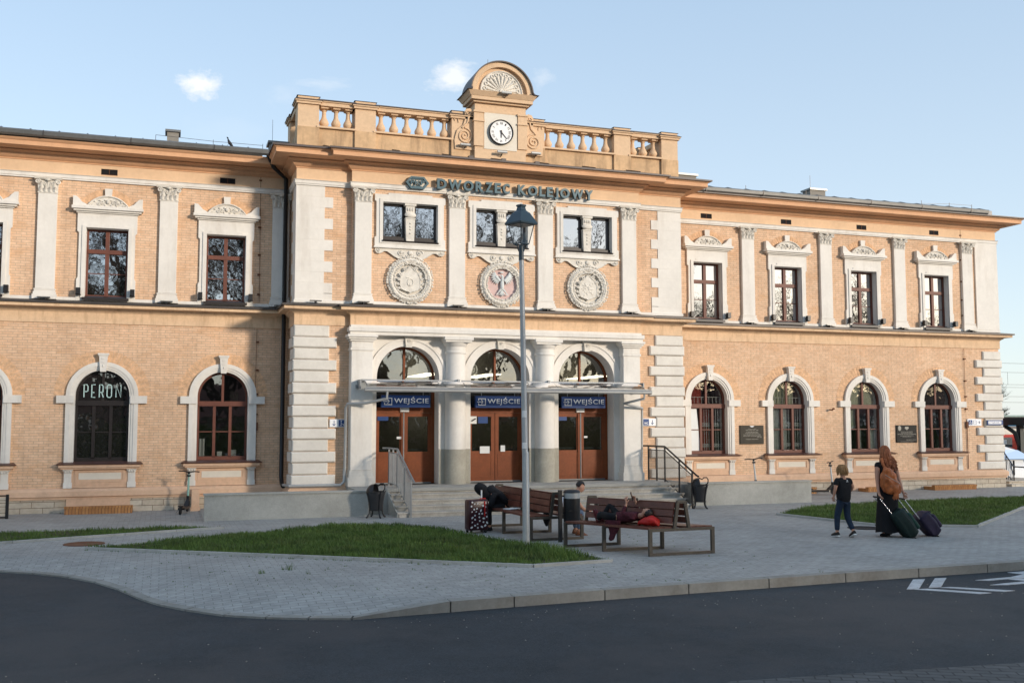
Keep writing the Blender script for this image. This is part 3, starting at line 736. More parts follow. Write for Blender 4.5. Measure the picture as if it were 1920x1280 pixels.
mb.build('peron_lettering', 'pale_turquoise', pw, 0)

def upper_window():
    mb = MB()
    mb.plate([(-.66, 4.99), (-.475, 4.99), (-.475, 6.75), (.475, 6.75), (.475, 4.99), (.66, 4.99), (.66, 5.5), (.63, 5.55), (.63, 6.62), (.67, 6.66), (.67, 7.11), (-.67, 7.11), (-.67, 6.66), (-.63, 6.62), (-.63, 5.55), (-.66, 5.5)], [], -.06, 0)
    mb.plate([(-.56, 5.06), (-.475, 5.06), (-.475, 6.75), (.475, 6.75), (.475, 5.06), (.56, 5.06), (.56, 6.80), (.40, 6.80), (.38, 6.84), (-.38, 6.84), (-.40, 6.80), (-.56, 6.80)], [], -.085, -.05)
    for s in (-1, 1): mb.box(s * .466, s * .48, -.05, .2, 5.06, 6.75)
    mb.box(-.475, .475, -.05, .2, 6.738, 6.755)
    mb.box(-.475, .475, -.06, .2, 5.045, 5.078)
    o = mb.build('upper_window', 'white_trim', B, 0)
    fr = MB(); fr.plate(rect(-.475, .475, 5.07, 6.745), [rect(-.42, .42, 5.15, 6.69)], .13, .20)
    fr.box(-.045, .045, .12, .20, 5.15, 6.69); fr.box(-.43, .43, .11, .20, 6.15, 6.25); fr.box(-.43, .43, .15, .19, 5.66, 5.68); fr.box(-.475, .475, .06, .2, 5.07, 5.13)
    fr.build('window_frame', 'window_wood', o, 0)
    MB().box(-.43, .43, .165, .17, 5.12, 6.70).build('window_pane', 'upper_glass', o, 0)
    s = MB(); s.hexa([(-.51, -.12, 5.03), (.51, -.12, 5.03), (.475, .1, 5.03), (-.475, .1, 5.03)], [(-.51, -.12, 5.06), (.51, -.12, 5.06), (.475, .1, 5.13), (-.475, .1, 5.13)]); s.box(-.52, .52, -.13, -.1, 5.0, 5.065); s.build('window_sill', 'dark_window_wood', o, 0)
    p = MB(); p.box(-.80, .80, -.20, 0, 7.18, 7.245); p.box(-.76, .76, -.15, 0, 7.135, 7.18); p.box(-.70, .70, -.10, 0, 7.10, 7.135); p.box(-.78, .78, -.17, 0, 7.245, 7.265)
    for q in (-1, 1):
        pts = [(q * .78, 7.265), (q * .44, 7.265), (q * .50, 7.31), (q * .58, 7.35), (q * .64, 7.42), (q * .70, 7.48), (q * .78, 7.49)]
        p.plate(pts, [], -.13, 0)
    p.plate([(-.068, 7.42), (.068, 7.42), (.085, 7.71), (-.085, 7.71)], [], -.08, 0)
    p.build('pediment', 'white_trim', o, 0)
    r = MB(); a = arc(0, 6.97, .545, R(33), R(147), 14); r.plate(a, [], -.10, 0)
    r.tube([(x, -.115, z) for x, z in a], .02, 5)
    for q in (-1, 1):
        for (cx, cz, rr) in ((.13, 7.36, .06), (.207, 7.33, .045), (.35, 7.30, .03)): r.tube(spiral(q * cx, cz, rr, 1.4, -.115, 0, q, 12), .013, 4)
        for (cx, cz) in ((.07, 7.30), (.19, 7.30), (.19, 7.41), (.06, 7.42), (.30, 7.38), (.40, 7.29)): r.ball((q * cx, -.11, cz), (.03, .025, .022), 6, 4, .2)
    r.ball((0, -.12, 7.38), (.05, .04, .055), 8, 5)
    r.build('pediment_relief', 'relief_plaster', o, 35)
    a = MB(); nb = 18
    for i in range(nb):
        t0, t1 = R(28) + R(124) * i / nb + .006, R(28) + R(124) * (i + 1) / nb - .006
        a.plate([(rr * math.cos(t), 6.97 + rr * math.sin(t)) for rr, t in ((.50, t0), (.74, t0), (.74, t1), (.50, t1))], [], -.006, .004, back=False)
    a.build('brick_arch', 'arch_brick', o, 0)
    return o
uw = upper_window(); ups = [uw] + [copy_tree(uw) for _ in range(6)]
for o, x in zip(ups, AL + AR): o.location = (x, 0, 0)

def double_window():
    mb = MB()
    mb.plate([(-.90, 6.43), (.90, 6.43), (.90, 6.66), (.86, 6.68), (.86, 7.55), (.90, 7.58), (.90, 7.74), (.56, 7.74), (.56, 7.78), (-.56, 7.78), (-.56, 7.74), (-.90, 7.74), (-.90, 7.58), (-.86, 7.55), (-.86, 6.68), (-.90, 6.66)], [rect(-.70, .70, 6.58, 7.55)], -.07, 0)
    mb.plate(rect(-.78, .78, 6.52, 7.63), [rect(-.70, .70, 6.58, 7.55)], -.09, -.06)
    mb.box(-.92, .92, -.10, 0, 6.395, 6.43)
    for s in (-1, 1): mb.box(s * .692, s * .71, -.05, .22, 6.58, 7.55)
    mb.box(-.7, .7, -.05, .22, 7.54, 7.555); mb.box(-.7, .7, -.05, .22, 6.575, 6.592)
    o = mb.build('twin_window', 'white_trim', B, 0)
    for s in (-1, 1):
        x0, x1 = (-.70, -.12) if s < 0 else (.12, .70)
        fr = MB(); fr.plate(rect(x0, x1, 6.60, 7.545), [rect(x0 + .05, x1 - .05, 6.72, 7.49)], .08, .17); fr.box(x0, x1, .02, .17, 6.6, 6.68); fr.build('window_frame', 'dark_window_wood', o, 0)
        MB().box(x0 + .04, x1 - .04, .13, .14, 6.7, 7.5).build('window_pane', 'upper_glass', o, 0)
    MB().hexa([(-.72, -.11, 6.555), (.72, -.11, 6.555), (.7, .1, 6.56), (-.7, .1, 6.56)], [(-.72, -.12, 6.585), (.72, -.12, 6.585), (.7, .1, 6.64), (-.7, .1, 6.64)]).build('window_sill', 'dark_window_wood', o, 0)
    c = MB(); c.hexa([(-.10, -.04, 6.60), (.10, -.04, 6.60), (.10, .12, 6.60), (-.10, .12, 6.60)], [(-.12, -.05, 7.16), (.12, -.05, 7.16), (.12, .12, 7.16), (-.12, .12, 7.16)])
    c.box(-.13, .13, -.065, .12, 7.16, 7.19); c.ball((0, -.05, 7.26), (.15, .05, .075), 10, 6); c.box(-.11, .11, -.05, .12, 7.28, 7.5); c.box(-.145, .145, -.075, .12, 7.49, 7.55)
    for z in (7.05, 6.97, 6.90, 6.80): c.ball((0, -.05, z), (.03, .02, .022), 6, 4)
    for i in (-1, 0, 1): c.ball((i * .06, -.06, 7.40), (.025, .02, .05), 6, 4)
    c.build('herm_mullion', 'relief_plaster', o, 35)
    b = MB()
    half = [(0, 6.395), (.88, 6.395), (.89, 6.34), (.84, 6.27), (.76, 6.265), (.70, 6.30), (.66, 6.325), (.58, 6.32), (.50, 6.27), (.40, 6.20), (.30, 6.155), (.18, 6.15), (.08, 6.19), (0, 6.22)]
    b.plate(half + [(-x, z) for x, z in reversed(half[2:-1])] + [(-.88, 6.395)], [], -.05, 0)
    for s in (-1, 1):
        b.tube([(s * x, -.055, z) for x, z in half[2:-1]], .014, 5)
        b.tube(spiral(s * .80, 6.325, .055, 1.3, -.06, PI, s, 12), .014, 5); b.tube(spiral(s * .24, 6.30, .085, 1.5, -.06, 0, s, 16), .018, 5)
        b.ball((s * .24, -.07, 6.30), (.03, .03, .03), 6, 4); b.ball((s * .80, -.07, 6.325), (.02, .02, .02), 6, 4)
    b.ball((0, -.06, 6.30), (.07, .04, .06), 8, 5)
    for x in (-.1, -.05, 0, .05, .1): b.ball((x, -.06, 6.215), (.022, .02, .03), 6, 4)
    b.build('scroll_bracket', 'relief_plaster', o, 35)
    return o
dw = double_window(); dws = [dw, copy_tree(dw), copy_tree(dw)]
for o, x in zip(dws, (5.72, 8.13, 10.52)): o.location = (x, -1.45, 0)

# --- wreathed crests
def wreath(name, cx, kind):
    rnd = random.Random(int(cx * 10)); y = -1.45; cz = 5.62
    mb = MB(); mb.tube([(cx + .49 * math.cos(a), y - .03, cz + .49 * math.sin(a)) for a in [2 * PI * i / 40 for i in range(40)]], .085, 8, closed=True)
    for i in range(210):
        a = 2 * PI * i / 70 + rnd.uniform(-.03, .03); rr = .41 + .085 * (i // 70) + rnd.uniform(-.012, .012)
        hh = .065 * math.cos((rr - .49) / .12 * 1.2)
        mb.ball((cx + rr * math.cos(a), y - .045 - hh, cz + rr * math.sin(a)), (rnd.uniform(.02, .032), .022, rnd.uniform(.018, .03)), 5, 4, .2)
    for s in (-1, 1):
        mb.tube([(cx + s * .05, y - .09, cz + .40), (cx + s * .16, y - .10, cz + .46), (cx + s * .24, y - .08, cz + .52)], [.02, .028, .012], 5)
    mb.box(cx - .12, cx + .12, y - .05, y, 5.02, 5.06)
    o = mb.build(name, 'relief_plaster', B, 40)
    disc = MB(); disc.plate(arc(cx, cz, .46, 0, 2 * PI, 36)[:-1], [], y - .02, y); disc.build('crest_field', 'crest_pink' if kind == 'eagle' else 'relief_plaster', o, 0)
    c = MB()
    if kind != 'eagle':
        sh = [(-.22, .16), (-.17, .20), (-.09, .26), (0, .35), (.09, .26), (.17, .20), (.22, .16), (.25, .02), (.255, -.14), (.22, -.23), (.12, -.27), (.04, -.29), (0, -.325), (-.04, -.29), (-.12, -.27), (-.22, -.23), (-.255, -.14), (-.25, .02)]
        c.plate([(cx + x, cz + z) for x, z in sh], [], y - .085, y - .01); c.tube([(cx + x, y - .085, cz + z) for x, z in sh], .013, 5, closed=True)
        if kind == 'ring':
            c.tube([(cx + .075 * math.cos(a), y - .09, cz - .06 + .09 * math.sin(a)) for a in [2 * PI * i / 16 for i in range(16)]], .012, 5, closed=True)
            c.tube([(cx - .10, y - .09, cz + .05), (cx - .03, y - .095, cz + .06)], .012, 5); c.ball((cx, y - .09, cz - .12), (.02, .015, .02), 6, 4)
        else:
            for i in range(30): c.ball((cx + rnd.uniform(-.17, .17), y - .088, cz + rnd.uniform(-.2, .14)), (rnd.uniform(.015, .035), .012, rnd.uniform(.01, .03)), 5, 4, .3)
        for s in (-1, 1):
            for (px, pz, rr) in ((.13, .27, .06), (.24, .14, .05), (.29, .02, .04), (.31, -.10, .035), (.28, -.2, .03)):
                c.tube(spiral(cx + s * px, cz + pz, rr, 1.3, y - .09, 0, s, 12), .017, 5)
        c.build('crest_shield', 'relief_plaster', o, 35)
    else:
        c.ball((cx, y - .07, cz - .02), (.055, .05, .16), 10, 8)
        c.tube([(cx, y - .09, cz + .10), (cx + .005, y - .10, cz + .19), (cx - .03, y - .10, cz + .225)], [.04, .032, .03], 6); c.tube([(cx - .04, y - .1, cz + .225), (cx - .085, y - .1, cz + .20)], [.018, .005], 5)
        for s in (-1, 1):
            root = Vector((cx + s * .06, y - .07, cz + .08)); el = Vector((cx + s * .17, y - .07, cz + .20))
            c.tube([root, el], [.04, .05], 6)
            for i in range(9):
                a = R(72 - i * 19); L_ = .13 + .035 * math.sin(i / 8 * PI)
                st = el + (root - el) * (i / 13); e = st + Vector((s * math.cos(a), 0, math.sin(a))) * L_
                c.tube([st, (st + e) / 2, e], [.024, .026, .008], 5)
            c.tube([(cx + s * .03, y - .08, cz - .13), (cx + s * .09, y - .08, cz - .20), (cx + s * .12, y - .08, cz - .24)], [.03, .018, .012], 5)
            for j in (-1, 0, 1): c.tube([(cx + s * .12, y - .08, cz - .24), (cx + s * (.13 + .035 * j), y - .08, cz - .285)], [.012, .005], 4)
        for j in (-2, -1, 0, 1, 2): c.tube([(cx, y - .07, cz - .15), (cx + j * .035, y - .07, cz - .31 + abs(j) * .018)], [.02, .012], 5)
        c.box(cx - .05, cx + .03, y - .10, y - .04, cz + .285, cz + .31)
        for j in (-1, 0, 1): c.ball((cx - .01 + j * .03, y - .08, cz + .325), .013, 5, 4)
        c.build('crest_eagle', 'crest_white', o, 40)
    return o
tag(wreath('wreath_crest', 5.72, 'ring'), 'wreath with a ring on its shield'); tag(wreath('wreath_crest', 8.13, 'eagle'), 'wreath round a white eagle on pink'); tag(wreath('wreath_crest', 10.52, 'knobbly'), 'wreath round a carved shield')

# --- portal
mb = MB()
ox = [arched(c, .79, .57, 3.2, 24) for c in (5.72, 8.13, 10.52)]
mb.plate(rect(4.30, 12.0, .56, 4.24), ox, -1.36, -.95); mb.build('portal_wall', 'white_trim', B, 30)
mb = MB(); mb.box(4.22, 12.04, -1.66, -1.35, 4.22, 4.30); mb.box(4.19, 12.07, -1.70, -1.35, 4.30, 4.40); mb.box(4.24, 12.02, -1.62, -1.35, 4.40, 4.46); mb.build('portal_entablature', 'white_trim', B, 0)
for c in (5.72, 8.13, 10.52):
    m = MB(Matrix.Translation((c, -1.36, 0)))
    arch_ring(m, .99, .93, 3.15, 3.2, -.05, .01, 30); arch_ring(m, .935, .79, 3.15, 3.2, -.03, .01, 30)
    a = m.build('archivolt', 'white_trim', B, 30)
    k = MB(Matrix.Translation((c, -1.36, 0))); k.plate([(-.075, 3.95), (.075, 3.95), (.10, 4.2), (-.10, 4.2)], [], -.10, 0); k.box(-.12, .12, -.12, 0, 4.19, 4.23); k.tube(spiral(0, 4.10, .045, 1.3, -.11, 0, 1, 12), .013, 5); k.build('keystone', 'relief_plaster', a, 0)
for c, hw in ((4.52, .265), (11.72, .245)):
    m = MB(); m.bbox(c - hw, c + hw, -1.63, -1.3, .95, 3.84, .01)
    m.box(c - hw - .02, c + hw + .02, -1.65, -1.3, 3.84, 3.9); m.bbox(c - hw, c + hw, -1.63, -1.3, 3.9, 4.06, .008); m.box(c - hw - .03, c + hw + .03, -1.67, -1.3, 4.06, 4.11); m.box(c - hw - .07, c + hw + .07, -1.71, -1.3, 4.11, 4.16); m.box(c - hw - .10, c + hw + .10, -1.75, -1.3, 4.16, 4.22)
    p = m.build('portal_pilaster', 'white_trim', B, 0)
    m = MB(); m.box(c - hw - .06, c + hw + .06, -1.70, -1.3, .57, .78); m.box(c - hw - .03, c + hw + .03, -1.67, -1.3, .78, .86); m.box(c - hw - .015, c + hw + .015, -1.65, -1.3, .86, .95); m.build('pilaster_foot', 'white_stone', p, 0)
for c in (6.925, 9.325):
    m = MB(); m.lathe([(.262, 1.43), (.262, 2.0), (.25, 3.80), (.27, 3.82), (.27, 3.86), (.25, 3.88), (.25, 3.98), (.28, 4.0), (.31, 4.07), (.32, 4.09)], c, -1.42, 28)
    m.box(c - .34, c + .34, -1.76, -1.3, 4.09, 4.14); m.box(c - .37, c + .37, -1.79, -1.3, 4.14, 4.22)
    col_ = m.build('column', 'white_trim', B, 40)
    MB().lathe([(.268, .57), (.268, 1.43), (.25, 1.43)], c, -1.42, 28).build('column_foot', 'raw_stone', col_, 40)
    m = MB(); m.box(c - .40, c + .40, -1.32, -.95, .57, 4.2); 
    m = MB(); m.box(c - .405, c + .405, -1.372, -.94, .571, 1.43); m.build('column_foot', 'raw_stone', col_, 0)
# doors
def door(c, sign_low):
    y = -.93
    f = MB(); f.box(c - .79, c - .72, y, y + .12, .57, 3.2); f.box(c + .72, c + .79, y, y + .12, .57, 3.2); f.box(c - .72, c + .72, y - .01, y + .12, 2.34, 2.47)
    f.box(c - .025, c + .025, y, y + .1, 3.0, 3.96); f.box(c - .72, c + .72, y, y + .08, 2.96, 3.02)
    ar = MB(Matrix.Translation((c, y, 0))); arch_ring(ar, .79, .745, 3.1, 3.2, .0, .1, 20); f.v_off = len(f.v); f.add(ar.v, ar.f)
    o = f.build('entrance_door', 'door_wood', B, 30)
    MB().plate(arched(c, .745, 3.02, 3.2, 20), [], y + .05, y + .06).build('fanlight_pane', 'lunette_glass', o, 0)
    MB().box(c - .72, c + .72, y + .05, y + .06, 2.46, 2.96).build('transom_pane', 'dark_glass', o, 0)
    for s in (-1, 1):
        x0, x1 = (c - .72, c - .008) if s < 0 else (c + .008, c + .72)
        l = MB(); l.plate(rect(x0, x1, .60, 2.335), [rect(x0 + .095, x1 - .095, 1.36, 2.24)], y + .01, y + .06)
        l.plate(rect(x0 + .06, x1 - .06, .68, 1.29), [rect(x0 + .10, x1 - .10, .72, 1.25)], y, y + .012)
        lo = l.build('door_leaf', 'door_wood', o, 0)
        MB().box(x0 + .09, x1 - .09, y + .03, y + .035, 1.35, 2.25).build('door_pane', 'door_glass', o, 0)
        MB().box(x0 + .09, x1 - .09, y + .10, y + .13, 1.39, 1.43).build('push_bar', 'steel', o, 0)
    MB().box(c - .7, c + .7, y - .02, y, .57, .60).build('door_threshold', 'steel', o, 0)
    return o
d1 = door(5.72, 1); d2 = door(8.13, 0); d3 = door(10.52, 1)
for d_, x, z in ((d1, 5.70, 0), (d3, 10.50, 0)):
    m = MB(); m.tube([(x, -1.0, .62), (x, -1.0, 2.34)], .017, 8); m.build('pull_handle', 'steel', d_, 60)
m = MB(); m.box(5.54, 5.66, -.945, -.935, 1.68, 1.74); m.build('door_sticker', 'paper', d1, 0)
MB().box(5.05, 5.32, -.944, -.936, 2.14, 2.24).build('door_sticker', 'sign_blue', d1, 0)
for q in ((7.46, 7.63, 2.06, 2.25), (7.72, 7.98, 1.30, 1.48), (8.28, 8.40, 1.34, 1.5)): MB().box(q[0], q[1], -.944, -.936, q[2], q[3]).build('door_sticker', 'paper', d2, 0)
m = MB(); m.box(7.67, 7.93, -.944, -.936, 2.07, 2.24); m.build('door_sticker', 'sign_blue', d2, 0)
m = MB(); m.bar((7.49, -.947, 2.13), (7.60, -.947, 2.19), .04, .03); m.build('door_sticker_camera', 'phone_shell', d2, 0)
MB().box(9.85, 10.13, -.944, -.936, 2.14, 2.24).build('door_sticker', 'sign_blue', d3, 0)
MB().box(10.62, 10.72, -.944, -.936, 1.68, 1.73).build('door_sticker', 'paper', d3, 0)
for x in (5.62, 10.40): MB().box(x, x + .22, -.99, -.93, 2.36, 2.46).build('lock_box', 'paper', B, 0)

# --- attic: base, piers, balustrade, clock gable
mb = MB(); mb.box(2.96, 7.5, -1.16, -.80, 8.8, 9.36); mb.box(8.8, 13.38, -1.16, -.80, 8.8, 9.36); mb.box(2.98, 3.3, -.85, .9, 8.8, 9.36); mb.box(13.05, 13.36, -.85, .9, 8.8, 9.36)
mb.build('attic_base', 'stained_plaster', B, 0)
for a, b in ((3.46, 4.36), (4.88, 6.88), (9.42, 11.46), (11.95, 12.9)): MB().box(a - .06, b + .04, -1.235, -.78, 9.36, 9.405).build('attic_sill', 'parapet_plaster', B, 0)
for a, b in ((3.42, 4.38), (4.86, 6.88), (9.42, 11.48), (11.95, 12.9)):
    MB().box(a, b, -1.19, -.82, 9.93, 10.02).box(a, b, -1.22, -.79, 10.02, 10.05).build('attic_rail', 'parapet_plaster', B, 0)
for x in (2.96, 13.02): MB().box(x, x + .36, -.8, .5, 9.93, 10.05).build('attic_rail', 'parapet_plaster', B, 0)
for a, b in ((3.42, 4.38), (4.86, 6.88), (9.42, 11.48), (11.95, 12.9)): MB().box(a, b, -1.25, -.76, 10.05, 10.072).build('rail_flashing', 'roof_sheet', B, 0)
MB().box(2.93, 3.35, -.7, .5, 10.05, 10.072).build('rail_flashing', 'roof_sheet', B, 0)
bal = MB(); bal.box(-.10, .10, -.10, .10, 9.405, 9.435); bal.lathe([(.062, 9.435), (.085, 9.46), (.115, 9.50), (.122, 9.545), (.10, 9.60), (.07, 9.65), (.056, 9.70), (.048, 9.80), (.05, 9.83), (.066, 9.84), (.066, 9.855), (.052, 9.865), (.055, 9.88), (.085, 9.895), (.085, 9.905)], 0, 0, 14)
bal.box(-.09, .09, -.13, .13, 9.885, 9.935)
bm_ = bal.mesh('baluster', 'parapet_plaster', 40)
bo = empty('balustrade'); bo.parent = B
for a, b, n in ((3.46, 4.36, 3), (4.88, 6.88, 6), (9.42, 11.46, 6), (11.95, 12.9, 3)):
    for i in range(n):
        o = link('baluster', bm_, bo); o.location = (a + (b - a) * (i + .5) / n, -1.0, 0)
for i in range(3):
    for x in (3.14, 13.2):
        o = link('baluster', bm_, bo); o.location = (x, -.55 + i * .33, 0)
def pier(x0, x1, y0=-1.207, y1=-.72, cap=True, low=9.36):
    m = MB(); m.box(x0 - .01, x1 + .01, y0 - .015, y1, 8.82, low); o_ = m.build('pier_base', 'stained_plaster', B, 0)
    m = MB(); m.box(x0, x1, y0, y1, low, 9.93); m.box(x0 - .04, x1 + .04, y0 - .05, y1 + .03, 9.93, 9.985); m.box(x0 - .07, x1 + .07, y0 - .08, y1 + .05, 9.985, 10.02); o = m.build('parapet_pier', 'parapet_plaster', B, 0)
    c = MB(); c.hexa([(x0 - .09, y0 - .10, 10.02), (x1 + .09, y0 - .10, 10.02), (x1 + .09, y1 + .07, 10.02), (x0 - .09, y1 + .07, 10.02)], [(x0 + .0, y0, 10.075), (x1 - .0, y0, 10.075), (x1, y1, 10.075), (x0, y1, 10.075)])
    xm, ym = (x0 + x1) / 2, (y0 + y1) / 2
    if cap: c.add([(x0 - .03, y0 - .03, 10.13), (x1 + .03, y0 - .03, 10.13), (x1 + .03, y1 + .03, 10.13), (x0 - .03, y1 + .03, 10.13), (xm, ym, 10.22)], [(0, 1, 4), (1, 2, 4), (2, 3, 4), (3, 0, 4), (0, 3, 2, 1)])
    c.build('pier_flashing', 'roof_sheet', o, 0)
    if cap: MB().box(x0, x1, y0, y1, 10.075, 10.13).build('pier_top', 'parapet_plaster', o, 0)
for a, b in ((2.94, 3.46), (4.36, 4.88), (11.46, 11.95), (12.9, 13.40)): pier(a, b)
pier(2.94, 3.35, .45, .9); pier(13.0, 13.4, .45, .9)
for s in (-1, 1):
    x0, x1 = (6.86, 7.5) if s < 0 else (8.8, 9.42)
    pier(x0, x1, -1.22, -.75)
    cx = 8.14 + s * .93
    m = MB(); m.plate([(8.14 + s * .70, 9.12), (8.14 + s * 1.20, 9.12), (8.14 + s * 1.22, 9.35), (8.14 + s * 1.15, 9.62), (8.14 + s * .98, 9.78), (8.14 + s * .93, 9.95), (8.14 + s * .95, 10.12), (8.14 + s * .90, 10.2), (8.14 + s * .80, 10.22), (8.14 + s * .70, 10.15)], [], -1.27, -1.2)
    m.tube(spiral(8.14 + s * .95, 9.48, .21, 2.2, -1.28, PI / 2, s, 34, .1), .026, 6)
    m.tube([(8.14 + s * 1.02, -1.28, 9.68), (8.14 + s * .88, -1.28, 9.82), (8.14 + s * .84, -1.28, 10.0)], [.03, .025, .03], 6)
    m.tube(spiral(8.14 + s * .85, 10.08, .075, 1.5, -1.28, PI, s, 16, .1), .018, 5)
    for q in ((1.10, 9.88), (1.2, 9.92)): m.tube([(8.14 + s * q[0], -1.225, q[1] - .05), (8.14 + s * (q[0] + .02), -1.24, q[1] + .05)], [.022, .008], 5)
    m.build('scroll', 'parapet_plaster', B, 35)
TX = 8.14
m = MB(); m.box(TX - .70, TX + .70, -1.36, -.80, 8.82, 10.36); m.box(TX - .73, TX - .47, -1.40, -1.3, 9.22, 10.15); m.box(TX + .47, TX + .73, -1.40, -1.3, 9.22, 10.15)
m.box(TX - .75, TX - .45, -1.43, -1.3, 9.86, 9.90); m.box(TX + .45, TX + .75, -1.43, -1.3, 9.86, 9.90); m.box(TX - .75, TX - .45, -1.43, -1.3, 10.1, 10.15); m.box(TX + .45, TX + .75, -1.43, -1.3, 10.1, 10.15); m.box(TX - .46, TX + .46, -1.38, -1.3, 10.12, 10.17)
m.build('clock_gable', 'parapet_plaster', B, 0)
MB().box(TX - .45, TX + .45, -1.375, -1.35, 9.16, 10.12).build('clock_panel', 'cream_panel', B, 0)
m = MB(); m.box(TX - .76, TX + .76, -1.45, -.74, 10.36, 10.41); m.box(TX - .84, TX + .84, -1.53, -.70, 10.41, 10.50); m.hexa([(TX - .86, -1.54, 10.50), (TX + .86, -1.54, 10.50), (TX + .86, -.68, 10.50), (TX - .86, -.68, 10.50)], [(TX - .94, -1.62, 10.62), (TX + .94, -1.62, 10.62), (TX + .94, -.62, 10.62), (TX - .94, -.62, 10.62)])
m.build('gable_cornice', 'parapet_plaster', B, 0)
m = MB(); m.plate([(TX - .78, 10.62)] + [(TX + .78, 10.62)] + arc(TX, 10.64, .76, 0, PI, 26), [], -1.40, -.72)
m.plate(arc(TX, 10.63, .84, 0, PI, 30) + list(reversed(arc(TX, 10.63, .70, 0, PI, 30))), [], -1.50, -1.3); m.build('gable_arch', 'parapet_plaster', B, 30)
m = MB(); m.plate(arc(TX, 10.62, .865, 0, PI, 30) + list(reversed(arc(TX, 10.62, .835, 0, PI, 30))), [], -1.56, -.66)
for s in (-1, 1): m.hexa([(TX + s * .84, -1.66, 10.622), (TX + s * .98, -1.66, 10.622), (TX + s * .98, -.58, 10.622), (TX + s * .84, -.58, 10.622)], [(TX + s * .83, -1.6, 10.71), (TX + s * .89, -1.6, 10.66), (TX + s * .89, -.62, 10.66), (TX + s * .83, -.62, 10.71)])
m.build('gable_roof', 'roof_sheet', B, 30)
m = MB(); m.plate([(TX - .56, 10.66), (TX + .56, 10.66)] + arc(TX, 10.66, .56, 0, PI, 24), [], -1.43, -1.39)
m.tube([(x, -1.44, z) for x, z in arc(TX, 10.66, .57, 0, PI, 24)], .018, 5)
for i in range(11):
    a = R(8 + 16.4 * i); m.tube([(TX + .10 * math.cos(a), -1.435, 10.68 + .10 * math.sin(a)), (TX + .40 * math.cos(a), -1.45, 10.68 + .40 * math.sin(a))], [.008, .026], 5)
    m.tube([(TX + .46 * math.cos(a) + .042 * math.cos(q), -1.445, 10.68 + .46 * math.sin(a) + .042 * math.sin(q)) for q in [PI * k / 5 for k in range(10)]], .013, 5, closed=True)
m.ball((TX, -1.44, 10.70), (.07, .04, .06), 8, 5); m.build('shell_relief', 'relief_plaster', B, 35)
# downpipes
def pipe(name, pts, r, mat, par): return MB().tube(pts, r, 10).build(name, mat, par, 60)
pipe('downpipe', [(2.30, -.66, 8.70), (2.45, -.5, 8.45), (2.80, -.16, 8.25), (2.80, -.16, .75), (2.80, -.30, .60), (2.80, -.62, .55)], .055, 'cast_iron', B)
pipe('downpipe', [(2.80, -.62, .58), (2.85, -1.45, .60), (4.05, -1.48, .60), (4.14, -1.50, .68), (4.14, -1.50, 1.0)], .035, 'galvanised', B)
# wall cable clips near the ends
for x, y0, zs in ((2.18, 0, (7.0, 6.3, 5.8, 5.3, 8.2, 4.1, 3.4, 2.8, 2.3)), (24.25, 0, (7.3, 6.6, 6.0, 5.5, 8.1, 4.1, 3.4, 2.9, 2.5))):
    m = MB(); m.tube([(x, y0 - .03, 8.6), (x + .02, y0 - .03, 5.1)], .007, 4); m.tube([(x - .02, y0 - .03, 4.44), (x - .04, y0 - .03, 2.4)], .006, 4); m.tube([(x, y0 - .03, 2.0), (x, y0 - .03, .6)], .012, 4)
    for z in zs: m.box(x - .035, x + .035, y0 - .045, y0, z - .02, z + .02)
    m.box(x - .04, x + .04, y0 - .06, y0, 1.9, 2.1)
    m.build('earthing_cable', 'ladder_brown', B, 0)
# canopy over the doors
m = MB()
def cp(x, t): return (x, -1.66 - .62 * t, 3.10 - .20 * t ** 2 + .02 * math.sin(PI * t))
for k in range(6):
    xa, xb = 4.55 + k * 1.21, 4.55 + (k + 1) * 1.21 - .01
    rows = [[cp(xa, t / 6), cp(xb, t / 6)] for t in range(7)]
    for a, b in zip(rows, rows[1:]): m.add(a + b, [(0, 1, 3, 2)])
cg = m.build('door_canopy', 'canopy_glass', B, 60)
m = MB()
for k in range(7):
    x = 4.55 + k * 1.21; m.tube([(x, -1.5, 3.06)] + [tuple(Vector(cp(x, t / 6)) + Vector((0, 0, -.02))) for t in range(7)], .014, 5)
m.tube([(4.46, -2.30, 2.86), (11.95, -2.30, 2.86)], .05, 8); m.bar((4.5, -2.27, 2.93), (11.9, -2.27, 2.93), .02, .03); m.bar((4.5, -1.64, 3.12), (11.9, -1.64, 3.12), .04, .04)
for x in (4.45, 11.93):
    m.box(x - .09, x + .0, -1.75, -1.62, 2.93, 3.0); m.box(x - .04, x - .01, -1.95, -1.6, 2.90, 3.12)
for x in (6.92, 9.33): m.box(x - .03, x + .03, -1.75, -1.62, 3.05, 3.16)
m.build('canopy_frame', 'steel', cg, 30)
m = MB(); m.tube([(5.0, -2.30, 2.84), (5.0, -2.28, 2.66), (4.6, -1.85, 2.56), (4.17, -1.66, 2.54), (4.15, -1.55, 2.45), (4.15, -1.50, .7)], .035, 8); m.build('canopy_downpipe', 'galvanised', cg, 60)
m = MB(); m.tube([(11.75, -2.30, 2.84), (11.75, -2.28, 2.70), (11.35, -1.9, 2.58), (12.0, -1.66, 2.46), (12.04, -1.55, 2.42), (12.04, -1.5, .8)], .032, 8); m.build('canopy_downpipe', 'galvanised', cg, 60)
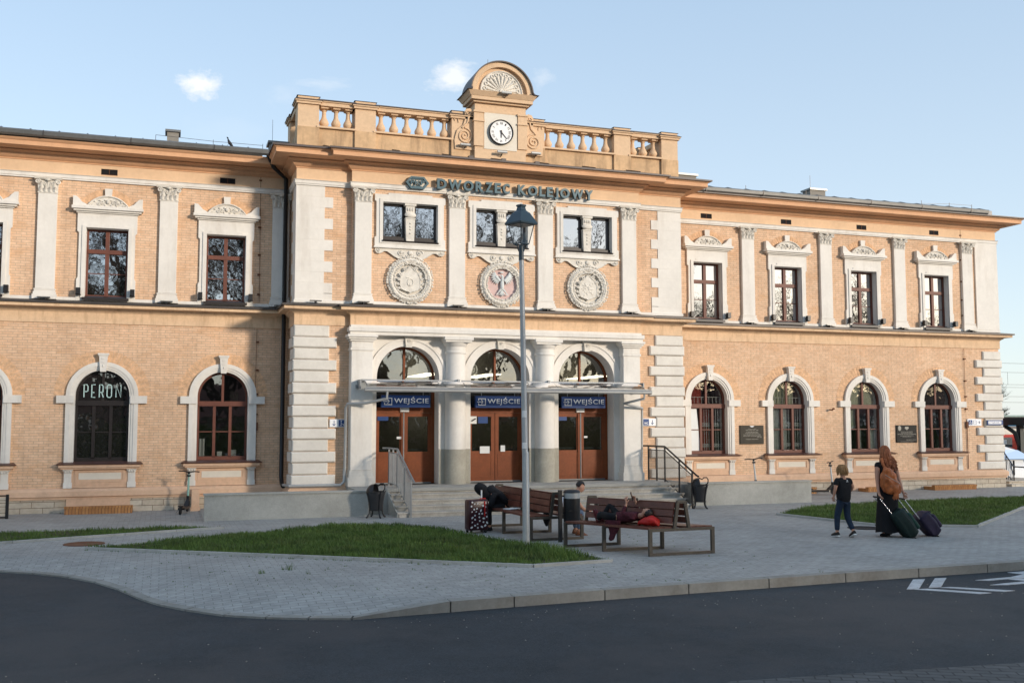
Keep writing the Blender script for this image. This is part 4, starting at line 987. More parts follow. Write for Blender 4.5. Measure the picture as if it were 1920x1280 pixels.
#@@
# ------------------------------------------------------------------ wall mounted things
# station name letters
lt = empty('station_name_letters', (6.37, -1.5, 7.95), 0, 'raised dark teal letters DWORZEC KOLEJOWY on the frieze over the upper windows', 'lettering')
lx = 6.37; body = 'DWORZEC KOLEJOWY'; wd = {'D': .27, 'W': .36, 'O': .29, 'R': .24, 'Z': .23, 'E': .20, 'C': .22, 'K': .25, 'L': .19, 'J': .14, 'Y': .25, ' ': .16}
tot = sum(wd[c] for c in body); k = (10.68 - 6.37) / tot; x = 0
for c in body:
    if c != ' ': text('letter', c, 'letter_metal', lt, x, (-.05 if c == 'J' else 0), -.10, (wd[c] - .045) * k, .265 if c != 'J' else .315, .05, .038)
    x += wd[c] * k
m = MB()
x = 0
for c in body:
    if c != ' ': m.tube([(x + wd[c] * k * .4, .05, .13), (x + wd[c] * k * .4, -.08, .13)], .012, 5)
    x += wd[c] * k
m.build('letter_pins', 'steel', lt, 0)
pk = empty('railway_emblem', (5.875, -1.5, 8.075), 0, 'dark teal hexagonal PKP emblem at the left of the station name', 'emblem')
m = MB(); m.plate([(-.30, 0), (-.17, .155), (.17, .155), (.30, 0), (.17, -.155), (-.17, -.155)], [[(-.235, 0), (-.14, .11), (.14, .11), (.235, 0), (.14, -.11), (-.14, -.11)]], -.10, 0)
m.build('emblem_frame', 'letter_metal', pk, 0)
m = MB(); m.plate([(-.15, .085), (.15, .085), (.11, .125), (-.11, .125)], [], -.08, 0); m.plate([(-.13, -.08), (.13, -.08), (.09, -.12), (-.09, -.12)], [], -.08, 0); m.build('emblem_bars', 'letter_metal', pk, 0)
text('emblem_letters', 'PKP', 'letter_metal', pk, 0, 0, -.10, .36, .115, .02, .02, 'CENTER')
m = MB(); m.plate([(-.26, 0), (-.15, .13), (.15, .13), (.26, 0), (.15, -.13), (-.15, -.13)], [], -.05, -.02); m.build('emblem_back', 'cream_panel', pk, 0)
# clock
ck = empty('wall_clock', (8.14, -1.38, 9.62), 0, 'round white clock with roman numerals and dark rim on the roof gable', 'clock')
MB(Matrix.Rotation(PI / 2, 4, 'X')).lathe([(.30, 0), (.325, .0), (.335, .03), (.33, .07), (.318, .08), (.306, .06), (.30, .045)], 0, 0, 40, cap=False).build('clock_rim', 'bin_grey', ck, 50)
MB(Matrix.Rotation(PI / 2, 4, 'X')).lathe([(.31, 0), (.31, .045)], 0, 0, 40).build('clock_face', 'clock_white', ck, 30)
for i, t in enumerate(['XII', 'I', 'II', 'III', 'IIII', 'V', 'VI', 'VII', 'VIII', 'IX', 'X', 'XI']):
    a = R(30 * i); M_ = Matrix.Translation((.235 * math.sin(a), 0, .235 * math.cos(a))) @ Matrix.Rotation(a, 4, 'Y')
    text('numeral', t, 'phone_shell', ck, 0, 0, -.048, .022 * len(t) + .01, .062, .002, .0, 'CENTER', M_)
def hand(a, L_, w_): 
    M_ = Matrix.Rotation(R(a), 4, 'Y'); MB(M_).plate([(-w_ / 2, -.05), (w_ / 2, -.05), (w_ * .3, L_), (-w_ * .3, L_)], [], -.062, -.055).build('clock_hand', 'phone_shell', ck, 0)
hand(181, .15, .03); hand(138, .23, .022)
MB(Matrix.Rotation(PI / 2, 4, 'X')).lathe([(.02, .05), (.02, .07)], 0, 0, 12).build('clock_hub', 'phone_shell', ck, 0)
# WEJSCIE signs
def wej(cx, label):
    s = empty('entrance_sign', (cx, -1.19, 2.615), 0, label, 'sign', 'blue WEJŚCIE signs over the doors')
    MB().bbox(-.62, .62, -.05, .03, -.15, .15, .006).build('sign_panel', 'sign_blue', s, 0)
    text('sign_text', 'WEJŚCIE', 'sign_white', s, -.30, -.08, -.052, .88, .20, .004, .012, space=1.12)
    m = MB()
    for a, b in (((-.54, .08), (-.36, .08)), ((-.36, .092), (-.36, -.092)), ((-.36, -.08), (-.54, -.08)), ((-.54, .092), (-.54, .03)), ((-.54, -.092), (-.54, -.03)), ((-.58, 0), (-.42, 0)), ((-.47, .05), (-.42, 0)), ((-.47, -.05), (-.42, 0))):
        m.bar((a[0], -.055, a[1]), (b[0], -.055, b[1]), .008, .022) if False else m.tube([(a[0], -.054, a[1]), (b[0], -.054, b[1])], .012, 4)
    m.build('entry_symbol', 'sign_white', s, 0)
    m = MB(); 
    for x in (-.45, .45): m.tube([(x, 0, .14), (x, 0, .40)], .008, 5)
    m.build('sign_hanger', 'steel', s, 0)
    return s
wej(5.70, 'blue WEJŚCIE sign above the left entrance door beside the downpipe'); wej(8.13, 'blue WEJŚCIE sign above the middle entrance door behind the lamp post'); wej(10.50, 'blue WEJŚCIE sign above the right entrance door')
# small signs
def small_sign(name, x0, x1, z0, z1, y, label, base='sign_white', rim=None):
    s = empty(name, ((x0 + x1) / 2, y, (z0 + z1) / 2), 0, label, 'sign'); w2, h2 = (x1 - x0) / 2, (z1 - z0) / 2
    MB().box(-w2, w2, -.02, .012, -h2, h2).build('sign_panel', base, s, 0); return s, w2, h2
s, w2, h2 = small_sign('direction_sign', 3.80, 4.19, 1.985, 2.175, -1.33, 'small white sign with down arrow and pictogram on the bricks left of the portal')
m = MB(); m.tube([(-.09, -.023, .06), (-.09, -.023, -.06)], .008, 4); m.tube([(-.125, -.023, -.02), (-.09, -.023, -.06), (-.055, -.023, -.02)], .008, 4); m.build('arrow', 'sign_blue', s, 0)
MB().box(.02, .18, -.024, -.02, -.08, .08).build('pictogram_panel', 'sign_blue', s, 0)
m = MB(); m.ball((.08, -.027, .045), (.014, .004, .014), 6, 4); m.tube([(.08, -.027, .02), (.08, -.027, -.02), (.13, -.027, -.02), (.14, -.027, -.055)], .008, 4); m.tube([(.055, -.027, -.055), (.10, -.027, -.055)], .008, 4); m.build('pictogram', 'sign_white', s, 0)
s, w2, h2 = small_sign('direction_sign', 12.16, 12.55, 1.995, 2.195, -1.33, 'small white WC sign with a down arrow beside the right quoins of the portal')
MB().box(-.18, -.01, -.024, -.02, -.085, .085).build('pictogram_panel', 'sign_blue', s, 0); text('wc_letters', 'WC', 'sign_white', s, -.095, -.03, -.026, .12, .06, .002, .02, 'CENTER')
m = MB(); m.tube([(.09, -.023, .06), (.09, -.023, -.06)], .008, 4); m.tube([(.055, -.023, -.02), (.09, -.023, -.06), (.125, -.023, -.02)], .008, 4); m.build('arrow', 'sign_blue', s, 0)
s, w2, h2 = small_sign('direction_sign', 24.27, 24.82, 1.97, 2.185, -.02, 'small white wheelchair and arrow sign near the right corner of the station')
MB().box(-.245, -.09, -.024, -.02, -.075, .075).build('pictogram_panel', 'sign_blue', s, 0)
m = MB(); m.ball((-.18, -.027, .05), (.014, .004, .014), 6, 4); m.tube([(-.18, -.027, .03), (-.18, -.027, -.01), (-.14, -.027, -.01), (-.12, -.027, -.05)], .008, 4); m.tube([(-.175 + .035 * math.cos(a), -.027, -.02 + .035 * math.sin(a)) for a in [PI * (.7 + .2 * i) for i in range(6)]], .006, 4); m.build('pictogram', 'sign_white', s, 0)
m = MB(); m.tube([(.12, -.023, 0), (.22, -.023, 0)], .008, 4); m.tube([(.18, -.023, .04), (.22, -.023, 0), (.18, -.023, -.04)], .008, 4); m.plate(rect(-.05, .07, -.065, .065), [rect(-.04, .06, -.055, .055)], -.024, -.02); m.tube([(-.02, -.023, 0), (.04, -.023, 0)], .006, 4); m.build('arrow', 'sign_blue', s, 0)
s, w2, h2 = small_sign('street_name_sign', 24.99, 25.62, 1.99, 2.15, -.10, 'narrow dark blue street name sign on the right corner quoins', 'sign_blue')
MB().box(-.28, .24, -.024, -.02, -.045, .045).build('name_panel', 'sign_white', s, 0)
text('street_name', 'ul. Czapkowicka 1', 'sign_blue', s, -.02, 0, -.026, .46, .055, .001, .01, 'CENTER')
# commemorative plaques
def plaque(cx, cz, w_, h_, mat, label, rows, gold):
    p = empty('memorial_plaque', (cx, -.01, cz), 0, label, 'plaque')
    MB().bbox(-w_ / 2, w_ / 2, -.03, .0, -h_ / 2, h_ / 2, .008).build('plaque_slab', mat, p, 0)
    for (t, x, z, ww, hh) in rows: text('inscription', t, gold, p, x, z, -.031, ww, hh, .0015, .01, 'CENTER')
    return p
p1 = plaque(16.35, 1.725, .80, .545, 'bronze', 'bronze plaque with pale lettering between the first and second right arched windows', [
    ('DWORZEC KOLEJOWY', 0, .165, .28, .022), ('1856 ZABYTEK 1906', 0, .13, .42, .024), ('W TYM BUDYNKU PRACOWALI', 0, .075, .40, .024), ('KOLEJARZE ZASLUZENI DLA MIASTA', 0, .04, .47, .024),
    ('POLEGLI I POMORDOWANI W LATACH WOJNY', 0, .0, .58, .026), ('CZESC ICH PAMIECI  SPOLECZENSTWO MIASTA', 0, -.035, .61, .026), ('ROK 1956', .24, -.075, .16, .022), ('KOLEJARZE I MIESZKANCY', 0, -.135, .42, .026)], 'dull_gold')
m = MB(); m.plate([(-.08, .255), (.08, .255), (.05, .235), (.02, .222), (-.02, .222), (-.05, .235)], [], -.034, -.03); m.build('eagle_relief', 'sign_white', p1, 0)
p2 = plaque(21.89, 1.725, .78, .54, 'black_granite', 'black granite plaque with a crest between the third and fourth right arched windows', [
    ('UCHWALA RADY MIASTA', .0, .065, .46, .022), ('DWORZEC NOSI IMIE PATRONA', .0, .03, .42, .022), ('PATRON STACJI KOLEJOWEJ', 0, -.015, .70, .034), ('W ROCZNICE ODSLONIECIA', .0, -.06, .50, .020), ('OTWARCIA DWORCA', 0, -.09, .34, .020), ('MIESZKANCY MIASTA', .17, -.185, .40, .020), ('ROK ODSLONIECIA TABLICY', 0, -.24, .48, .018)], 'dull_gold')
m = MB(); m.ball((-.27, -.03, .17), (.06, .006, .08), 14, 8); m.plate([(-.06, .22), (.06, .22), (.075, .17), (.0, .115), (-.075, .17)], [], -.034, -.03); m.build('crest_relief', 'dull_gold', p2, 0)
# flood lights by the upper windows and under the pilasters
fl = empty('floodlight'); m = MB(); m.box(-.05, .05, -.16, -.04, -.075, .075); m.build('lamp_body', 'cast_iron', fl, 0); m = MB(); m.box(-.06, .06, -.10, 0, -.09, -.075); m.box(-.02, .02, -.05, .07, -.02, .02); m.build('bracket', 'cast_iron', fl, 0)
wn = {-4.125: 'leftmost', -1.385: 'second', 1.375: 'third', 14.95: 'fourth', 17.685: 'fifth', 20.42: 'sixth', 23.20: 'rightmost'}
spots = [(x, s_) for x in AL + AR for s_ in (-1, 1)]
first = True
for x, s_ in spots:
    if x < -4 and s_ < 0: continue
    o = fl if first else copy_tree(fl); first = False
    o.location = (x + s_ * .60, -.08, 5.20)
    tag(o, 'small black floodlight at the %s foot of the %s tall upper window of the wings' % ('left' if s_ < 0 else 'right', wn[x]), 'floodlight', 'floodlights at the feet of the upper windows')
pl = empty('ledge_light'); MB().box(-.14, .14, -.12, -.02, .0, .022).build('lamp_body', 'gutter_metal', pl, 0); m = MB(); m.box(-.02, .02, -.10, .02, -.05, 0); m.build('bracket', 'cast_iron', pl, 0)
LX = [(-2.72, 0, 'first pilaster of the left wing'), (0, 0, 'second pilaster of the left wing'), (2.70, 0, 'pilaster next to the black downpipe'), (3.4, -1.3, 'left upper quoins'), (4.535, -1.45, 'first pilaster of the centre block'), (6.93, -1.45, 'second pilaster of the centre block'), (9.325, -1.45, 'third pilaster of the centre block'), (11.73, -1.45, 'fourth pilaster of the centre block'),
      (16.31, 0, 'first pilaster of the right wing'), (19.05, 0, 'second pilaster of the right wing'), (21.79, 0, 'third pilaster of the right wing'), (24.45, 0, 'last pilaster by the right corner')]
for i, (x, y, n_) in enumerate(LX):
    o = pl if i == 0 else copy_tree(pl); o.location = (x, y - .13, 5.01)
    tag(o, 'flat grey ledge light on the string course below the ' + n_, 'ledge light', 'flat lights on the string course')
gl_ = empty('gable_light'); MB().tube([(-.13, -.02, 0), (.13, -.02, 0)], .035, 8).build('lamp_body', 'galvanised', gl_, 40); m = MB(); m.tube([(0, .12, -.10), (0, 0, -.05), (0, -.02, 0)], .01, 5); m.tube([(-.18, .06, 0), (.18, .06, 0)], .008, 4); m.build('bracket', 'cast_iron', gl_, 0)
for i, (x, z, y, n_) in enumerate(((7.18, 9.22, -1.36, 'left scroll of the clock gable'), (9.12, 9.16, -1.36, 'right scroll of the clock gable'), (8.14, 9.08, -1.48, 'clock'), (8.20, 10.60, -1.66, 'shell relief'))):
    o = gl_ if i == 0 else copy_tree(gl_); o.location = (x, y, z)
    tag(o, 'tubular grey light fitting under the ' + n_, 'light fitting', 'tube lights on the clock gable')
lw_ = MB(); lw_.tube([(0, .02, 0), (0, -.14, -.02)], .02, 6); lw_.ball((.02, -.16, .02), (.05, .035, .03), 7, 5); o = lw_.build('wall_hook', 'ladder_brown', None, 40); o.location = (19.1, 0, 2.47); tag(o, 'rusty little hook on the bricks between the second and third right arched windows', 'hook')

# ------------------------------------------------------------------ steps, ramp walls
m = MB(); y0 = -3.85
for k in range(5):
    z1 = .114 * (k + 1); y = y0 + .27 * k
    m.box(4.95 if k else 4.93, 12.32, y, -.9 if k == 4 else y + .33, z1 - .036, z1); m.box(4.97, 12.30, y + .022, y + .6, max(-.02, z1 - .114), z1 - .036)
st = m.build('entrance_steps', 'step_granite', None, 0); tag(st, 'broad flight of five grey stone steps up to the entrance doors', 'steps')
m = MB(); m.box(4.2, 12.75, -2.79, -.9, .50, .566); m.box(4.4, 4.94, -2.8, -2.72, 0, .52); m.box(12.33, 12.8, -2.8, -2.72, 0, .52); m.build('landing', 'landing_stone', st, 0)
m = MB(); m.plate([(-3.80, -.02), (-2.75, -.02), (-2.75, .5), (-3.0, .44), (-3.8, .09)], [], 0, .03)
m.M = Matrix(); m2 = MB(Matrix.Rotation(PI / 2, 4, 'Z')); m2.plate([(-3.80, -.02), (-2.75, -.02), (-2.75, .50), (-2.78, .50), (-3.05, .385), (-3.32, .27), (-3.6, .155), (-3.82, .08)], [], -4.965, -4.93)
m2.build('step_cheek', 'wall_concrete', st, 0)
def ramp(x0, x1, label):
    m = MB(); m.box(x0, x1, -3.22, -3.0, -.02, .54); m.box(x0 - .02, x1 + .02, -3.245, -2.98, .54, .575); o = m.build('ramp_wall', 'wall_concrete', None, 0); tag(o, label, 'low wall')
    m = MB(); 
    za, zb = (.02, .50) if x0 < 5 else (.50, .02)
    m.hexa([(x0, -3.0, -.02), (x1, -3.0, -.02), (x1, -.13, -.02), (x0, -.13, -.02)], [(x0, -3.0, za), (x1, -3.0, zb), (x1, -.13, zb), (x0, -.13, za)])
    if x0 < 5: m.box(x1, 4.96, -2.72, -.13, .02, .50)
    else: m.box(12.3, x0, -2.72, -.13, .02, .50)
    m.build('ramp_deck', 'landing_stone', o, 0)
    return o
ramp(.87, 4.42, 'low grey concrete ramp wall left of the entrance steps'); ramp(12.6, 16.1, 'low grey concrete ramp wall right of the entrance steps')
m = MB(); m.box(.68, .86, -.45, -.1, .07, .50); m.box(.66, .88, -.5, -.1, 0, .07); o = m.build('gate_pier', 'plinth_plaster', None, 0); tag(o, 'small rendered pier between the stone base and the left ramp wall', 'pier')
def railing(x, col, label, dense):
    r_ = empty('stair_railing', (x, -2.0, .57), 0, label, 'railing')
    zt = .90
    m = MB(); a, b, c = (0, .5, zt), (0, -.48, zt), (0, -2.12, zt - .66)
    m.tube([(-.2 if dense else -.12, .62, zt), a, b, c, (0, -2.2, zt - .68)], .024, 8); m.build('handrail', 'dark_rail' if dense else 'steel', r_, 40)
    for (y, zb, z1) in ((.45, 0, zt), (-.02, 0, zt), (-.48, 0, zt), (-1.25, -.38, zt - .31), (-1.9, -.57, zt - .57)): MB().bar((0, y, zb), (0, y, z1), .035).build('post', 'dark_rail' if dense else 'steel', r_, 0)
    m = MB(); n = 0
    y = .42
    while y > -1.9:
        t = max(0, -(y + .48)); dz = -.402 * t
        if abs(y + .48) > .03: m.tube([(0, y, .07 + dz if t == 0 else .07 + dz), (0, y, zt - .10 + dz)], .0065, 4)
        y -= .055
    for z in (.06, zt - .10): m.bar((0, .45, z), (0, -.48, z), .02); m.bar((0, -.48, z), (0, -1.9, z - .57), .02)
    m.build('baluster_bars', 'dark_rail' if dense else 'steel', r_, 0)
    return r_
railing(5.22, 0, 'grey steel stair railing at the left end of the entrance steps', False); railing(12.22, 0, 'dark metal stair railing at the right end of the entrance steps', True)
# brick window wells
def well(x0, x1, d, h, label):
    m = MB(); m.box(x0, x1, -d, -d + .12, 0, h); m.box(x0, x0 + .12, -d + .12, -.06, 0, h); m.box(x1 - .12, x1, -d + .12, -.06, 0, h); m.box(x0 + .1, x1 - .1, -d + .1, -.06, 0, h * .6)
    m.box(x0 - .01, x1 + .01, -d - .012, -d + .13, h, h + .05)
    o = m.build('brick_light_well', 'well_brick', None, 0); tag(o, label, 'light well', 'brick light wells along the station wall'); return o
well(-2.09, -.64, .56, .13, 'low brick light well under the PERON window'); well(22.45, 24.05, .55, .10, 'low brick light well nearest the right corner of the station'); well(17.2, 18.2, .5, .14, 'low brick light well behind the leaning white scooter'); well(20.0, 21.0, .55, .10, 'low brick light well behind the woman with the suitcases')

# ------------------------------------------------------------------ lamp post
lp = empty('street_lamp', (5.77, -9.9, 0), 0, 'tall grey lamp post with dark teal lantern standing in the middle lawn', 'street lamp')
MB().tube([(0, 0, -.05), (-.01, 0, 1.6), (-.02, 0, 1.62), (-.08, 0, 5.05)], [.062, .057, .050, .040], 14).build('pole', 'galvanised', lp, 60)
m = MB(Matrix.Translation((-.08, 0, 0)) @ Matrix.Rotation(R(24), 4, 'Z') @ Matrix.Diagonal((.8, .8, 1, 1))); m.lathe([(.055, 4.84), (.055, 5.08), (.04, 5.1)], 0, 0, 14)
for a in range(4):
    q = PI / 2 * a + PI / 4; c_, s_ = math.cos(q), math.sin(q)
    m.tube([(.04 * c_, .04 * s_, 4.98), (.075 * c_, .075 * s_, 5.04), (.08 * c_, .08 * s_, 5.09), (.17 * c_, .17 * s_, 5.125)], .011, 5)
    m.tube([(.165 * c_, .165 * s_, 5.12), (.275 * c_, .275 * s_, 5.46)], .010, 5)
for k in range(4):
    a, b = PI / 2 * k + PI / 4, PI / 2 * (k + 1) + PI / 4; m.bar((.165 * math.cos(a), .165 * math.sin(a), 5.12), (.165 * math.cos(b), .165 * math.sin(b), 5.12), .016)
m.build('lantern_frame', 'lamp_housing', lp, 30)
def sq(r, z): return [(r * sx, r * sy, z) for sx, sy in ((-1, -1), (1, -1), (1, 1), (-1, 1))]
m = MB(Matrix.Translation((-.08, 0, 0)) @ Matrix.Rotation(R(24), 4, 'Z') @ Matrix.Diagonal((.8, .8, 1, 1)))
m.loft([sq(.20, 5.44), sq(.245, 5.45), sq(.25, 5.475), sq(.13, 5.66), sq(.115, 5.665), sq(.075, 5.70), sq(.06, 5.76), sq(.075, 5.765), sq(.078, 5.79), sq(.06, 5.80)]); m.build('lantern_roof', 'lamp_housing', lp, 0)
m = MB(Matrix.Translation((-.08, 0, 0)) @ Matrix.Rotation(R(24), 4, 'Z') @ Matrix.Diagonal((.8, .8, 1, 1))); m.add(sq(.115, 5.125) + sq(.188, 5.445), [(0, 1, 5, 4), (1, 2, 6, 5), (2, 3, 7, 6), (3, 0, 4, 7)]); m.build('lantern_glass', 'lamp_glass', lp, 0)
MB(Matrix.Translation((-.02, 0, 0))).lathe([(.045, 5.10), (.045, 5.18), (.03, 5.2), (.03, 5.30), (.0, 5.32)], 0, 0, 10).build('bulb', 'lamp_housing', lp, 40)
m = MB(Matrix.Translation((-.035, 0, 0))); m.lathe([(.058, 2.18), (.058, 2.29)], 0, 0, 14, R(215), R(300)); m.lathe([(.058, 1.66), (.058, 1.76)], 0, 0, 14, R(215), R(300)); m.build('sticker', 'paper', lp, 40)

# ------------------------------------------------------------------ benches
def lerp(a, b, t): return Vector(a) * (1 - t) + Vector(b) * t
def bench(fr, label, base):
    o = empty('park_bench', base, 0, label, 'bench', 'double sided slatted benches'); O = Vector(base)
    F = [(Vector((l[0], l[1], 0)) - O, Vector((r[0], r[1], 0)) - O) for l, r in fr]
    Z = Vector((0, 0, 1)); sh = .42
    for l, r in F:
        m = MB(); ud = (r - l).normalized() * .025
        m.bar(l + ud + Z * 0, l + ud + Z * sh, .055, .05); m.bar(r - ud, r - ud + Z * sh, .055, .05)
        m.bar(l + Z * .022, r + Z * .022, .055, .044); m.bar(l + Z * (sh - .02), r + Z * (sh - .02), .055, .045)
        m.bar(lerp(l, r, .39) + Z * sh, lerp(l, r, .445) + Z * .83, .05, .045); m.bar(lerp(l, r, .61) + Z * sh, lerp(l, r, .555) + Z * .83, .05, .045); m.bar(lerp(l, r, .43) + Z * .83, lerp(l, r, .57) + Z * .83, .05, .04)
        m.build('bench_frame', 'bench_frame', o, 0)
    def plank(i, t0, z0, t1, z1, th, nm):
        m = MB(); (l, r), (l2, r2) = F[i], F[i + 1]
        d = ((l2 - l).normalized()) * .022
        a0, a1 = lerp(l, r, t0) + Z * z0 + d, lerp(l, r, t1) + Z * z1 + d; b0, b1 = lerp(l2, r2, t0) + Z * z0 - d, lerp(l2, r2, t1) + Z * z1 - d
        n = (a1 - a0).cross(b0 - a0).normalized() * th
        if n.z < 0: n = -n
        m.hexa([a0, a1, b1, b0], [a0 + n, a1 + n, b1 + n, b0 + n]); return m.build(nm, 'bench_wood', o, 0)
    for i in range(len(F) - 1):
        for k in range(3):
            a = .005 + k * .128
            plank(i, a, sh - .012, a + .118, sh - .012, .034, 'seat_slat'); plank(i, 1 - a - .118, sh - .012, 1 - a, sh - .012, .034, 'seat_slat')
            z = .49 + k * .115; t = .39 + (z - .42) / .41 * .055; t2 = .39 + (z + .095 - .42) / .41 * .055
            plank(i, t - .02, z, t2 - .02, z + .095, .028, 'back_slat'); plank(i, 1 - t + .02, z, 1 - t2 + .02, z + .095, .028, 'back_slat')
    return o
bench([((7.25, -11.47), (8.43, -11.43)), ((6.82, -10.66), (7.93, -10.65)), ((6.43, -9.95), (7.48, -9.91))], 'brown slatted double bench with the person lying on it, right of the lamp', (7.4, -10.7, 0))
bench([((6.18, -8.94), (7.22, -8.90)), ((6.11, -7.63), (7.08, -7.66)), ((5.98, -6.30), (6.98, -6.32))], 'brown slatted double bench behind the lamp beside the spotted suitcase', (6.6, -7.6, 0))
# ------------------------------------------------------------------ bins
def urn(loc, label, rz):
    o = empty('litter_bin', loc, rz, label, 'bin', 'black cast iron litter bins')
    def s8(r, z, p=.8): return [(r * math.copysign(abs(math.cos(a)) ** p, math.cos(a)), r * math.copysign(abs(math.sin(a)) ** p, math.sin(a)), z) for a in [2 * PI * i / 16 for i in range(16)]]
    MB().loft([s8(.135, .17), s8(.14, .2), s8(.15, .3), s8(.175, .45), s8(.20, .54), s8(.195, .56)]).build('bin_body', 'bin_grey', o, 30)
    m = MB()
    for i in range(4):
        a = PI / 2 * i + PI / 4; c_, s_ = math.cos(a), math.sin(a)
        m.tube([(r * c_, r * s_, z) for r, z in ((.235, .01), (.20, .03), (.165, .10), (.158, .2), (.168, .34), (.20, .48), (.235, .585))], [.02, .02, .016, .016, .016, .016, .012], 6)
    m.build('leg', 'cast_iron', o, 40)
    m = MB(); m.tube([(.2 * math.cos(a), .2 * math.sin(a), .565) for a in [2 * PI * i / 20 for i in range(20)]], .014, 6, closed=True); m.tube([(.145 * math.cos(a), .145 * math.sin(a), .17) for a in [2 * PI * i / 20 for i in range(20)]], .012, 6, closed=True); m.build('rim', 'cast_iron', o, 40)
    m = MB(); rings = []
    for j in range(7):
        t = j / 6; r = .19 * math.cos(t * PI / 2 * .9); rings.append([(-.03 + r * math.cos(a) * (1 - .2 * t), r * math.sin(a), .57 + .17 * math.sin(t * PI / 2)) for a in [PI * .45 + PI * 1.1 * i / 10 for i in range(11)]])
    vs = [p for r in rings for p in r]; m.add(vs, [(j * 11 + i, j * 11 + i + 1, (j + 1) * 11 + i + 1, (j + 1) * 11 + i) for j in range(6) for i in range(10)]); m.build('hood', 'cast_iron', o, 50)
    m = MB(); m.tube([(-.02, 0, .74), (.06, 0, .70), (.10, 0, .745), (.17, 0, .75), (.205, 0, .70), (.20, 0, .63), (.16, 0, .575)], .014, 6); m.build('hood_arch', 'cast_iron', o, 40)
    return o
urn((4.49, -3.62, 0), 'black cast iron litter bin in front of the left ramp wall', R(-30)); urn((12.42, -3.9, 0), 'black cast iron litter bin at the foot of the right railing', R(-25))
cb = empty('round_bin', (6.87, -9.22, 0), 0, 'tall cylindrical dark bin with a pale band hung on a square post between the benches', 'bin')
MB().box(-.25, -.19, -.03, .03, 0, .905).build('post', 'dark_rail', cb, 0)
MB().lathe([(.145, .35), (.15, .36), (.15, .76)], 0, 0, 24).build('bin_body', 'cast_iron', cb, 50); MB().lathe([(.148, .76), (.148, .855)], 0, 0, 24).build('pale_band', 'galvanised', cb, 50)
MB().lathe([(.153, .855), (.15, .88), (.12, .905), (.05, .915), (0, .917)], 0, 0, 24).build('lid', 'bin_grey', cb, 50)
m = MB(); m.bar((-.2, 0, .5), (-.12, 0, .5), .03); m.bar((-.2, 0, .8), (-.12, 0, .8), .03); m.tube([(-.12, -.155, .55), (.12, -.10, .55)], .005, 4); m.build('bracket', 'dark_rail', cb, 0)
# ------------------------------------------------------------------ suitcases
def rbox(m, w_, d_, z0, z1, r=.04, n=4, M=None):
    """rounded upright box as loft of rounded rectangles"""
    def rr(w2, d2, z, rad):
        out = []
        for cx, cy, a0 in ((w2 - rad, d2 - rad, 0), (-w2 + rad, d2 - rad, PI / 2), (-w2 + rad, -d2 + rad, PI), (w2 - rad, -d2 + rad, 1.5 * PI)):
            for i in range(n + 1): a = a0 + PI / 2 * i / n; out.append((cx + rad * math.cos(a), cy + rad * math.sin(a), z))
        return out
    m.loft([rr(w_ / 2 - r * .7, d_ / 2 - r * .7, z0, r * .3 + .001), rr(w_ / 2 - r * .2, d_ / 2 - r * .2, z0 + r * .3, r), rr(w_ / 2, d_ / 2, z0 + r, r), rr(w_ / 2, d_ / 2, z1 - r, r), rr(w_ / 2 - r * .2, d_ / 2 - r * .2, z1 - r * .3, r), rr(w_ / 2 - r * .7, d_ / 2 - r * .7, z1, r * .3 + .001)])
sc = empty('spotted_suitcase', (5.70, -7.28, 0), R(8), 'dark maroon hard suitcase with white spots standing beside the black hooded person', 'suitcase')
m = MB(); rbox(m, .40, .25, .055, .63, .035); sh_ = m.build('shell', 'suitcase_shell', sc, 40)
m = MB(); rnd = random.Random(4)
pts = []
for i in range(400):
    x, z = rnd.uniform(-.165, .165), rnd.uniform(.10, .59)
    if all((x - a) ** 2 + (z - b) ** 2 > .0034 for a, b in pts) and not (.09 < x < .13 and z > .3): pts.append((x, z))
for x, z in pts:
    a0 = rnd.uniform(0, PI); e = rnd.choice((1, 1, 1.6, .6)); m.plate([(x + .017 * e * math.cos(t) * math.cos(a0) - .017 * math.sin(t) * math.sin(a0), z + .017 * e * math.cos(t) * math.sin(a0) + .017 * math.sin(t) * math.cos(a0)) for t in [2 * PI * i / 9 for i in range(9)]], [], -.1275, -.12)
m2 = MB(Matrix.Rotation(PI / 2, 4, 'Z'))
for i in range(12): y, z = rnd.uniform(-.08, .08), rnd.uniform(.1, .58); m2.plate([(y + .016 * math.cos(t), z + .016 * math.sin(t)) for t in [2 * PI * i / 8 for i in range(8)]], [], -.2025, -.198)
m.v += m2.v and []; m.build('white_spots', 'paper', sh_, 0); m2.build('white_spots', 'paper', sh_, 0)
m = MB(); m.box(.10, .125, -.135, -.12, .32, .60); m.tube([(.03, -.10, .63), (.03, -.10, .65), (.14, -.10, .65), (.14, -.10, .63)], .01, 6); m.build('luggage_strap', 'red_cloth', sc, 0)
m = MB(); m.bar((.115, .02, .62), (.115, .02, .80), .022); m.build('pull_handle', 'paper', sc, 30)
for x in (-.15, .15):
    for y in (-.09, .09): m = MB(); m.tube([(x - .015, y, .026), (x + .015, y, .026)], .026, 10); m.box(x - .02, x + .02, y - .015, y + .015, .04, .06); m.build('wheel', 'rubber', sc, 40)
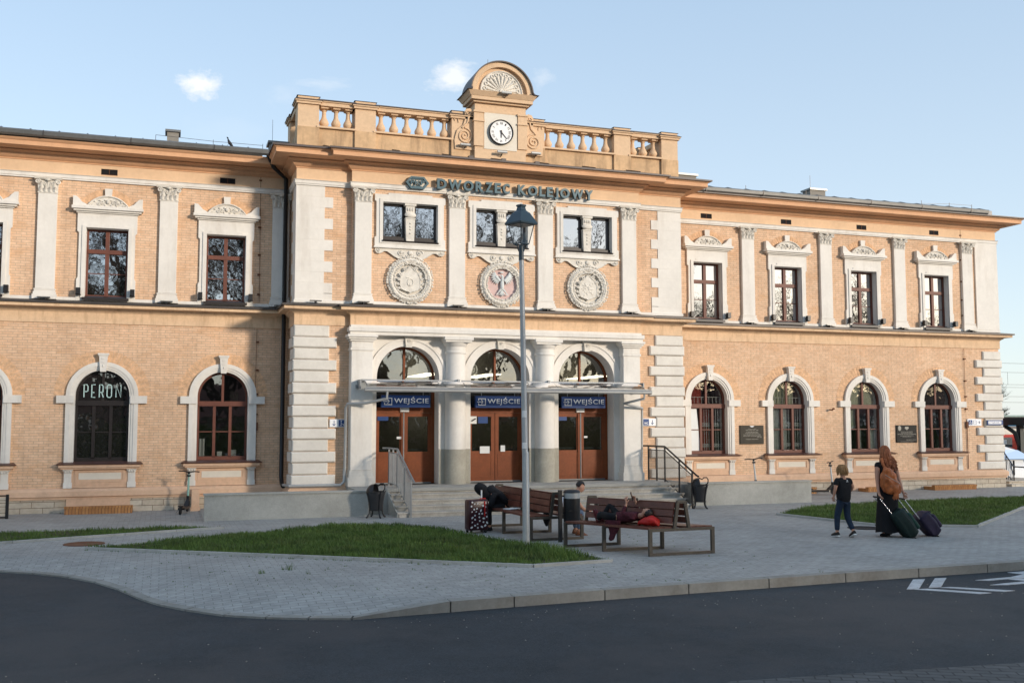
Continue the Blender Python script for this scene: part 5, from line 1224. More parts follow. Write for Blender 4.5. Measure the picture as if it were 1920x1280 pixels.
def trolley(loc, rz, tilt, mat, mat2, label, hl, w_=.36, d_=.24, h_=.56, sag=0):
    """soft trolley bag tilted back on its wheels, pulled by a long handle"""
    o = empty('trolley_bag', loc, rz, label, 'suitcase'); T = Matrix.Rotation(-tilt, 4, 'X')
    m = MB(T @ Matrix.Translation((0, 0, .05))); rbox(m, w_, d_, 0, h_, .06, 5)
    me = m.build('bag', mat, o, 60)
    crumple(me, 9, .022, 1)
    m = MB(T @ Matrix.Translation((0, -d_ / 2 - .03, .10))); rbox(m, w_ * .82, .09, 0, h_ * .62, .04, 4); m.build('front_pocket', mat2, o, 60)
    m = MB(T @ Matrix.Translation((0, -d_ / 2 - .0, .09 + h_ * .62))); rbox(m, w_ * .78, .06, 0, h_ * .24, .03, 4); m.build('top_pocket', mat2, o, 60)
    m = MB(T); 
    for x in (-.12, .12): m.tube([(x, d_ / 2 - .03, h_), (x, d_ / 2 - .03, h_ + hl)], .008, 6)
    m.build('handle_tube', 'chrome', o, 60)
    m = MB(T); m.tube([(-.13, d_ / 2 - .03, h_ + hl), (.13, d_ / 2 - .03, h_ + hl)], .016, 8); m.build('grip', 'rubber', o, 60)
    for x in (-w_ / 2 + .02, w_ / 2 - .02): MB(T).tube([(x - .02, d_ / 2 - .06, .03), (x + .02, d_ / 2 - .06, .03)], .042, 12).build('wheel', 'rubber', o, 40)
    m = MB(T); m.tube([(-.06, -d_ / 2 - .05, h_ * .9), (-.05, -d_ / 2 - .07, h_ * .93), (.05, -d_ / 2 - .07, h_ * .93), (.06, -d_ / 2 - .05, h_ * .9)], .01, 6); m.box(-.03, .03, -d_ / 2 - .085, -d_ / 2 - .07, h_ * .68, h_ * .71); m.build('carry_handle', 'rubber', o, 40)
    return o
trolley((13.00, -10.66, .0), R(74), R(37), 'dark_green_cloth', 'green_cloth', 'dark green wheeled bag pulled by the woman in her left hand', .43, w_=.40, h_=.55)
trolley((13.56, -10.60, .0), R(80), R(39), 'purple_cloth', 'purple_cloth', 'dark purple wheeled bag pulled by the woman in her right hand', .50, w_=.34, h_=.46)

# ------------------------------------------------------------------ scooters
def scooter(loc, rz, lean, steer, stem_mat, label, fold=False):
    o = empty('kick_scooter', loc, rz, label, 'scooter')     # forward = +x
    Lm = Matrix.Rotation(lean, 4, 'X')
    for x in (-.42, .42): m = MB(Lm); m.tube([(x, -.018, .10), (x, .018, .10)], .10, 18); m.build('wheel', 'rubber', o, 40)
    m = MB(Lm); m.box(-.34, .22, -.075, .075, .10, .145); m.hexa([(.2, -.06, .10), (.36, -.03, .26), (.36, .03, .26), (.2, .06, .10)], [(.2, -.06, .145), (.34, -.03, .30), (.34, .03, .30), (.2, .06, .145)]); m.box(-.44, -.30, -.06, .06, .17, .20); m.build('deck', 'cast_iron', o, 0)
    m = MB(Lm); m.tube([(.42, -.035, .10), (.40, -.035, .24), (.37, 0, .30)], .016, 6); m.tube([(.42, .035, .10), (.40, .035, .24), (.37, 0, .30)], .016, 6); m.tube([(.38, 0, .22), (.355, 0, .38)], [.04, .035], 8)
    m.tube([(.42 + .115 * math.cos(a), 0, .10 + .115 * math.sin(a)) for a in [PI * (.1 + .09 * i) for i in range(10)]], .02, 5); m.build('fork', 'cast_iron', o, 40)
    MB(Lm).tube([(.36, 0, .34), (.27, 0, .90)], [.026, .020], 10).build('stem', stem_mat, o, 60)
    Hm = Lm @ Matrix.Translation((.265, 0, .93)) @ Matrix.Rotation(steer, 4, 'Z')
    m = MB(Hm); m.tube([(0, -.24, .02), (0, -.14, .025), (0, 0, .0), (0, .14, .025), (0, .24, .02)], .015, 8); m.tube([(0, 0, -.04), (0, 0, .02)], .028, 8); m.box(-.03, .05, -.04, .04, -.10, -.06); m.tube([(.02, -.17, .02), (.05, -.10, .015)], .006, 4); m.build('handlebar', 'cast_iron', o, 40)
    MB(Lm).tube([(-.05, .08, .12), (-.02, .17, .01)], .008, 5).build('kickstand', 'steel', o, 0)
    return o
scooter((.50, -.98, 0), R(78), R(3), 0, 'scooter_green', 'pale green hire scooter parked by the stone base left of the ramp'); scooter((15.0, -2.4, .165), R(60), R(-5), R(8), 'scooter_white', 'white scooter on the right ramp with only its stem above the wall'); scooter((17.95, -1.05, 0), R(-4), R(6), R(-52), 'scooter_white', 'white scooter leaning beside the end of the right ramp wall, left of the boy')
# low barrier at the left edge
br = empty('low_barrier', (-3.2, -1.15, 0), 0, 'short black post and pale boards at the left edge by the wall', 'barrier')
MB().box(-.03, .03, -.03, .03, 0, .53).build('post', 'cast_iron', br, 0); MB().box(-1.4, -1.34, -.03, .03, 0, .53).build('post', 'cast_iron', br, 0); m = MB()
for z in (.06, .21, .36): m.box(-1.34, -.03, -.012, .012, z, z + .11)
m.build('board', 'base_stone', br, 0); m = MB()
m.bar((-1.37, 0, .50), (0, 0, .50), .03); m.bar((-1.37, 0, .03), (0, 0, .03), .03); m.build('rail', 'cast_iron', br, 0)
# pigeon
pg = MB(); pg.loft([[(x + 0 * a, r * math.cos(a), z + r * .9 * math.sin(a)) for a in [2 * PI * i / 8 for i in range(8)]] for x, z, r in ((-.17, .02, .006), (-.12, .045, .02), (-.04, .075, .045), (.03, .10, .05), (.075, .135, .032), (.095, .165, .026), (.115, .18, .022), (.14, .178, .008))])
pg.tube([(.02, .015, .05), (.02, .015, 0)], .005, 4); pg.tube([(.02, -.015, .05), (.02, -.015, 0)], .005, 4)
o = pg.build('pigeon', 'pigeon_grey', None, 60); o.location = (1.36, -.15, 8.985); o.rotation_euler = (0, R(-28), R(185)); tag(o, 'dark pigeon perched on the left wing roof edge', 'pigeon')
#@@
# ------------------------------------------------------------------ ground
def S(o): o['kind'] = 'structure'; return o
E_ = [(-40, -7.6), (-8, -8.0), (-4, -8.35), (-2.9, -8.7), (-2.25, -9.05), (-1.75, -9.42), (-1.25, -9.98), (-.85, -10.6), (-.52, -11.35), (-.22, -12.25), (.0, -12.75), (.3, -13.22), (.71, -13.72), (1.15, -14.02), (1.6, -14.24), (2.065, -14.40)]
KR = [(3.245, -14.31), (4.06, -14.24), (5.29, -14.16), (6.51, -14.09), (7.75, -14.04), (9.03, -13.97), (10.31, -13.93), (11.58, -13.9), (12.85, -13.86), (14.1, -13.82), (15.4, -13.8), (16.6, -13.78), (60, -13.5)]
def offs(P, d):
    out = []
    for i, p in enumerate(P):
        a = Vector(P[max(i - 1, 0)]); b = Vector(P[min(i + 1, len(P) - 1)]); t = (b - a).normalized(); out.append((p[0] - t.y * d, p[1] + t.x * d))
    return out
I_ = offs(E_, .95); I_[-1] = (2.35, -13.35); I_[-2] = (1.75, -13.2); I_[-3] = (1.35, -13.0)
KI = offs(E_, .13)
mb = MB()
main = I_ + KR + [(60, 8), (26.5, 8), (26.5, 0.2), (-40, .2)]
tri = tessellate_polygon([[Vector((p[0], p[1], 0)) for p in main]])
mb.add([(p[0], p[1], 0) for p in main], [tuple(t) for t in tri])
n = len(E_)
mb.add([(p[0], p[1], -.098) for p in KI] + [(p[0], p[1], 0) for p in I_], [(i, i + 1, i + 1 + n, i + n) for i in range(n - 1)])
mb.add([(KI[-1][0], KI[-1][1], -.098), (KR[0][0], KR[0][1], 0), (I_[-1][0], I_[-1][1], 0)], [(0, 1, 2)])
S(mb.build('pavement', 'pavers', None, 0))
mb = MB()      # kerb stones
def stone(a, b, a2, b2, za, zb, zl=-.16, g=.010):
    a, b, a2, b2 = map(Vector, (a, b, a2, b2)); t = (b - a).normalized() * g
    mb.hexa([(*(a + t), zl), (*(b - t), zl), (*(b2 - t), zl), (*(a2 + t), zl)], [(*(a + t), za), (*(b - t), zb), (*(b2 - t), zb + .004), (*(a2 + t), za + .004)])
for i in range(n - 1):
    a, b = Vector(E_[i]), Vector(E_[i + 1]); L_ = (b - a).length; k = max(1, round(L_ / .62)) if L_ < 8 else 30
    for j in range(k):
        stone(a.lerp(b, j / k), a.lerp(b, (j + 1) / k), Vector(KI[i]).lerp(Vector(KI[i + 1]), j / k), Vector(KI[i]).lerp(Vector(KI[i + 1]), (j + 1) / k), -.098, -.098)
K2 = offs(KR, .15)
stone(E_[-1], KR[0], (KI[-1][0], KI[-1][1]), K2[0], -.098, .006)
for i in range(len(KR) - 1):
    a, b = Vector(KR[i]), Vector(KR[i + 1]); k = max(1, round((b - a).length / 1.25))
    for j in range(k): stone(a.lerp(b, j / k), a.lerp(b, (j + 1) / k), Vector(K2[i]).lerp(Vector(K2[i + 1]), j / k), Vector(K2[i]).lerp(Vector(K2[i + 1]), (j + 1) / k), .004, .004, g=.009)
S(mb.build('kerb', 'kerb_concrete', None, 0))
mb = MB(); mb.slabz([(-60, -34), (80, -34), (80, -7), (-60, -6)], -.3, -.122); S(mb.build('road', 'asphalt', None, 0))
mb = MB(); mb.slabz([(4.6, -18.28), (7.5, -18.57), (12, -18.9), (60, -19.5), (60, -24), (4.6, -24), (3.2, -19.5)], -.2, -.09); S(mb.build('near_pavement', 'near_pavers', None, 0))
mb = MB(); v = []; 
mb.add([(-600, -900, -.33), (900, -900, -.33), (900, 8.0, -.33), (-600, 8.0, -.33), (900, 11, -3.0), (-600, 11, -3.0), (2500, 3000, -3.0), (-2500, 3000, -3.0)], [(0, 1, 2, 3), (3, 2, 4, 5), (5, 4, 6, 7)]); S(mb.build('ground', 'soil', None, 0))
# road markings
mb = MB()
for q in ([(10.09, -14.09), (10.25, -14.11), (9.53, -14.78), (9.42, -14.74)],): pass
def mark(P): mb.slabz(P, -.122, -.117)
mark([(10.07, -14.09), (10.26, -14.11), (9.57, -14.785), (9.41, -14.742)]); mark([(10.44, -14.10), (10.62, -14.127), (9.97, -14.745), (9.78, -14.731)])
mark([(9.50, -14.785), (9.70, -14.80), (10.25, -15.34), (10.05, -15.35)]); mark([(9.93, -14.775), (10.10, -14.78), (10.68, -15.30), (10.48, -15.32)])
mark([(10.85, -14.43), (11.0, -14.52), (11.7, -14.47), (12.4, -14.20), (12.3, -14.08), (11.55, -14.36)]); mark([(10.72, -14.83), (10.95, -14.90), (11.5, -14.87), (12.6, -14.62), (12.6, -14.50), (11.6, -14.72), (11.0, -14.78)]); mark([(11.35, -14.52), (11.6, -14.50), (11.75, -14.72), (11.5, -14.74)])
mark([(11.85, -14.0), (12.6, -13.98), (12.6, -14.3), (11.95, -14.28)])
S(mb.build('road_marking', 'road_paint', None, 0))
# manhole covers
def manhole(x, y, r, mat, label, gr=None):
    m = MB(); m.lathe([(r, .0), (r, .008), (r - .03, .012), (r - .04, .007), (0, .007)], 0, 0, 28); o = m.build('manhole_cover', mat, None, 40); o.location = (x, y, .002); tag(o, label, 'manhole cover'); return o
manhole(-1.25, -6.75, .34, 'ladder_brown', 'round rust brown manhole cover between the two left lawns'); manhole(13.2, -9.05, .33, 'black_fabric', 'dark manhole cover at the tip of the right lawn by the woman')
# ------------------------------------------------------------------ lawns
def lawn(poly, nblade, label_soil, h0, h1, seed, edge=None, clump=()):
    rnd = random.Random(seed)
    m = MB(); m.slabz(poly, .0, .012); S(m.build('lawn_soil', 'soil', None, 0))
    xs = [p[0] for p in poly]; ys = [p[1] for p in poly]
    def inside(x, y):
        c = False; j = len(poly) - 1
        for i in range(len(poly)):
            if (poly[i][1] > y) != (poly[j][1] > y) and x < (poly[j][0] - poly[i][0]) * (y - poly[i][1]) / (poly[j][1] - poly[i][1]) + poly[i][0]: c = not c
            j = i
        return c
    V, F = [], []; k = 0
    while k < nblade:
        x, y = rnd.uniform(min(xs), max(xs)), rnd.uniform(min(ys), max(ys))
        if not inside(x, y): continue
        dn = noise.noise(Vector((x * 1.4, y * 1.4, seed))) ; dn2 = noise.noise(Vector((x * 5, y * 5, seed + 3)))
        if rnd.random() > .82 + dn * .5: continue
        k += 1
        hh = rnd.uniform(h0, h1) * (1 + .45 * dn + .45 * dn2)
        for cx, cy, cr, cm in clump:
            d = math.hypot(x - cx, y - cy)
            if d < cr: hh *= 1 + cm * (1 - d / cr)
        a = rnd.uniform(0, 2 * PI); wd_ = rnd.uniform(.004, .008); bx, by = math.cos(a) * wd_, math.sin(a) * wd_; la = rnd.uniform(0, 2 * PI); ln = rnd.uniform(.1, .6) * hh
        lx_, ly_ = math.cos(la) * ln, math.sin(la) * ln; o = len(V)
        V += [(x - bx, y - by, .01), (x + bx, y + by, .01), (x + bx * .7 + lx_ * .35, y + by * .7 + ly_ * .35, hh * .6), (x - bx * .7 + lx_ * .35, y - by * .7 + ly_ * .35, hh * .6), (x + lx_, y + ly_, hh)]
        F += [(o, o + 1, o + 2, o + 3), (o + 3, o + 2, o + 4)]
    me = bpy.data.meshes.new('grass'); me.from_pydata(V, [], F); me.materials.append(MATS['grass_blade']); o = link('grass', me); o['kind'] = 'stuff'; tag(o, label_soil, 'grass')
    if edge:
        m = MB()
        for a, b in zip(edge, edge[1:]):
            a, b = Vector(a), Vector(b); L_ = (b - a).length; kk = max(1, round(L_ / 1.0)); t = (b - a).normalized(); nn = Vector((-t.y, t.x)) * .035
            for j in range(kk):
                p, q = a.lerp(b, j / kk) + t * .004, a.lerp(b, (j + 1) / kk) - t * .004
                m.hexa([(*(p - nn), -.01), (*(q - nn), -.01), (*(q + nn), -.01), (*(p + nn), -.01)], [(*(p - nn), .045), (*(q - nn), .045), (*(q + nn), .045), (*(p + nn), .045)])
        S(m.build('lawn_edging', 'edging_concrete', None, 0))
P1 = [(-1.17, -7.6), (2.05, -9.79), (5.13, -11.98), (6.43, -11.84), (6.10, -10.3), (5.85, -9.2), (5.45, -7.9), (5.15, -6.7), (4.9, -5.95), (4.2, -5.35), (3.25, -5.24), (1.11, -6.35)]
P2 = [(-7, -7.85), (1.19, -4.9), (-.01, -4.42), (-7, -4.43)]
P3 = [(13.2, -6.0), (13.7, -8.75), (15.4, -9.67), (19.9, -6.44), (25.5, -3.2), (22.2, -3.8), (18.6, -3.86), (15.3, -4.48)]
lawn(P1, 46000, 'large middle lawn of rough green grass round the lamp post', .05, .105, 1, [P1[-1], P1[0], P1[1], P1[2], P1[3], P1[4], P1[5], P1[6], P1[7], P1[8]], [(5.8, -10.4, 1.0, .7), (6.0, -11.3, .6, .4)])
lawn(P2, 15000, 'narrow lawn at the left edge in front of the station', .045, .085, 2, [P2[0], P2[1]])
lawn(P3, 36000, 'lawn on the right behind the boy and the woman', .05, .10, 3, [P3[0], P3[1], P3[2], P3[3], P3[4]])
# weeds in the paving joints
rnd = random.Random(12); V, F = [], []
def tuft(x, y, n, h, r):
    for _ in range(n):
        a = rnd.uniform(0, 2 * PI); q = rnd.uniform(0, r); X, Y = x + q * math.cos(a), y + q * math.sin(a); hh = rnd.uniform(.4, 1) * h; b = rnd.uniform(0, PI); wx, wy = .004 * math.cos(b), .004 * math.sin(b); la = rnd.uniform(0, 2 * PI); o = len(V)
        V.extend([(X - wx, Y - wy, 0), (X + wx, Y + wy, 0), (X + math.cos(la) * hh * .4, Y + math.sin(la) * hh * .4, hh)]); F.append((o, o + 1, o + 2))
for _ in range(260):
    x, y = rnd.uniform(-.5, 9), rnd.uniform(-13.8, -8.5)
    if y < -12.5 and x < 1.5: continue
    if -11.9 < y and x > 1.0 and x < 6.4 and y > -9.3 - (x - 1.2) * .7: continue
    tuft(x, y, rnd.randint(2, 6), rnd.uniform(.012, .035), .03)
tuft(1.75, -11.05, 34, .13, .10); tuft(1.35, -11.3, 22, .09, .07); tuft(1.95, -11.55, 10, .06, .05)
for i in range(60):
    t = rnd.random(); tuft(-1.17 + 6.3 * t, -7.72 - 4.38 * t, 5, .04, .05)
for i in range(30):
    x = rnd.uniform(-2.5, 2.5) if i < 12 else rnd.uniform(16.3, 25.5); tuft(x, -.12 - rnd.random() * .1, 4, .05, .05)
me = bpy.data.meshes.new('weeds'); me.from_pydata(V, [], F); me.materials.append(MATS['grass_blade']); o = link('weeds', me); o['kind'] = 'stuff'; tag(o, 'small weeds growing in the joints of the grey paving', 'weeds')
# grit and small stones on the road
rnd = random.Random(5); m = MB()
for _ in range(420):
    x, y = rnd.uniform(-6, 14), rnd.uniform(-21, -12.5)
    if y > -14.9 + .0 * x and x < 14 and x > 1.5: y = -14.5 - rnd.random() * .5
    if x < 1.5 and y > -14.6: continue
    r_ = rnd.uniform(.004, .010); m.ball((x, y, -.119), (r_, r_, r_ * .6), 5, 3)
o = m.build('road_grit', 'kerb_concrete', None, 0); o['kind'] = 'stuff'; tag(o, 'scattered pale grit lying on the dark asphalt', 'grit')

# ------------------------------------------------------------------ beyond the right corner
car = empty('white_car', (30.2, 4.9, -.30), 0, 'white car parked beyond the right corner of the station', 'car')
def carbody(m, ys):
    for yy in ys: pass
prof = [(-1.95, .30), (-2.0, .62), (-1.92, .85), (-1.70, .95), (-1.45, 1.35), (-1.2, 1.45), (-.2, 1.47), (.25, 1.36), (1.05, .98), (1.75, .86), (2.02, .70), (2.06, .42), (2.0, .26), (-1.9, .24)]
m = MB(); m.loft([[(x * (1 - .02 * abs(y) ** 3), y, z if z < 1.0 else z) for x, z in prof] for y in (-.78, 0, .78)]); 
vs = []; m = MB()
rings = []
for y, s_, dz in ((-.86, .96, -.06), (-.80, .99, -.01), (-.6, 1, 0), (.6, 1, 0), (.80, .99, -.01), (.86, .96, -.06)): rings.append([(x * s_, y * (1 if z < .98 else .82), z + (dz if z > .5 else 0)) for x, z in prof])
m.loft(rings); m.build('body', 'van_paint', car, 50)
m = MB(); m.add([(-1.35, -.862, .99), (.92, -.862, .99), (.28, -.735, 1.32), (-1.2, -.735, 1.38)], [(0, 1, 2, 3)]); m.add([(1.06, -.60, 1.0), (1.06, .60, 1.0), (.27, .55, 1.37), (.27, -.55, 1.37)], [(0, 1, 2, 3)])
o = m.build('window', 'car_glass', car, 0); o.location = (.012, -.015, .01)
for x in (-1.25, 1.3):
    for y in (-.80, .80): w_ = MB().tube([(x, y - .09, .30), (x, y + .09, .30)], .30, 20).build('wheel', 'rubber', car, 40); MB().tube([(x, y - .10, .30), (x, y + .10, .30)], .18, 14).build('rim', 'steel', w_, 40)
m = MB(); m.ball((.80, -.93, 1.0), (.09, .06, .07), 8, 6); m.build('mirror', 'cast_iron', car, 50); m = MB(); m.box(-.02, -.01, -.885, -.80, .4, .95); m.build('door_seam', 'cast_iron', car, 0)
rl = empty('ramp_railing', (26.6, .5, 0), 0, 'dark sloping metal railing beside the right corner of the station', 'railing')
m = MB(); m.tube([(-.2, -1.2, .62), (0, 0, .62), (.78, 1.3, 1.2), (1.6, 2.8, 1.2)], .022, 6); m.tube([(0, 0, .1), (.78, 1.3, .5), (1.6, 2.8, .5)], .014, 5); m.build('handrail', 'dark_rail', rl, 40)
m = MB()
for i in range(12): t = i / 11; x, y = .0 + 1.2 * t, 2.05 * t; z1 = .62 + .58 * min(1, t / .65); m.tube([(x, y, 0), (x, y, z1)], .012 if i % 4 else .022, 5)
m.build('baluster_bars', 'dark_rail', rl, 0)
m = MB(); m.box(26.0, 27.4, .0, 1.4, 0, .08); m.box(26.2, 28.2, .3, 3, .08, .16); o = m.build('side_step', 'base_stone', None, 0); tag(o, 'low stone side step at the right corner of the station', 'step')
pc = empty('platform_canopy', (44, 16, -3), 0, 'dark platform roof on steel posts beyond the right corner', 'platform roof')
m = MB(); m.box(-8, 26, -2.2, 2.2, 5.30, 5.42); m.hexa([(-8, -.8, 4.9), (26, -.8, 4.9), (26, .8, 4.9), (-8, .8, 4.9)], [(-8, -2.2, 5.30), (26, -2.2, 5.30), (26, 2.2, 5.30), (-8, 2.2, 5.30)]); m.build('roof', 'canopy_steel', pc, 0)
MB().box(-8, 26, -2.24, -2.2, 5.34, 5.42).build('roof_edge', 'canopy_edge', pc, 0)
for x in (-6.3, -1.3, 3.7, 8.7):
    m = MB(); m.box(x - .13, x + .13, -.13, .13, 0, 5.0)
    for s_ in (-1, 1): m.tube([(x, 0, 3.6), (x + s_ * .35, 0, 4.5), (x + s_ * 1.1, 0, 4.92)], [.12, .12, .10], 5); m.tube([(x, 0, 3.2), (x + s_ * 1.0, -.1, 3.55)], .06, 5)
    m.build('post', 'canopy_steel', pc, 30)
MB().box(-2.4, -1.0, -1.9, -1.8, 5.16, 5.22).build('tube_light', 'tube_light', pc, 0); MB().box(2.4, 4.0, -1.9, -1.8, 5.16, 5.22).build('tube_light', 'tube_light', pc, 0)
m = MB(); m.slabz([(30, 13), (110, 13), (110, 20), (30, 20)], -3.0, -2.2); S(m.build('platform', 'landing_stone', None, 0))
tr = empty('red_train', (60, 24, -3), 0, 'red and cream train with pale blue roof behind the platform', 'train')
def band(nm, mat, z0, z1, y=-1.45): return MB().box(-26, 26, y, 1.45, z0, z1).build(nm, mat, tr, 0)
band('lower_body', 'train_red', .9, 4.32); band('cream_band', 'train_white', 4.32, 4.66, -1.44); band('window_band', 'train_grey', 4.66, 4.84, -1.42); m = MB(); m.hexa([(-26, -1.40, 4.84), (26, -1.40, 4.84), (26, 1.4, 4.84), (-26, 1.4, 4.84)], [(-26, -1.0, 5.15), (26, -1.0, 5.15), (26, 1, 5.15), (-26, 1, 5.15)]); m.build('roof', 'train_blue', tr, 0)
for i in range(26):
    x = -24 + i * 1.9; w_ = MB().box(x, x + 1.3, -1.465, -1.44, 3.55, 4.15).build('window', 'car_glass', tr, 0)
MB().box(-12.1, -11.75, -1.48, -1.46, 3.75, 4.0).build('window_notice', 'paper', tr, 0)
# overhead wires on masts
ow = empty('overhead_wires', (60, 22, -3), 0, 'thin railway catenary wires strung over the tracks at the right', 'overhead wires'); m = MB()
for z in (8.6, 8.05, 7.32, 7.15, 6.6, 6.25): m.tube([(-70, 0, z + .3), (-30, 0, z), (10, 0, z), (60, 0, z + .2)], .012, 4)
for i in range(12): m.tube([(-30 + i * 6, 0, 8.05), (-30 + i * 6, 0, 7.32)], .008, 4)
m.build('wire', 'cast_iron', ow, 0); m = MB()
for x in (-68, 52): m.tube([(x, .5, 0), (x, .5, 9.4)], .12, 6); m.tube([(x, .5, 8.6), (x, -1.5, 8.9)], .05, 5)
m.build('mast', 'galvanised', ow, 0)

# ------------------------------------------------------------------ trees (across the road: seen only in the glass and as shade; one beyond the tracks)
def tree_mesh(seed, H, spread, depth, leaf, r0, lean=0, twig=.9):
    rnd = random.Random(seed); m = MB(); LV, LF = [], []
    def br(p, d, L_, r, lv):
        n = 3 if lv > 1 else 2; pts = [p]; rs = [r]; q = p.copy(); dd = d.copy()
        for i in range(n):
            dd = (dd + Vector((rnd.uniform(-1, 1), rnd.uniform(-1, 1), rnd.uniform(-.4, .7))) * .22).normalized(); q = q + dd * L_ / n; pts.append(q.copy()); rs.append(r * (1 - .42 * (i + 1) / n))
        m.tube(pts, rs, 7 if lv > 3 else (5 if lv > 1 else 3), cap=False)
        if lv == 0:
            if leaf:
                for _ in range(leaf):
                    t = rnd.random(); c = pts[0].lerp(pts[-1], t) + Vector((rnd.uniform(-.15, .15), rnd.uniform(-.15, .15), rnd.uniform(-.15, .15))); a = rnd.uniform(0, PI); s_ = rnd.uniform(.05, .10); u = Vector((math.cos(a), math.sin(a), rnd.uniform(-.6, .6))) * s_; v = Vector((-math.sin(a), math.cos(a), rnd.uniform(-.6, .6))) * s_ * .7; o = len(LV)
                    LV.extend([c - u, c + v, c + u, c - v]); LF.append((o, o + 1, o + 2, o + 3))
            return
        k = 3 if lv < 4 else 4
        for i in range(k + (1 if lv <= 2 else 0)):
            t = .35 + .65 * (i + rnd.random()) / (k + 1); c = pts[min(int(t * n), n - 1)].lerp(pts[min(int(t * n) + 1, n)], (t * n) % 1)
            a = rnd.uniform(0, 2 * PI); o_ = Vector((math.cos(a), math.sin(a), 0)); nd = (dd * .55 + o_ * spread + Vector((0, 0, .25))).normalized()
            br(c, nd, L_ * rnd.uniform(.55, .75), rs[min(int(t * n), n)] * .62, lv - 1)
        br(q, dd, L_ * .66, rs[-1], lv - 1)
    br(Vector((0, 0, 0)), Vector((lean, 0, 1)).normalized(), H * .36, r0, depth)
    tk = m.mesh('crown_branches', 'bark', 0); lf = None
    if LV: lf = bpy.data.meshes.new('leaves'); lf.from_pydata(LV, [], LF); lf.materials.append(MATS['spring_leaf'])
    return tk, lf
T1 = tree_mesh(3, 19, .62, 5, 3, .42); T2 = tree_mesh(11, 17, .75, 5, 5, .36)
def tree(i, x, y, rz, s, label, grp, nm='bare_tree'):
    o = empty(nm, (x, y, -.3), rz, label, 'tree', grp); o.scale = (s, s, s); t = (T1, T2)[i]
    link('trunk', t[0], o)
    if t[1]: link('crown', t[1], o)
TL = [(-9, -41, 0, 1.0), (-2.5, -38.5, 1, 1.05), (3.5, -42, 0, 1.0), (8.5, -38.5, 1, .9), (14, -41, 0, 1.05), (20, -40, 1, 1.05), (26, -42, 0, .85), (32, -40, 1, .68), (38, -41, 0, .76), (44, -41, 1, .80), (50.5, -43, 0, .78), (57, -41, 1, .72), (-16, -40, 1, 1.1)]
for i, (x, y, k, s_) in enumerate(TL): tree(k, x, y, i * 1.7, s_ * 1.15, 'bare spring tree across the road, seen only as a reflection in the panes', 'trees across the road')
tree(1, 71.5, 47, .5, .43, 'small pale budding tree beyond the railway at the right edge', None); 
# a long terrace across the road, only seen in the glass
hb = empty('street_house', (18, -62, -.3), 0, 'long plain house across the road, mirrored dark in the lower panes', 'house'); MB().box(-45, 60, -6, 6, 0, 2.9).build('wall', 'house_plaster', hb, 0)
m = MB(); m.hexa([(-46, -7, 2.9), (61, -7, 2.9), (61, 7, 2.9), (-46, 7, 2.9)], [(-46, -.2, 5.8), (61, -.2, 5.8), (61, .2, 5.8), (-46, .2, 5.8)]); m.build('roof', 'house_roof', hb, 0)
for i in range(32):
    for z in (1.1,): MB().box(-43 + i * 3.2, -41.8 + i * 3.2, 6.0, 6.05, z, z + 1.7).build('window', 'car_glass', hb, 0)
m = MB(); rnd = random.Random(2)
V, F = [], []
for _ in range(9000):
    x, y, z = rnd.uniform(-20, 55), -35.5 + rnd.uniform(-.7, .7), rnd.uniform(0, 1.9) ** 1; a = rnd.uniform(0, PI); s_ = rnd.uniform(.08, .16); o = len(V); V += [(x - s_ * math.cos(a), y - s_ * math.sin(a), z - .3), (x + s_ * math.cos(a), y + s_ * math.sin(a), z - .2), (x, y, z + s_)]; F.append((o, o + 1, o + 2))
me = bpy.data.meshes.new('hedge'); me.from_pydata(V, [], F); me.materials.append(MATS['spring_leaf']); o = link('hedge', me); o['kind'] = 'stuff'; tag(o, 'low hedge across the road, mirrored in the door glass', 'hedge')
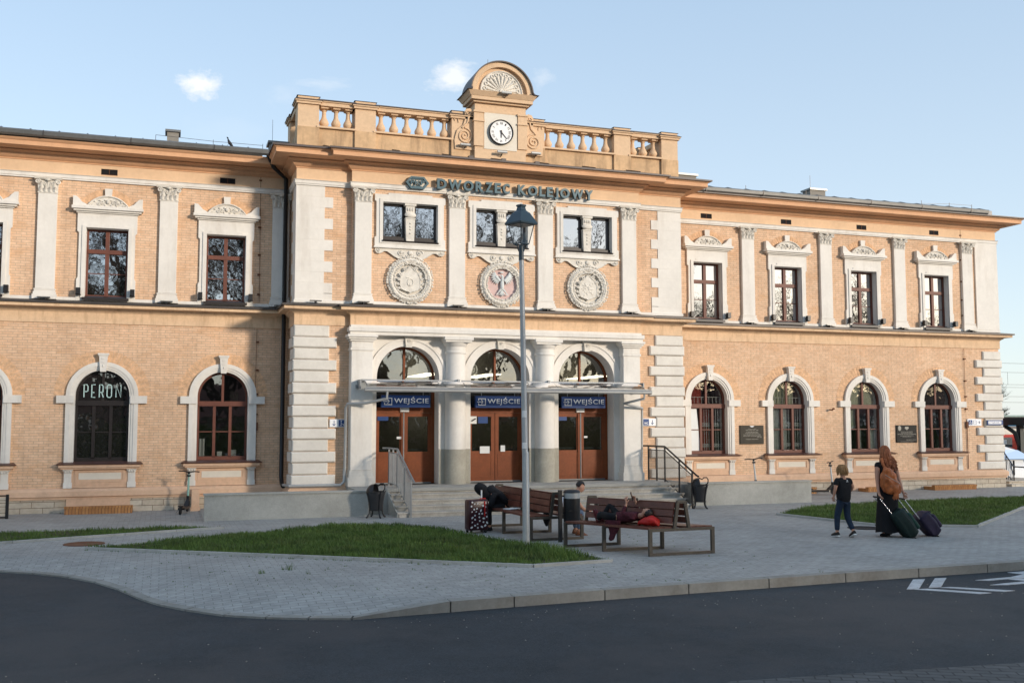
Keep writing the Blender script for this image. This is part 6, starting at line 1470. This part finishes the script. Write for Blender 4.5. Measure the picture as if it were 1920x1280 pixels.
#@@
# ------------------------------------------------------------------ people
def V3(*a): return Vector(a)
def figure(name, J, loc, rz, label, skinm='skin', face=False, sc=1.0, curl=1.0, handspec=None, sub=2, cat='person'):
    """J: joints in local metres. One continuous skinned body with head, neck, limbs, palms and five fingers a side."""
    o = empty(name, loc, rz, label, cat); nd, ed = {}, []
    def n(k, p, r, r2=None): nd[k] = (*p, r * sc, (r2 or r) * sc)
    n('pelvis', J['pelvis'], .115, .10); n('waist', J['waist'], .105, .085); n('chest', J['chest'], .125, .095); n('neck0', J['neck'], .052)
    f = J['face'].normalized(); u = J['headup'].normalized(); s_ = f.cross(u).normalized()
    hb = J['neck'] + u * .055 * sc
    n('neck1', hb, .047); n('jaw', hb + u * .045 * sc + f * .022 * sc, .058); n('face', hb + u * .095 * sc + f * .018 * sc, .072); n('cran', hb + u * .145 * sc - f * .006 * sc, .080, .078); n('crown', hb + u * .185 * sc - f * .008 * sc, .058)
    n('nose', hb + u * .085 * sc + f * .098 * sc, .012); n('earl', hb + u * .09 * sc - s_ * .080 * sc, .015); n('earr', hb + u * .09 * sc + s_ * .080 * sc, .015)
    ed += [('pelvis', 'waist'), ('waist', 'chest'), ('chest', 'neck0'), ('neck0', 'neck1'), ('neck1', 'jaw'), ('jaw', 'face'), ('face', 'cran'), ('cran', 'crown'), ('face', 'nose'), ('face', 'earl'), ('face', 'earr')]
    for S_ in 'LR':
        n('sh' + S_, J['sh' + S_], .052); n('el' + S_, J['el' + S_], .036); n('wr' + S_, J['wr' + S_], .025); ed += [('chest', 'sh' + S_), ('sh' + S_, 'el' + S_), ('el' + S_, 'wr' + S_)]
        m_ = J['el' + S_].lerp(J['wr' + S_], .35); 
        hd = J['hd' + S_].normalized(); pn = J.get('pn' + S_, Vector((0, 1, 0))).normalized(); sd_ = hd.cross(pn).normalized()
        pm_ = J['wr' + S_] + hd * .05 * sc; n('pa' + S_, pm_, .026, .020); n('pb' + S_, pm_ + hd * .035 * sc, .030, .016); ed += [('wr' + S_, 'pa' + S_), ('pa' + S_, 'pb' + S_)]
        for i, (q, L_) in enumerate(((-.027, .062), (-.009, .072), (.009, .067), (.027, .052))):
            b = pm_ + hd * .055 * sc + sd_ * q * sc; m1 = b + (hd * (1 - .35 * curl) + pn * .6 * curl).normalized() * L_ * .5 * sc; m2 = m1 + (hd * (.6 - .9 * curl) + pn * 1.0 * curl + hd * .2).normalized() * L_ * .5 * sc
            for t, p, r in (('a', b, .0092), ('b', m1, .0085), ('c', m2, .0072)): n('f%d%s%s' % (i, t, S_), p, r)
            ed += [('pb' + S_, 'f%da%s' % (i, S_)), ('f%da%s' % (i, S_), 'f%db%s' % (i, S_)), ('f%db%s' % (i, S_), 'f%dc%s' % (i, S_))]
        tb = pm_ - sd_ * .032 * sc; n('ta' + S_, tb, .012); n('tb' + S_, tb + (hd * .7 - sd_ * .5 + pn * .5).normalized() * .032 * sc, .0095); n('tc' + S_, tb + (hd * .75 - sd_ * .2 + pn * .9).normalized() * .058 * sc, .008); ed += [('pa' + S_, 'ta' + S_), ('ta' + S_, 'tb' + S_), ('tb' + S_, 'tc' + S_)]
        n('hp' + S_, J['hp' + S_], .085); n('kn' + S_, J['kn' + S_], .056); n('cf' + S_, J['kn' + S_].lerp(J['an' + S_], .3), .054); n('an' + S_, J['an' + S_], .036); n('to' + S_, J['to' + S_], .028); ed += [('pelvis', 'hp' + S_), ('hp' + S_, 'kn' + S_), ('kn' + S_, 'cf' + S_), ('cf' + S_, 'an' + S_), ('an' + S_, 'to' + S_)]
    skin_mesh('body', nd, ed, 'pelvis', skinm, o, sub)
    if face:
        for q in (-1, 1):
            e = MB(); e.ball(hb + u * .108 * sc + f * .083 * sc + s_ * q * .030 * sc, .010, 8, 6); e.build('eye', 'eye_dark', o, 60)
        e = MB(); c = hb + u * .048 * sc + f * .078 * sc; e.tube([c - s_ * .022, c + f * .006, c + s_ * .022], [.003, .007, .003], 6); e.build('mouth', 'red_hair', o, 60)
    return o, nd
def cloth(name, o, chains, mat, sub=2, root=None):
    """garment grown round (key, point, radius) nodes joined by edges"""
    nodes, edges = chains; return skin_mesh(name, nodes, edges, root or list(nodes)[0], mat, o, sub)
def torso_shirt(o, J, mat, sc=1, sleeve=.55, hem=None, name='shirt', fat=1.16, full=False):
    nd, ed = {}, []
    def n(k, p, r, r2=None): nd[k] = (*p, r * sc, (r2 or r) * sc)
    hem = hem or J['pelvis']
    n('hem', hem, .135 * fat, .112 * fat); n('waist', J['waist'], .125 * fat, .105 * fat); n('chest', J['chest'], .138 * fat, .108 * fat); n('collar', J['chest'].lerp(J['neck'], .78), .075)
    ed += [('hem', 'waist'), ('waist', 'chest'), ('chest', 'collar')]
    for S_ in 'LR':
        n('s' + S_, J['sh' + S_], .068); n('t' + S_, J['sh' + S_].lerp(J['el' + S_], sleeve), .058); ed += [('chest', 's' + S_), ('s' + S_, 't' + S_)]
        if full: n('e' + S_, J['el' + S_], .052); n('w' + S_, J['el' + S_].lerp(J['wr' + S_], .88), .036); ed += [('t' + S_, 'e' + S_), ('e' + S_, 'w' + S_)]
    return skin_mesh(name, nd, ed, 'hem', mat, o, 2)
def trousers(o, J, mat, sc=1, name='trousers'):
    nd, ed = {}, []
    def n(k, p, r, r2=None): nd[k] = (*p, r * sc, (r2 or r) * sc)
    n('p', J['pelvis'] + (J['waist'] - J['pelvis']) * .3, .122, .105)
    for S_ in 'LR':
        n('h' + S_, J['hp' + S_].lerp(J['kn' + S_], .18), .088); n('k' + S_, J['kn' + S_], .070); n('a' + S_, J['kn' + S_].lerp(J['an' + S_], .9), .056); ed += [('p', 'h' + S_), ('h' + S_, 'k' + S_), ('k' + S_, 'a' + S_)]
    return skin_mesh(name, nd, ed, 'p', mat, o, 2)
def shoe(o, an, to, mat, sole='paper', sc=1):
    d = (to - an); d.z = d.z; f = d.normalized(); m = MB()
    up = Vector((0, 0, 1)) if abs(f.z) < .8 else Vector((1, 0, 0)); s_ = f.cross(up).normalized(); up = s_.cross(f).normalized()
    pts = []
    for t, w_, h_ in ((-.35, .030, .05), (-.1, .036, .065), (.35, .040, .055), (.8, .046, .038), (1.15, .040, .030), (1.35, .018, .02)):
        c = an + d * t - up * .012; pts.append([c + s_ * w_ * sc * math.cos(a) + up * (h_ * sc * math.sin(a) if math.sin(a) > 0 else .02 * sc * math.sin(a)) for a in [2 * PI * i / 10 for i in range(10)]])
    m.loft([[tuple(p) for p in r] for r in pts]); so_ = m.build('shoe', mat, o, 60)
    m = MB(); m.loft([[tuple(p - up * .022 * sc + (p - (an + d * t)) * .08 * 0) for p in (an + d * t + s_ * w_ * sc * math.cos(a) - up * (.012 + .012 * math.sin(a)) * sc for a in [2 * PI * i / 10 for i in range(10)])] for t, w_ in ((-.38, .034), (-.1, .04), (.35, .043), (.8, .05), (1.2, .043), (1.4, .02))]); m.build('sole', sole, so_, 60)
def strands(o, name, mat, roots, rad, n=8):
    m = MB()
    for pts in roots: m.tube(pts, [rad * (1 - .6 * i / (len(pts) - 1)) for i in range(len(pts))], 5, cap=False)
    return m.build(name, mat, o, 60)
# --- the woman walking away
J = dict(pelvis=V3(0, 0, .90), waist=V3(0, .01, 1.04), chest=V3(0, .03, 1.22), neck=V3(0, .035, 1.385), face=V3(.25, 1, -.25), headup=V3(.02, .12, 1),
         shL=V3(-.19, .03, 1.325), elL=V3(-.235, -.02, 1.06), wrL=V3(-.285, -.10, .84), hdL=V3(-.15, -.55, -.75), pnL=V3(.4, -.7, -.3),
         shR=V3(.19, .03, 1.325), elR=V3(.225, -.03, 1.07), wrR=V3(.235, -.12, .83), hdR=V3(.05, -.5, -.8), pnR=V3(-.4, -.7, -.3),
         hpL=V3(-.085, 0, .86), knL=V3(-.09, .02, .47), anL=V3(-.09, -.06, .09), toL=V3(-.10, .06, .035), hpR=V3(.085, 0, .86), knR=V3(.10, .10, .48), anR=V3(.10, .12, .09), toR=V3(.11, .24, .035))
wo_, nd = figure('person', J, (12.66, -10.42, 0), 0, 'woman walking away with long reddish hair, black dress and orange backpack', curl=1.1, sc=1.08)
torso_shirt(wo_, J, 'black_fabric', sleeve=.42, fat=1.42, name='top')
m = MB(); rings = []
for z, rx, ry, yo in ((1.06, .125, .10, .01), (.98, .15, .13, 0), (.88, .175, .155, -.01), (.7, .18, .16, -.01), (.45, .185, .175, 0), (.25, .20, .19, 0), (.085, .215, .205, 0)):
    rx += .018; rings.append([(rx * (1 + .05 * math.sin(a * 7 + z * 3) * (1.1 - z)) * math.cos(a) - .01, yo + ry * (1 + .06 * math.sin(a * 5 + 1) * (1.1 - z)) * math.sin(a), z + .012 * math.sin(a * 4)) for a in [2 * PI * i / 40 for i in range(40)]])
m.loft(rings, cap=False); m.build('skirt', 'black_fabric', wo_, 70)
for s_ in 'LR': shoe(wo_, J['an' + s_] + V3(0, 0, -.03), J['to' + s_], 'black_fabric', 'rubber')
rnd = random.Random(8); rs = []; hc = V3(.0, .055, 1.545)
for i in range(230):
    a = rnd.uniform(PI * .96, PI * 2.04) if i % 5 else rnd.uniform(0, 2 * PI); e = rnd.uniform(.0, 1)
    d = V3(math.cos(a) * math.sin(e * 1.4), math.sin(a) * math.sin(e * 1.4), math.cos(e * 1.4)); p = hc + V3(d.x * .088, d.y * .10, d.z * .105)
    tl = rnd.uniform(.16, .31); sx = math.cos(a) * rnd.uniform(.10, .19) + .03; sy = -.06 - abs(math.sin(a)) * rnd.uniform(.02, .075) if math.sin(a) < 0 else .0
    pts = [hc + V3(0, -.01, .10), p + V3(0, 0, .012)]
    for k in range(1, 6):
        t = k / 5; w_ = .02 * math.sin(k * 1.9 + i); pts.append(V3(p.x * (1 - t) + sx * t * (1.15 if t < .8 else 1) + w_, (p.y + (-.02 * t)) * (1 - t) + (sy + .02) * t + w_ * .5, p.z - .10 - tl * t))
    rs.append(pts)
strands(wo_, 'hair', 'red_hair', rs, .0125)
bp = empty('orange_backpack', (12.55, -10.63, 1.02), R(-14), 'orange brown leather backpack hanging low on the back of the woman', 'backpack')
m = MB(); rings = []
for z, w_, d_, x in ((-.24, .07, .045, .07), (-.215, .13, .085, .05), (-.13, .165, .11, .03), (0, .168, .11, 0), (.10, .14, .095, -.02), (.18, .095, .07, -.04), (.235, .05, .04, -.05), (.25, .015, .012, -.05)):
    rings.append([(x + w_ * math.copysign(abs(math.cos(a)) ** .8, math.cos(a)), d_ * math.copysign(abs(math.sin(a)) ** .8, math.sin(a)), z) for a in [2 * PI * i / 24 for i in range(24)]])
m.loft(rings); b_ = m.build('bag', 'orange_leather', bp, 70)
crumple(b_, 11, .035)
m = MB(); m.tube([(-.12, -.07, .12), (.0, -.125, .04), (.14, -.10, -.04)], .005, 5); m.build('cord', 'dull_gold', bp, 40)
m = MB(); m.tube([(-.05, .03, .20), (-.085, .09, .32), (-.075, .15, .40), (-.06, .24, .38)], [.016, .026, .028, .02], 6); m.tube([(.03, .03, .16), (.10, .08, .20), (.13, .10, .05)], .012, 5); m.build('strap', 'orange_leather', bp, 50)
m = MB(); m.loft([[(x_ + .0 + w_ * math.cos(a), -.09 + d_ * math.sin(a), z) for a in [2 * PI * i / 12 for i in range(12)]] for z, w_, d_, x_ in ((-.20, .05, .02, .05), (-.18, .08, .03, .05), (-.06, .085, .035, .04), (-.04, .06, .02, .04))]); m.build('outer_pocket', 'orange_leather', bp, 60)
m = MB(); 
for i in range(9): m.tube([(.05 + i * .008, -.09, -.20), (.05 + (i - 4) * .014, -.10, -.30 - (i % 3) * .015)], .006, 4)
m.build('tassel', 'orange_leather', bp, 40)
# --- the boy
J = dict(pelvis=V3(0, 0, .66), waist=V3(0, 0, .77), chest=V3(0, .0, .92), neck=V3(0, .01, 1.04), face=V3(.1, 1, -.1), headup=V3(0, .05, 1),
         shL=V3(-.125, 0, .995), elL=V3(-.175, -.01, .84), wrL=V3(-.165, .05, .72), hdL=V3(.1, .25, -1), pnL=V3(.6, .4, 0),
         shR=V3(.125, 0, .995), elR=V3(.185, -.02, .86), wrR=V3(.185, .09, .76), hdR=V3(-.2, .7, -.6), pnR=V3(-.6, .2, -.2),
         hpL=V3(-.062, 0, .62), knL=V3(-.085, .08, .36), anL=V3(-.10, .07, .075), toL=V3(-.10, .18, .04), hpR=V3(.062, 0, .62), knR=V3(.085, .03, .35), anR=V3(.115, -.10, .10), toR=V3(.13, .0, .035))
by, nd = figure('person', J, (11.80, -10.28, 0), 0, 'small boy walking away in black t-shirt, dark jeans and black white sneakers', sc=.80)
torso_shirt(by, J, 'black_fabric', .88, .68, J['pelvis'] + V3(0, 0, -.10), 't_shirt', 1.32); trousers(by, J, 'navy_denim', .80)
for s_ in 'LR': shoe(by, J['an' + s_] + V3(0, 0, -.02), J['to' + s_], 'rubber', 'paper', .95)
m = MB(); m.ball((0, -.112, .985), (.012, .004, .012), 6, 4); m.box(-.022, .022, -.115, -.108, .962, .968); m.build('shirt_print', 'paper', by, 0)
rnd = random.Random(3); rs = []; hc = V3(0, .02, 1.165)
for i in range(150):
    a = rnd.uniform(PI * .75, PI * 2.25); e = rnd.uniform(.3, 1.0); d = V3(math.cos(a) * math.sin(e * 1.4), math.sin(a) * math.sin(e * 1.4), math.cos(e * 1.4)); p = hc + V3(d.x * .082, d.y * .088, d.z * .088)
    w_ = rnd.uniform(-.01, .01); rs.append([hc + V3(.01, -.01, .085), hc + V3(d.x * .05, d.y * .055, .082), p + V3(d.x * .01, d.y * .01, .0), V3(p.x * 1.12 + w_, p.y * 1.0 + d.y * .02, p.z - .055), V3(p.x * .98 + w_, p.y * .95 + d.y * .01, p.z - .105 - rnd.random() * .02)])
strands(by, 'hair', 'blond_hair', rs, .0125); by.scale = (1.05, 1.05, 1.05)
# --- man seated behind the round bin, leaning forward
J = dict(pelvis=V3(0, 0, .50), waist=V3(.06, 0, .60), chest=V3(.20, 0, .73), neck=V3(.335, 0, .80), face=V3(.75, -.15, -.62), headup=V3(.66, 0, .72),
         shL=V3(.24, .15, .765), elL=V3(.40, .17, .56), wrL=V3(.56, .07, .47), hdL=V3(.9, -.3, .1), pnL=V3(-.2, -.6, .3),
         shR=V3(.24, -.15, .765), elR=V3(.40, -.17, .55), wrR=V3(.55, -.08, .47), hdR=V3(.9, .3, .1), pnR=V3(-.2, .6, .3),
         hpL=V3(.03, .09, .48), knL=V3(.42, .14, .46), anL=V3(.40, .14, .09), toL=V3(.53, .15, .035), hpR=V3(.03, -.09, .48), knR=V3(.42, -.12, .47), anR=V3(.36, -.13, .09), toR=V3(.49, -.15, .035))
mn, nd = figure('person', J, (7.01, -8.22, -.035), 0, 'man with short dark hair in white shirt seated behind the round bin', face=True, curl=.9)
torso_shirt(mn, J, 'white_cloth', sleeve=.6, fat=1.08); trousers(mn, J, 'light_denim')
for s_ in 'LR': shoe(mn, J['an' + s_] + V3(0, 0, -.01), J['to' + s_], 'brown_leather', 'ladder_brown', 1.15)
u = J['headup'].normalized(); f = J['face'].normalized(); hc = J['neck'] + u * .20; m = MB()
M_ = Matrix.Translation(hc - f * .02 - u * .0) @ u.to_track_quat('Z', 'X').to_matrix().to_4x4(); mm = MB(M_); mm.ball((0, 0, -.008), (.086, .084, .084), 14, 9, .03)
# keep only the cap above the brow
keep = [i for i, v in enumerate(mm.v) if (Vector(v) - hc).dot(u) > (-.08 if (Vector(v) - hc).dot(f) < .0 else .03)]
ks = set(keep); mm.f = [q for q in mm.f if all(i in ks for i in q)]; mm.build('hair', 'dark_hair', mn, 60)
# --- black hooded person slumped on the far bench
J = dict(pelvis=V3(0, 0, .50), waist=V3(-.08, .02, .60), chest=V3(-.23, .03, .71), neck=V3(-.36, .03, .76), face=V3(-.8, -.25, -.55), headup=V3(-.75, 0, .55),
         shL=V3(-.26, -.15, .73), elL=V3(-.34, -.18, .52), wrL=V3(-.46, -.10, .44), hdL=V3(-.9, .3, -.1), pnL=V3(0, .6, -.2),
         shR=V3(-.26, .18, .73), elR=V3(-.34, .22, .54), wrR=V3(-.46, .10, .44), hdR=V3(-.9, -.3, -.1), pnR=V3(0, -.6, -.2),
         hpL=V3(-.02, -.09, .48), knL=V3(-.36, -.12, .46), anL=V3(-.34, -.12, .09), toL=V3(-.46, -.13, .035), hpR=V3(-.02, .09, .48), knR=V3(-.36, .12, .46), anR=V3(-.36, .12, .09), toR=V3(-.48, .13, .035))
hp_, nd = figure('person', J, (6.36, -6.92, -.035), R(4), 'person in black hooded jacket slumped forward on the far end of the left bench')
torso_shirt(hp_, J, 'black_fabric', 1.12, .6, name='jacket', fat=1.25, full=True); trousers(hp_, J, 'black_fabric', 1.0)
for s_ in 'LR': shoe(hp_, J['an' + s_] + V3(0, 0, -.01), J['to' + s_], 'rubber', 'rubber', 1.1)
u = J['headup'].normalized(); hc = J['neck'] + u * .10; M_ = Matrix.Translation(hc) @ u.to_track_quat('Z', 'Y').to_matrix().to_4x4(); mm = MB(M_); mm.ball((0, 0, .02), (.122, .116, .145), 16, 10, .05); mm.tube([(0, 0, -.22), (0, 0, -.12), (0, 0, -.02)], [.15, .135, .10], 12); mm.build('hood', 'black_fabric', hp_, 60)
m = MB(); rings = []
for t in range(7):
    q = t / 6; c = J['neck'].lerp(J['pelvis'] + V3(.10, 0, .08), q) + V3(0, 0, .03 + .05 * math.sin(q * 5)); r_ = (.10, .16, .19, .20, .20, .19, .14)[t]
    rings.append([(c.x + .2 * r_ * math.cos(a), c.y + r_ * math.cos(a), c.z + r_ * .62 * math.sin(a) * (1 + .15 * math.sin(3 * a + t * 2))) for a in [2 * PI * i / 18 for i in range(18)]])
m.loft(rings); m.build('jacket_folds', 'black_fabric', hp_, 70)
m = MB(); m.box(-.12, .12, -.1, .1, 0, .012); m.box(-.03, .2, -.16, .02, .012, .02); o = m.build('paper_bag', 'paper', None, 0); o.location = (6.32, -7.52, .447); o.rotation_euler = (0, 0, .4); tag(o, 'crumpled pale paper lying on the seat of the left bench', 'paper')
m = MB(); m.loft([[(.10 * w_ * math.cos(a), .045 * math.sin(a), z) for a in [2 * PI * i / 14 for i in range(14)]] for z, w_ in ((0, .1), (.05, .42), (.12, .7), (.2, .85), (.24, .5))]); o = m.build('hanging_bag', 'black_fabric', None, 60); o.location = (6.62, -8.62, .22); tag(o, 'small black cloth hanging off the back of the left bench', 'cloth bag')
# --- person lying on the right bench holding a phone
A = V3(7.47, -11.16, 0); ax = (V3(6.70, -10.0, 0) - A).normalized(); sd2 = V3(ax.y, -ax.x, 0)     # towards the feet; sd2 points to the back rest side
def LP_(t, s_, z): return A + ax * t + sd2 * s_ + V3(0, 0, z) - V3(7.2, -10.8, 0)
if sd2.x < 0: sd2 = -sd2
J = dict(pelvis=LP_(.63, .02, .545), waist=LP_(.52, .02, .56), chest=LP_(.38, .02, .59), neck=LP_(.22, .02, .60), face=(ax * .45 + V3(0, 0, .8)), headup=(-ax * .9 + V3(0, 0, .45)),
         shL=LP_(.27, -.13, .60), elL=LP_(.46, -.17, .63), wrL=LP_(.42, -.10, .78), hdL=V3(0, 0, 1) + ax * .1, pnL=sd2,
         shR=LP_(.27, .17, .60), elR=LP_(.42, .20, .66), wrR=LP_(.34, .08, .80), hdR=V3(0, 0, 1) - sd2 * .3 + ax * .3, pnR=-sd2,
         hpL=LP_(.66, -.06, .54), knL=LP_(.84, -.25, .61), anL=LP_(.99, -.04, .51), toL=LP_(1.03, -.05, .63), hpR=LP_(.66, .09, .54), knR=LP_(.88, .14, .74), anR=LP_(1.0, .08, .50), toR=LP_(1.08, .09, .57))
ly, nd = figure('person', J, (7.2, -10.8, -.015), 0, 'young person lying on the right bench holding up a phone, dark plaid shirt', face=True, sc=.84, curl=.7)
torso_shirt(ly, J, 'dark_plaid', .90, .6, J['pelvis'] + ax * .12, name='plaid_shirt', fat=1.2, full=True); trousers(ly, J, 'black_fabric', .84)
for s_ in 'LR': shoe(ly, J['an' + s_], J['to' + s_], 'maroon_leather', 'maroon_leather', 1.1)
for s_ in 'LR': 
    d = (J['an' + s_] - J['kn' + s_]).normalized(); m = MB(); m.tube([J['an' + s_] - d * .07, J['an' + s_] - d * .02], .042, 8); m.build('sock', 'paper', ly, 50)
u = J['headup'].normalized(); hc = J['neck'] + u * .15; mm = MB(Matrix.Translation(hc - J['face'].normalized() * .02) @ u.to_track_quat('Z', 'Y').to_matrix().to_4x4()); mm.ball((0, 0, .0), (.082, .08, .075), 14, 9, .05)
fn = J['face'].normalized(); ks = {i for i, v in enumerate(mm.v) if (Vector(v) - hc).dot(fn) < .035}; mm.f = [q for q in mm.f if all(i in ks for i in q)]; mm.build('hair', 'dark_hair', ly, 60)
m = MB(); q0 = LP_(.62, -.20, .46); m.loft([[tuple(q0 + ax * (w_ * math.cos(a) + dx) + sd2 * (.02 * math.sin(a)) + V3(0, 0, z)) for a in [2 * PI * i / 12 for i in range(12)]] for z, w_, dx in ((.06, .15, 0), (.0, .14, .0), (-.08, .10, -.02), (-.16, .06, 0), (-.24, .055, .03), (-.27, .02, .04))]); m.build('hanging_shirt_tail', 'dark_plaid', ly, 60)
ph = MB(); hm = (J['wrL'] + J['wrR']) / 2 + V3(7.2, -10.8, .055); ph.box(-.042, .042, -.006, .006, -.07, .07); o = ph.build('phone', 'phone_shell', None, 20); o.location = hm + V3(-.0, -.02, .05); o.rotation_euler = (R(-14), R(-8), R(58)); tag(o, 'dark phone held up by the person lying on the right bench', 'phone')
rb = empty('red_backpack', (7.40, -11.15, .445), math.atan2(ax.y, ax.x), 'bright red backpack used as a pillow on the right bench', 'backpack')
m = MB(); rings = []
for x, w_, h_ in ((-.20, .05, .035), (-.16, .09, .07), (-.08, .11, .09), (.02, .105, .08), (.11, .09, .055), (.17, .05, .03)): rings.append([(x, w_ * math.cos(a), h_ * .9 + h_ * .85 * math.sin(a)) for a in [2 * PI * i / 16 for i in range(16)]])
m.loft(rings); b_ = m.build('bag', 'red_cloth', rb, 70)
crumple(b_, 14, .02)
m = MB(); m.tube([(-.1, -.10, .1), (-.02, -.135, .12), (.06, -.11, .06), (.10, -.12, .0)], .014, 6); m.box(-.18, -.06, -.135, -.10, .05, .11); m.build('strap', 'black_fabric', rb, 50)
m = MB(); m.tube([(-.16, -.12, .07), (-.10, -.14, .06), (-.05, -.13, .03)], .008, 5); m.build('zip_pull', 'paper', rb, 50)
#@@
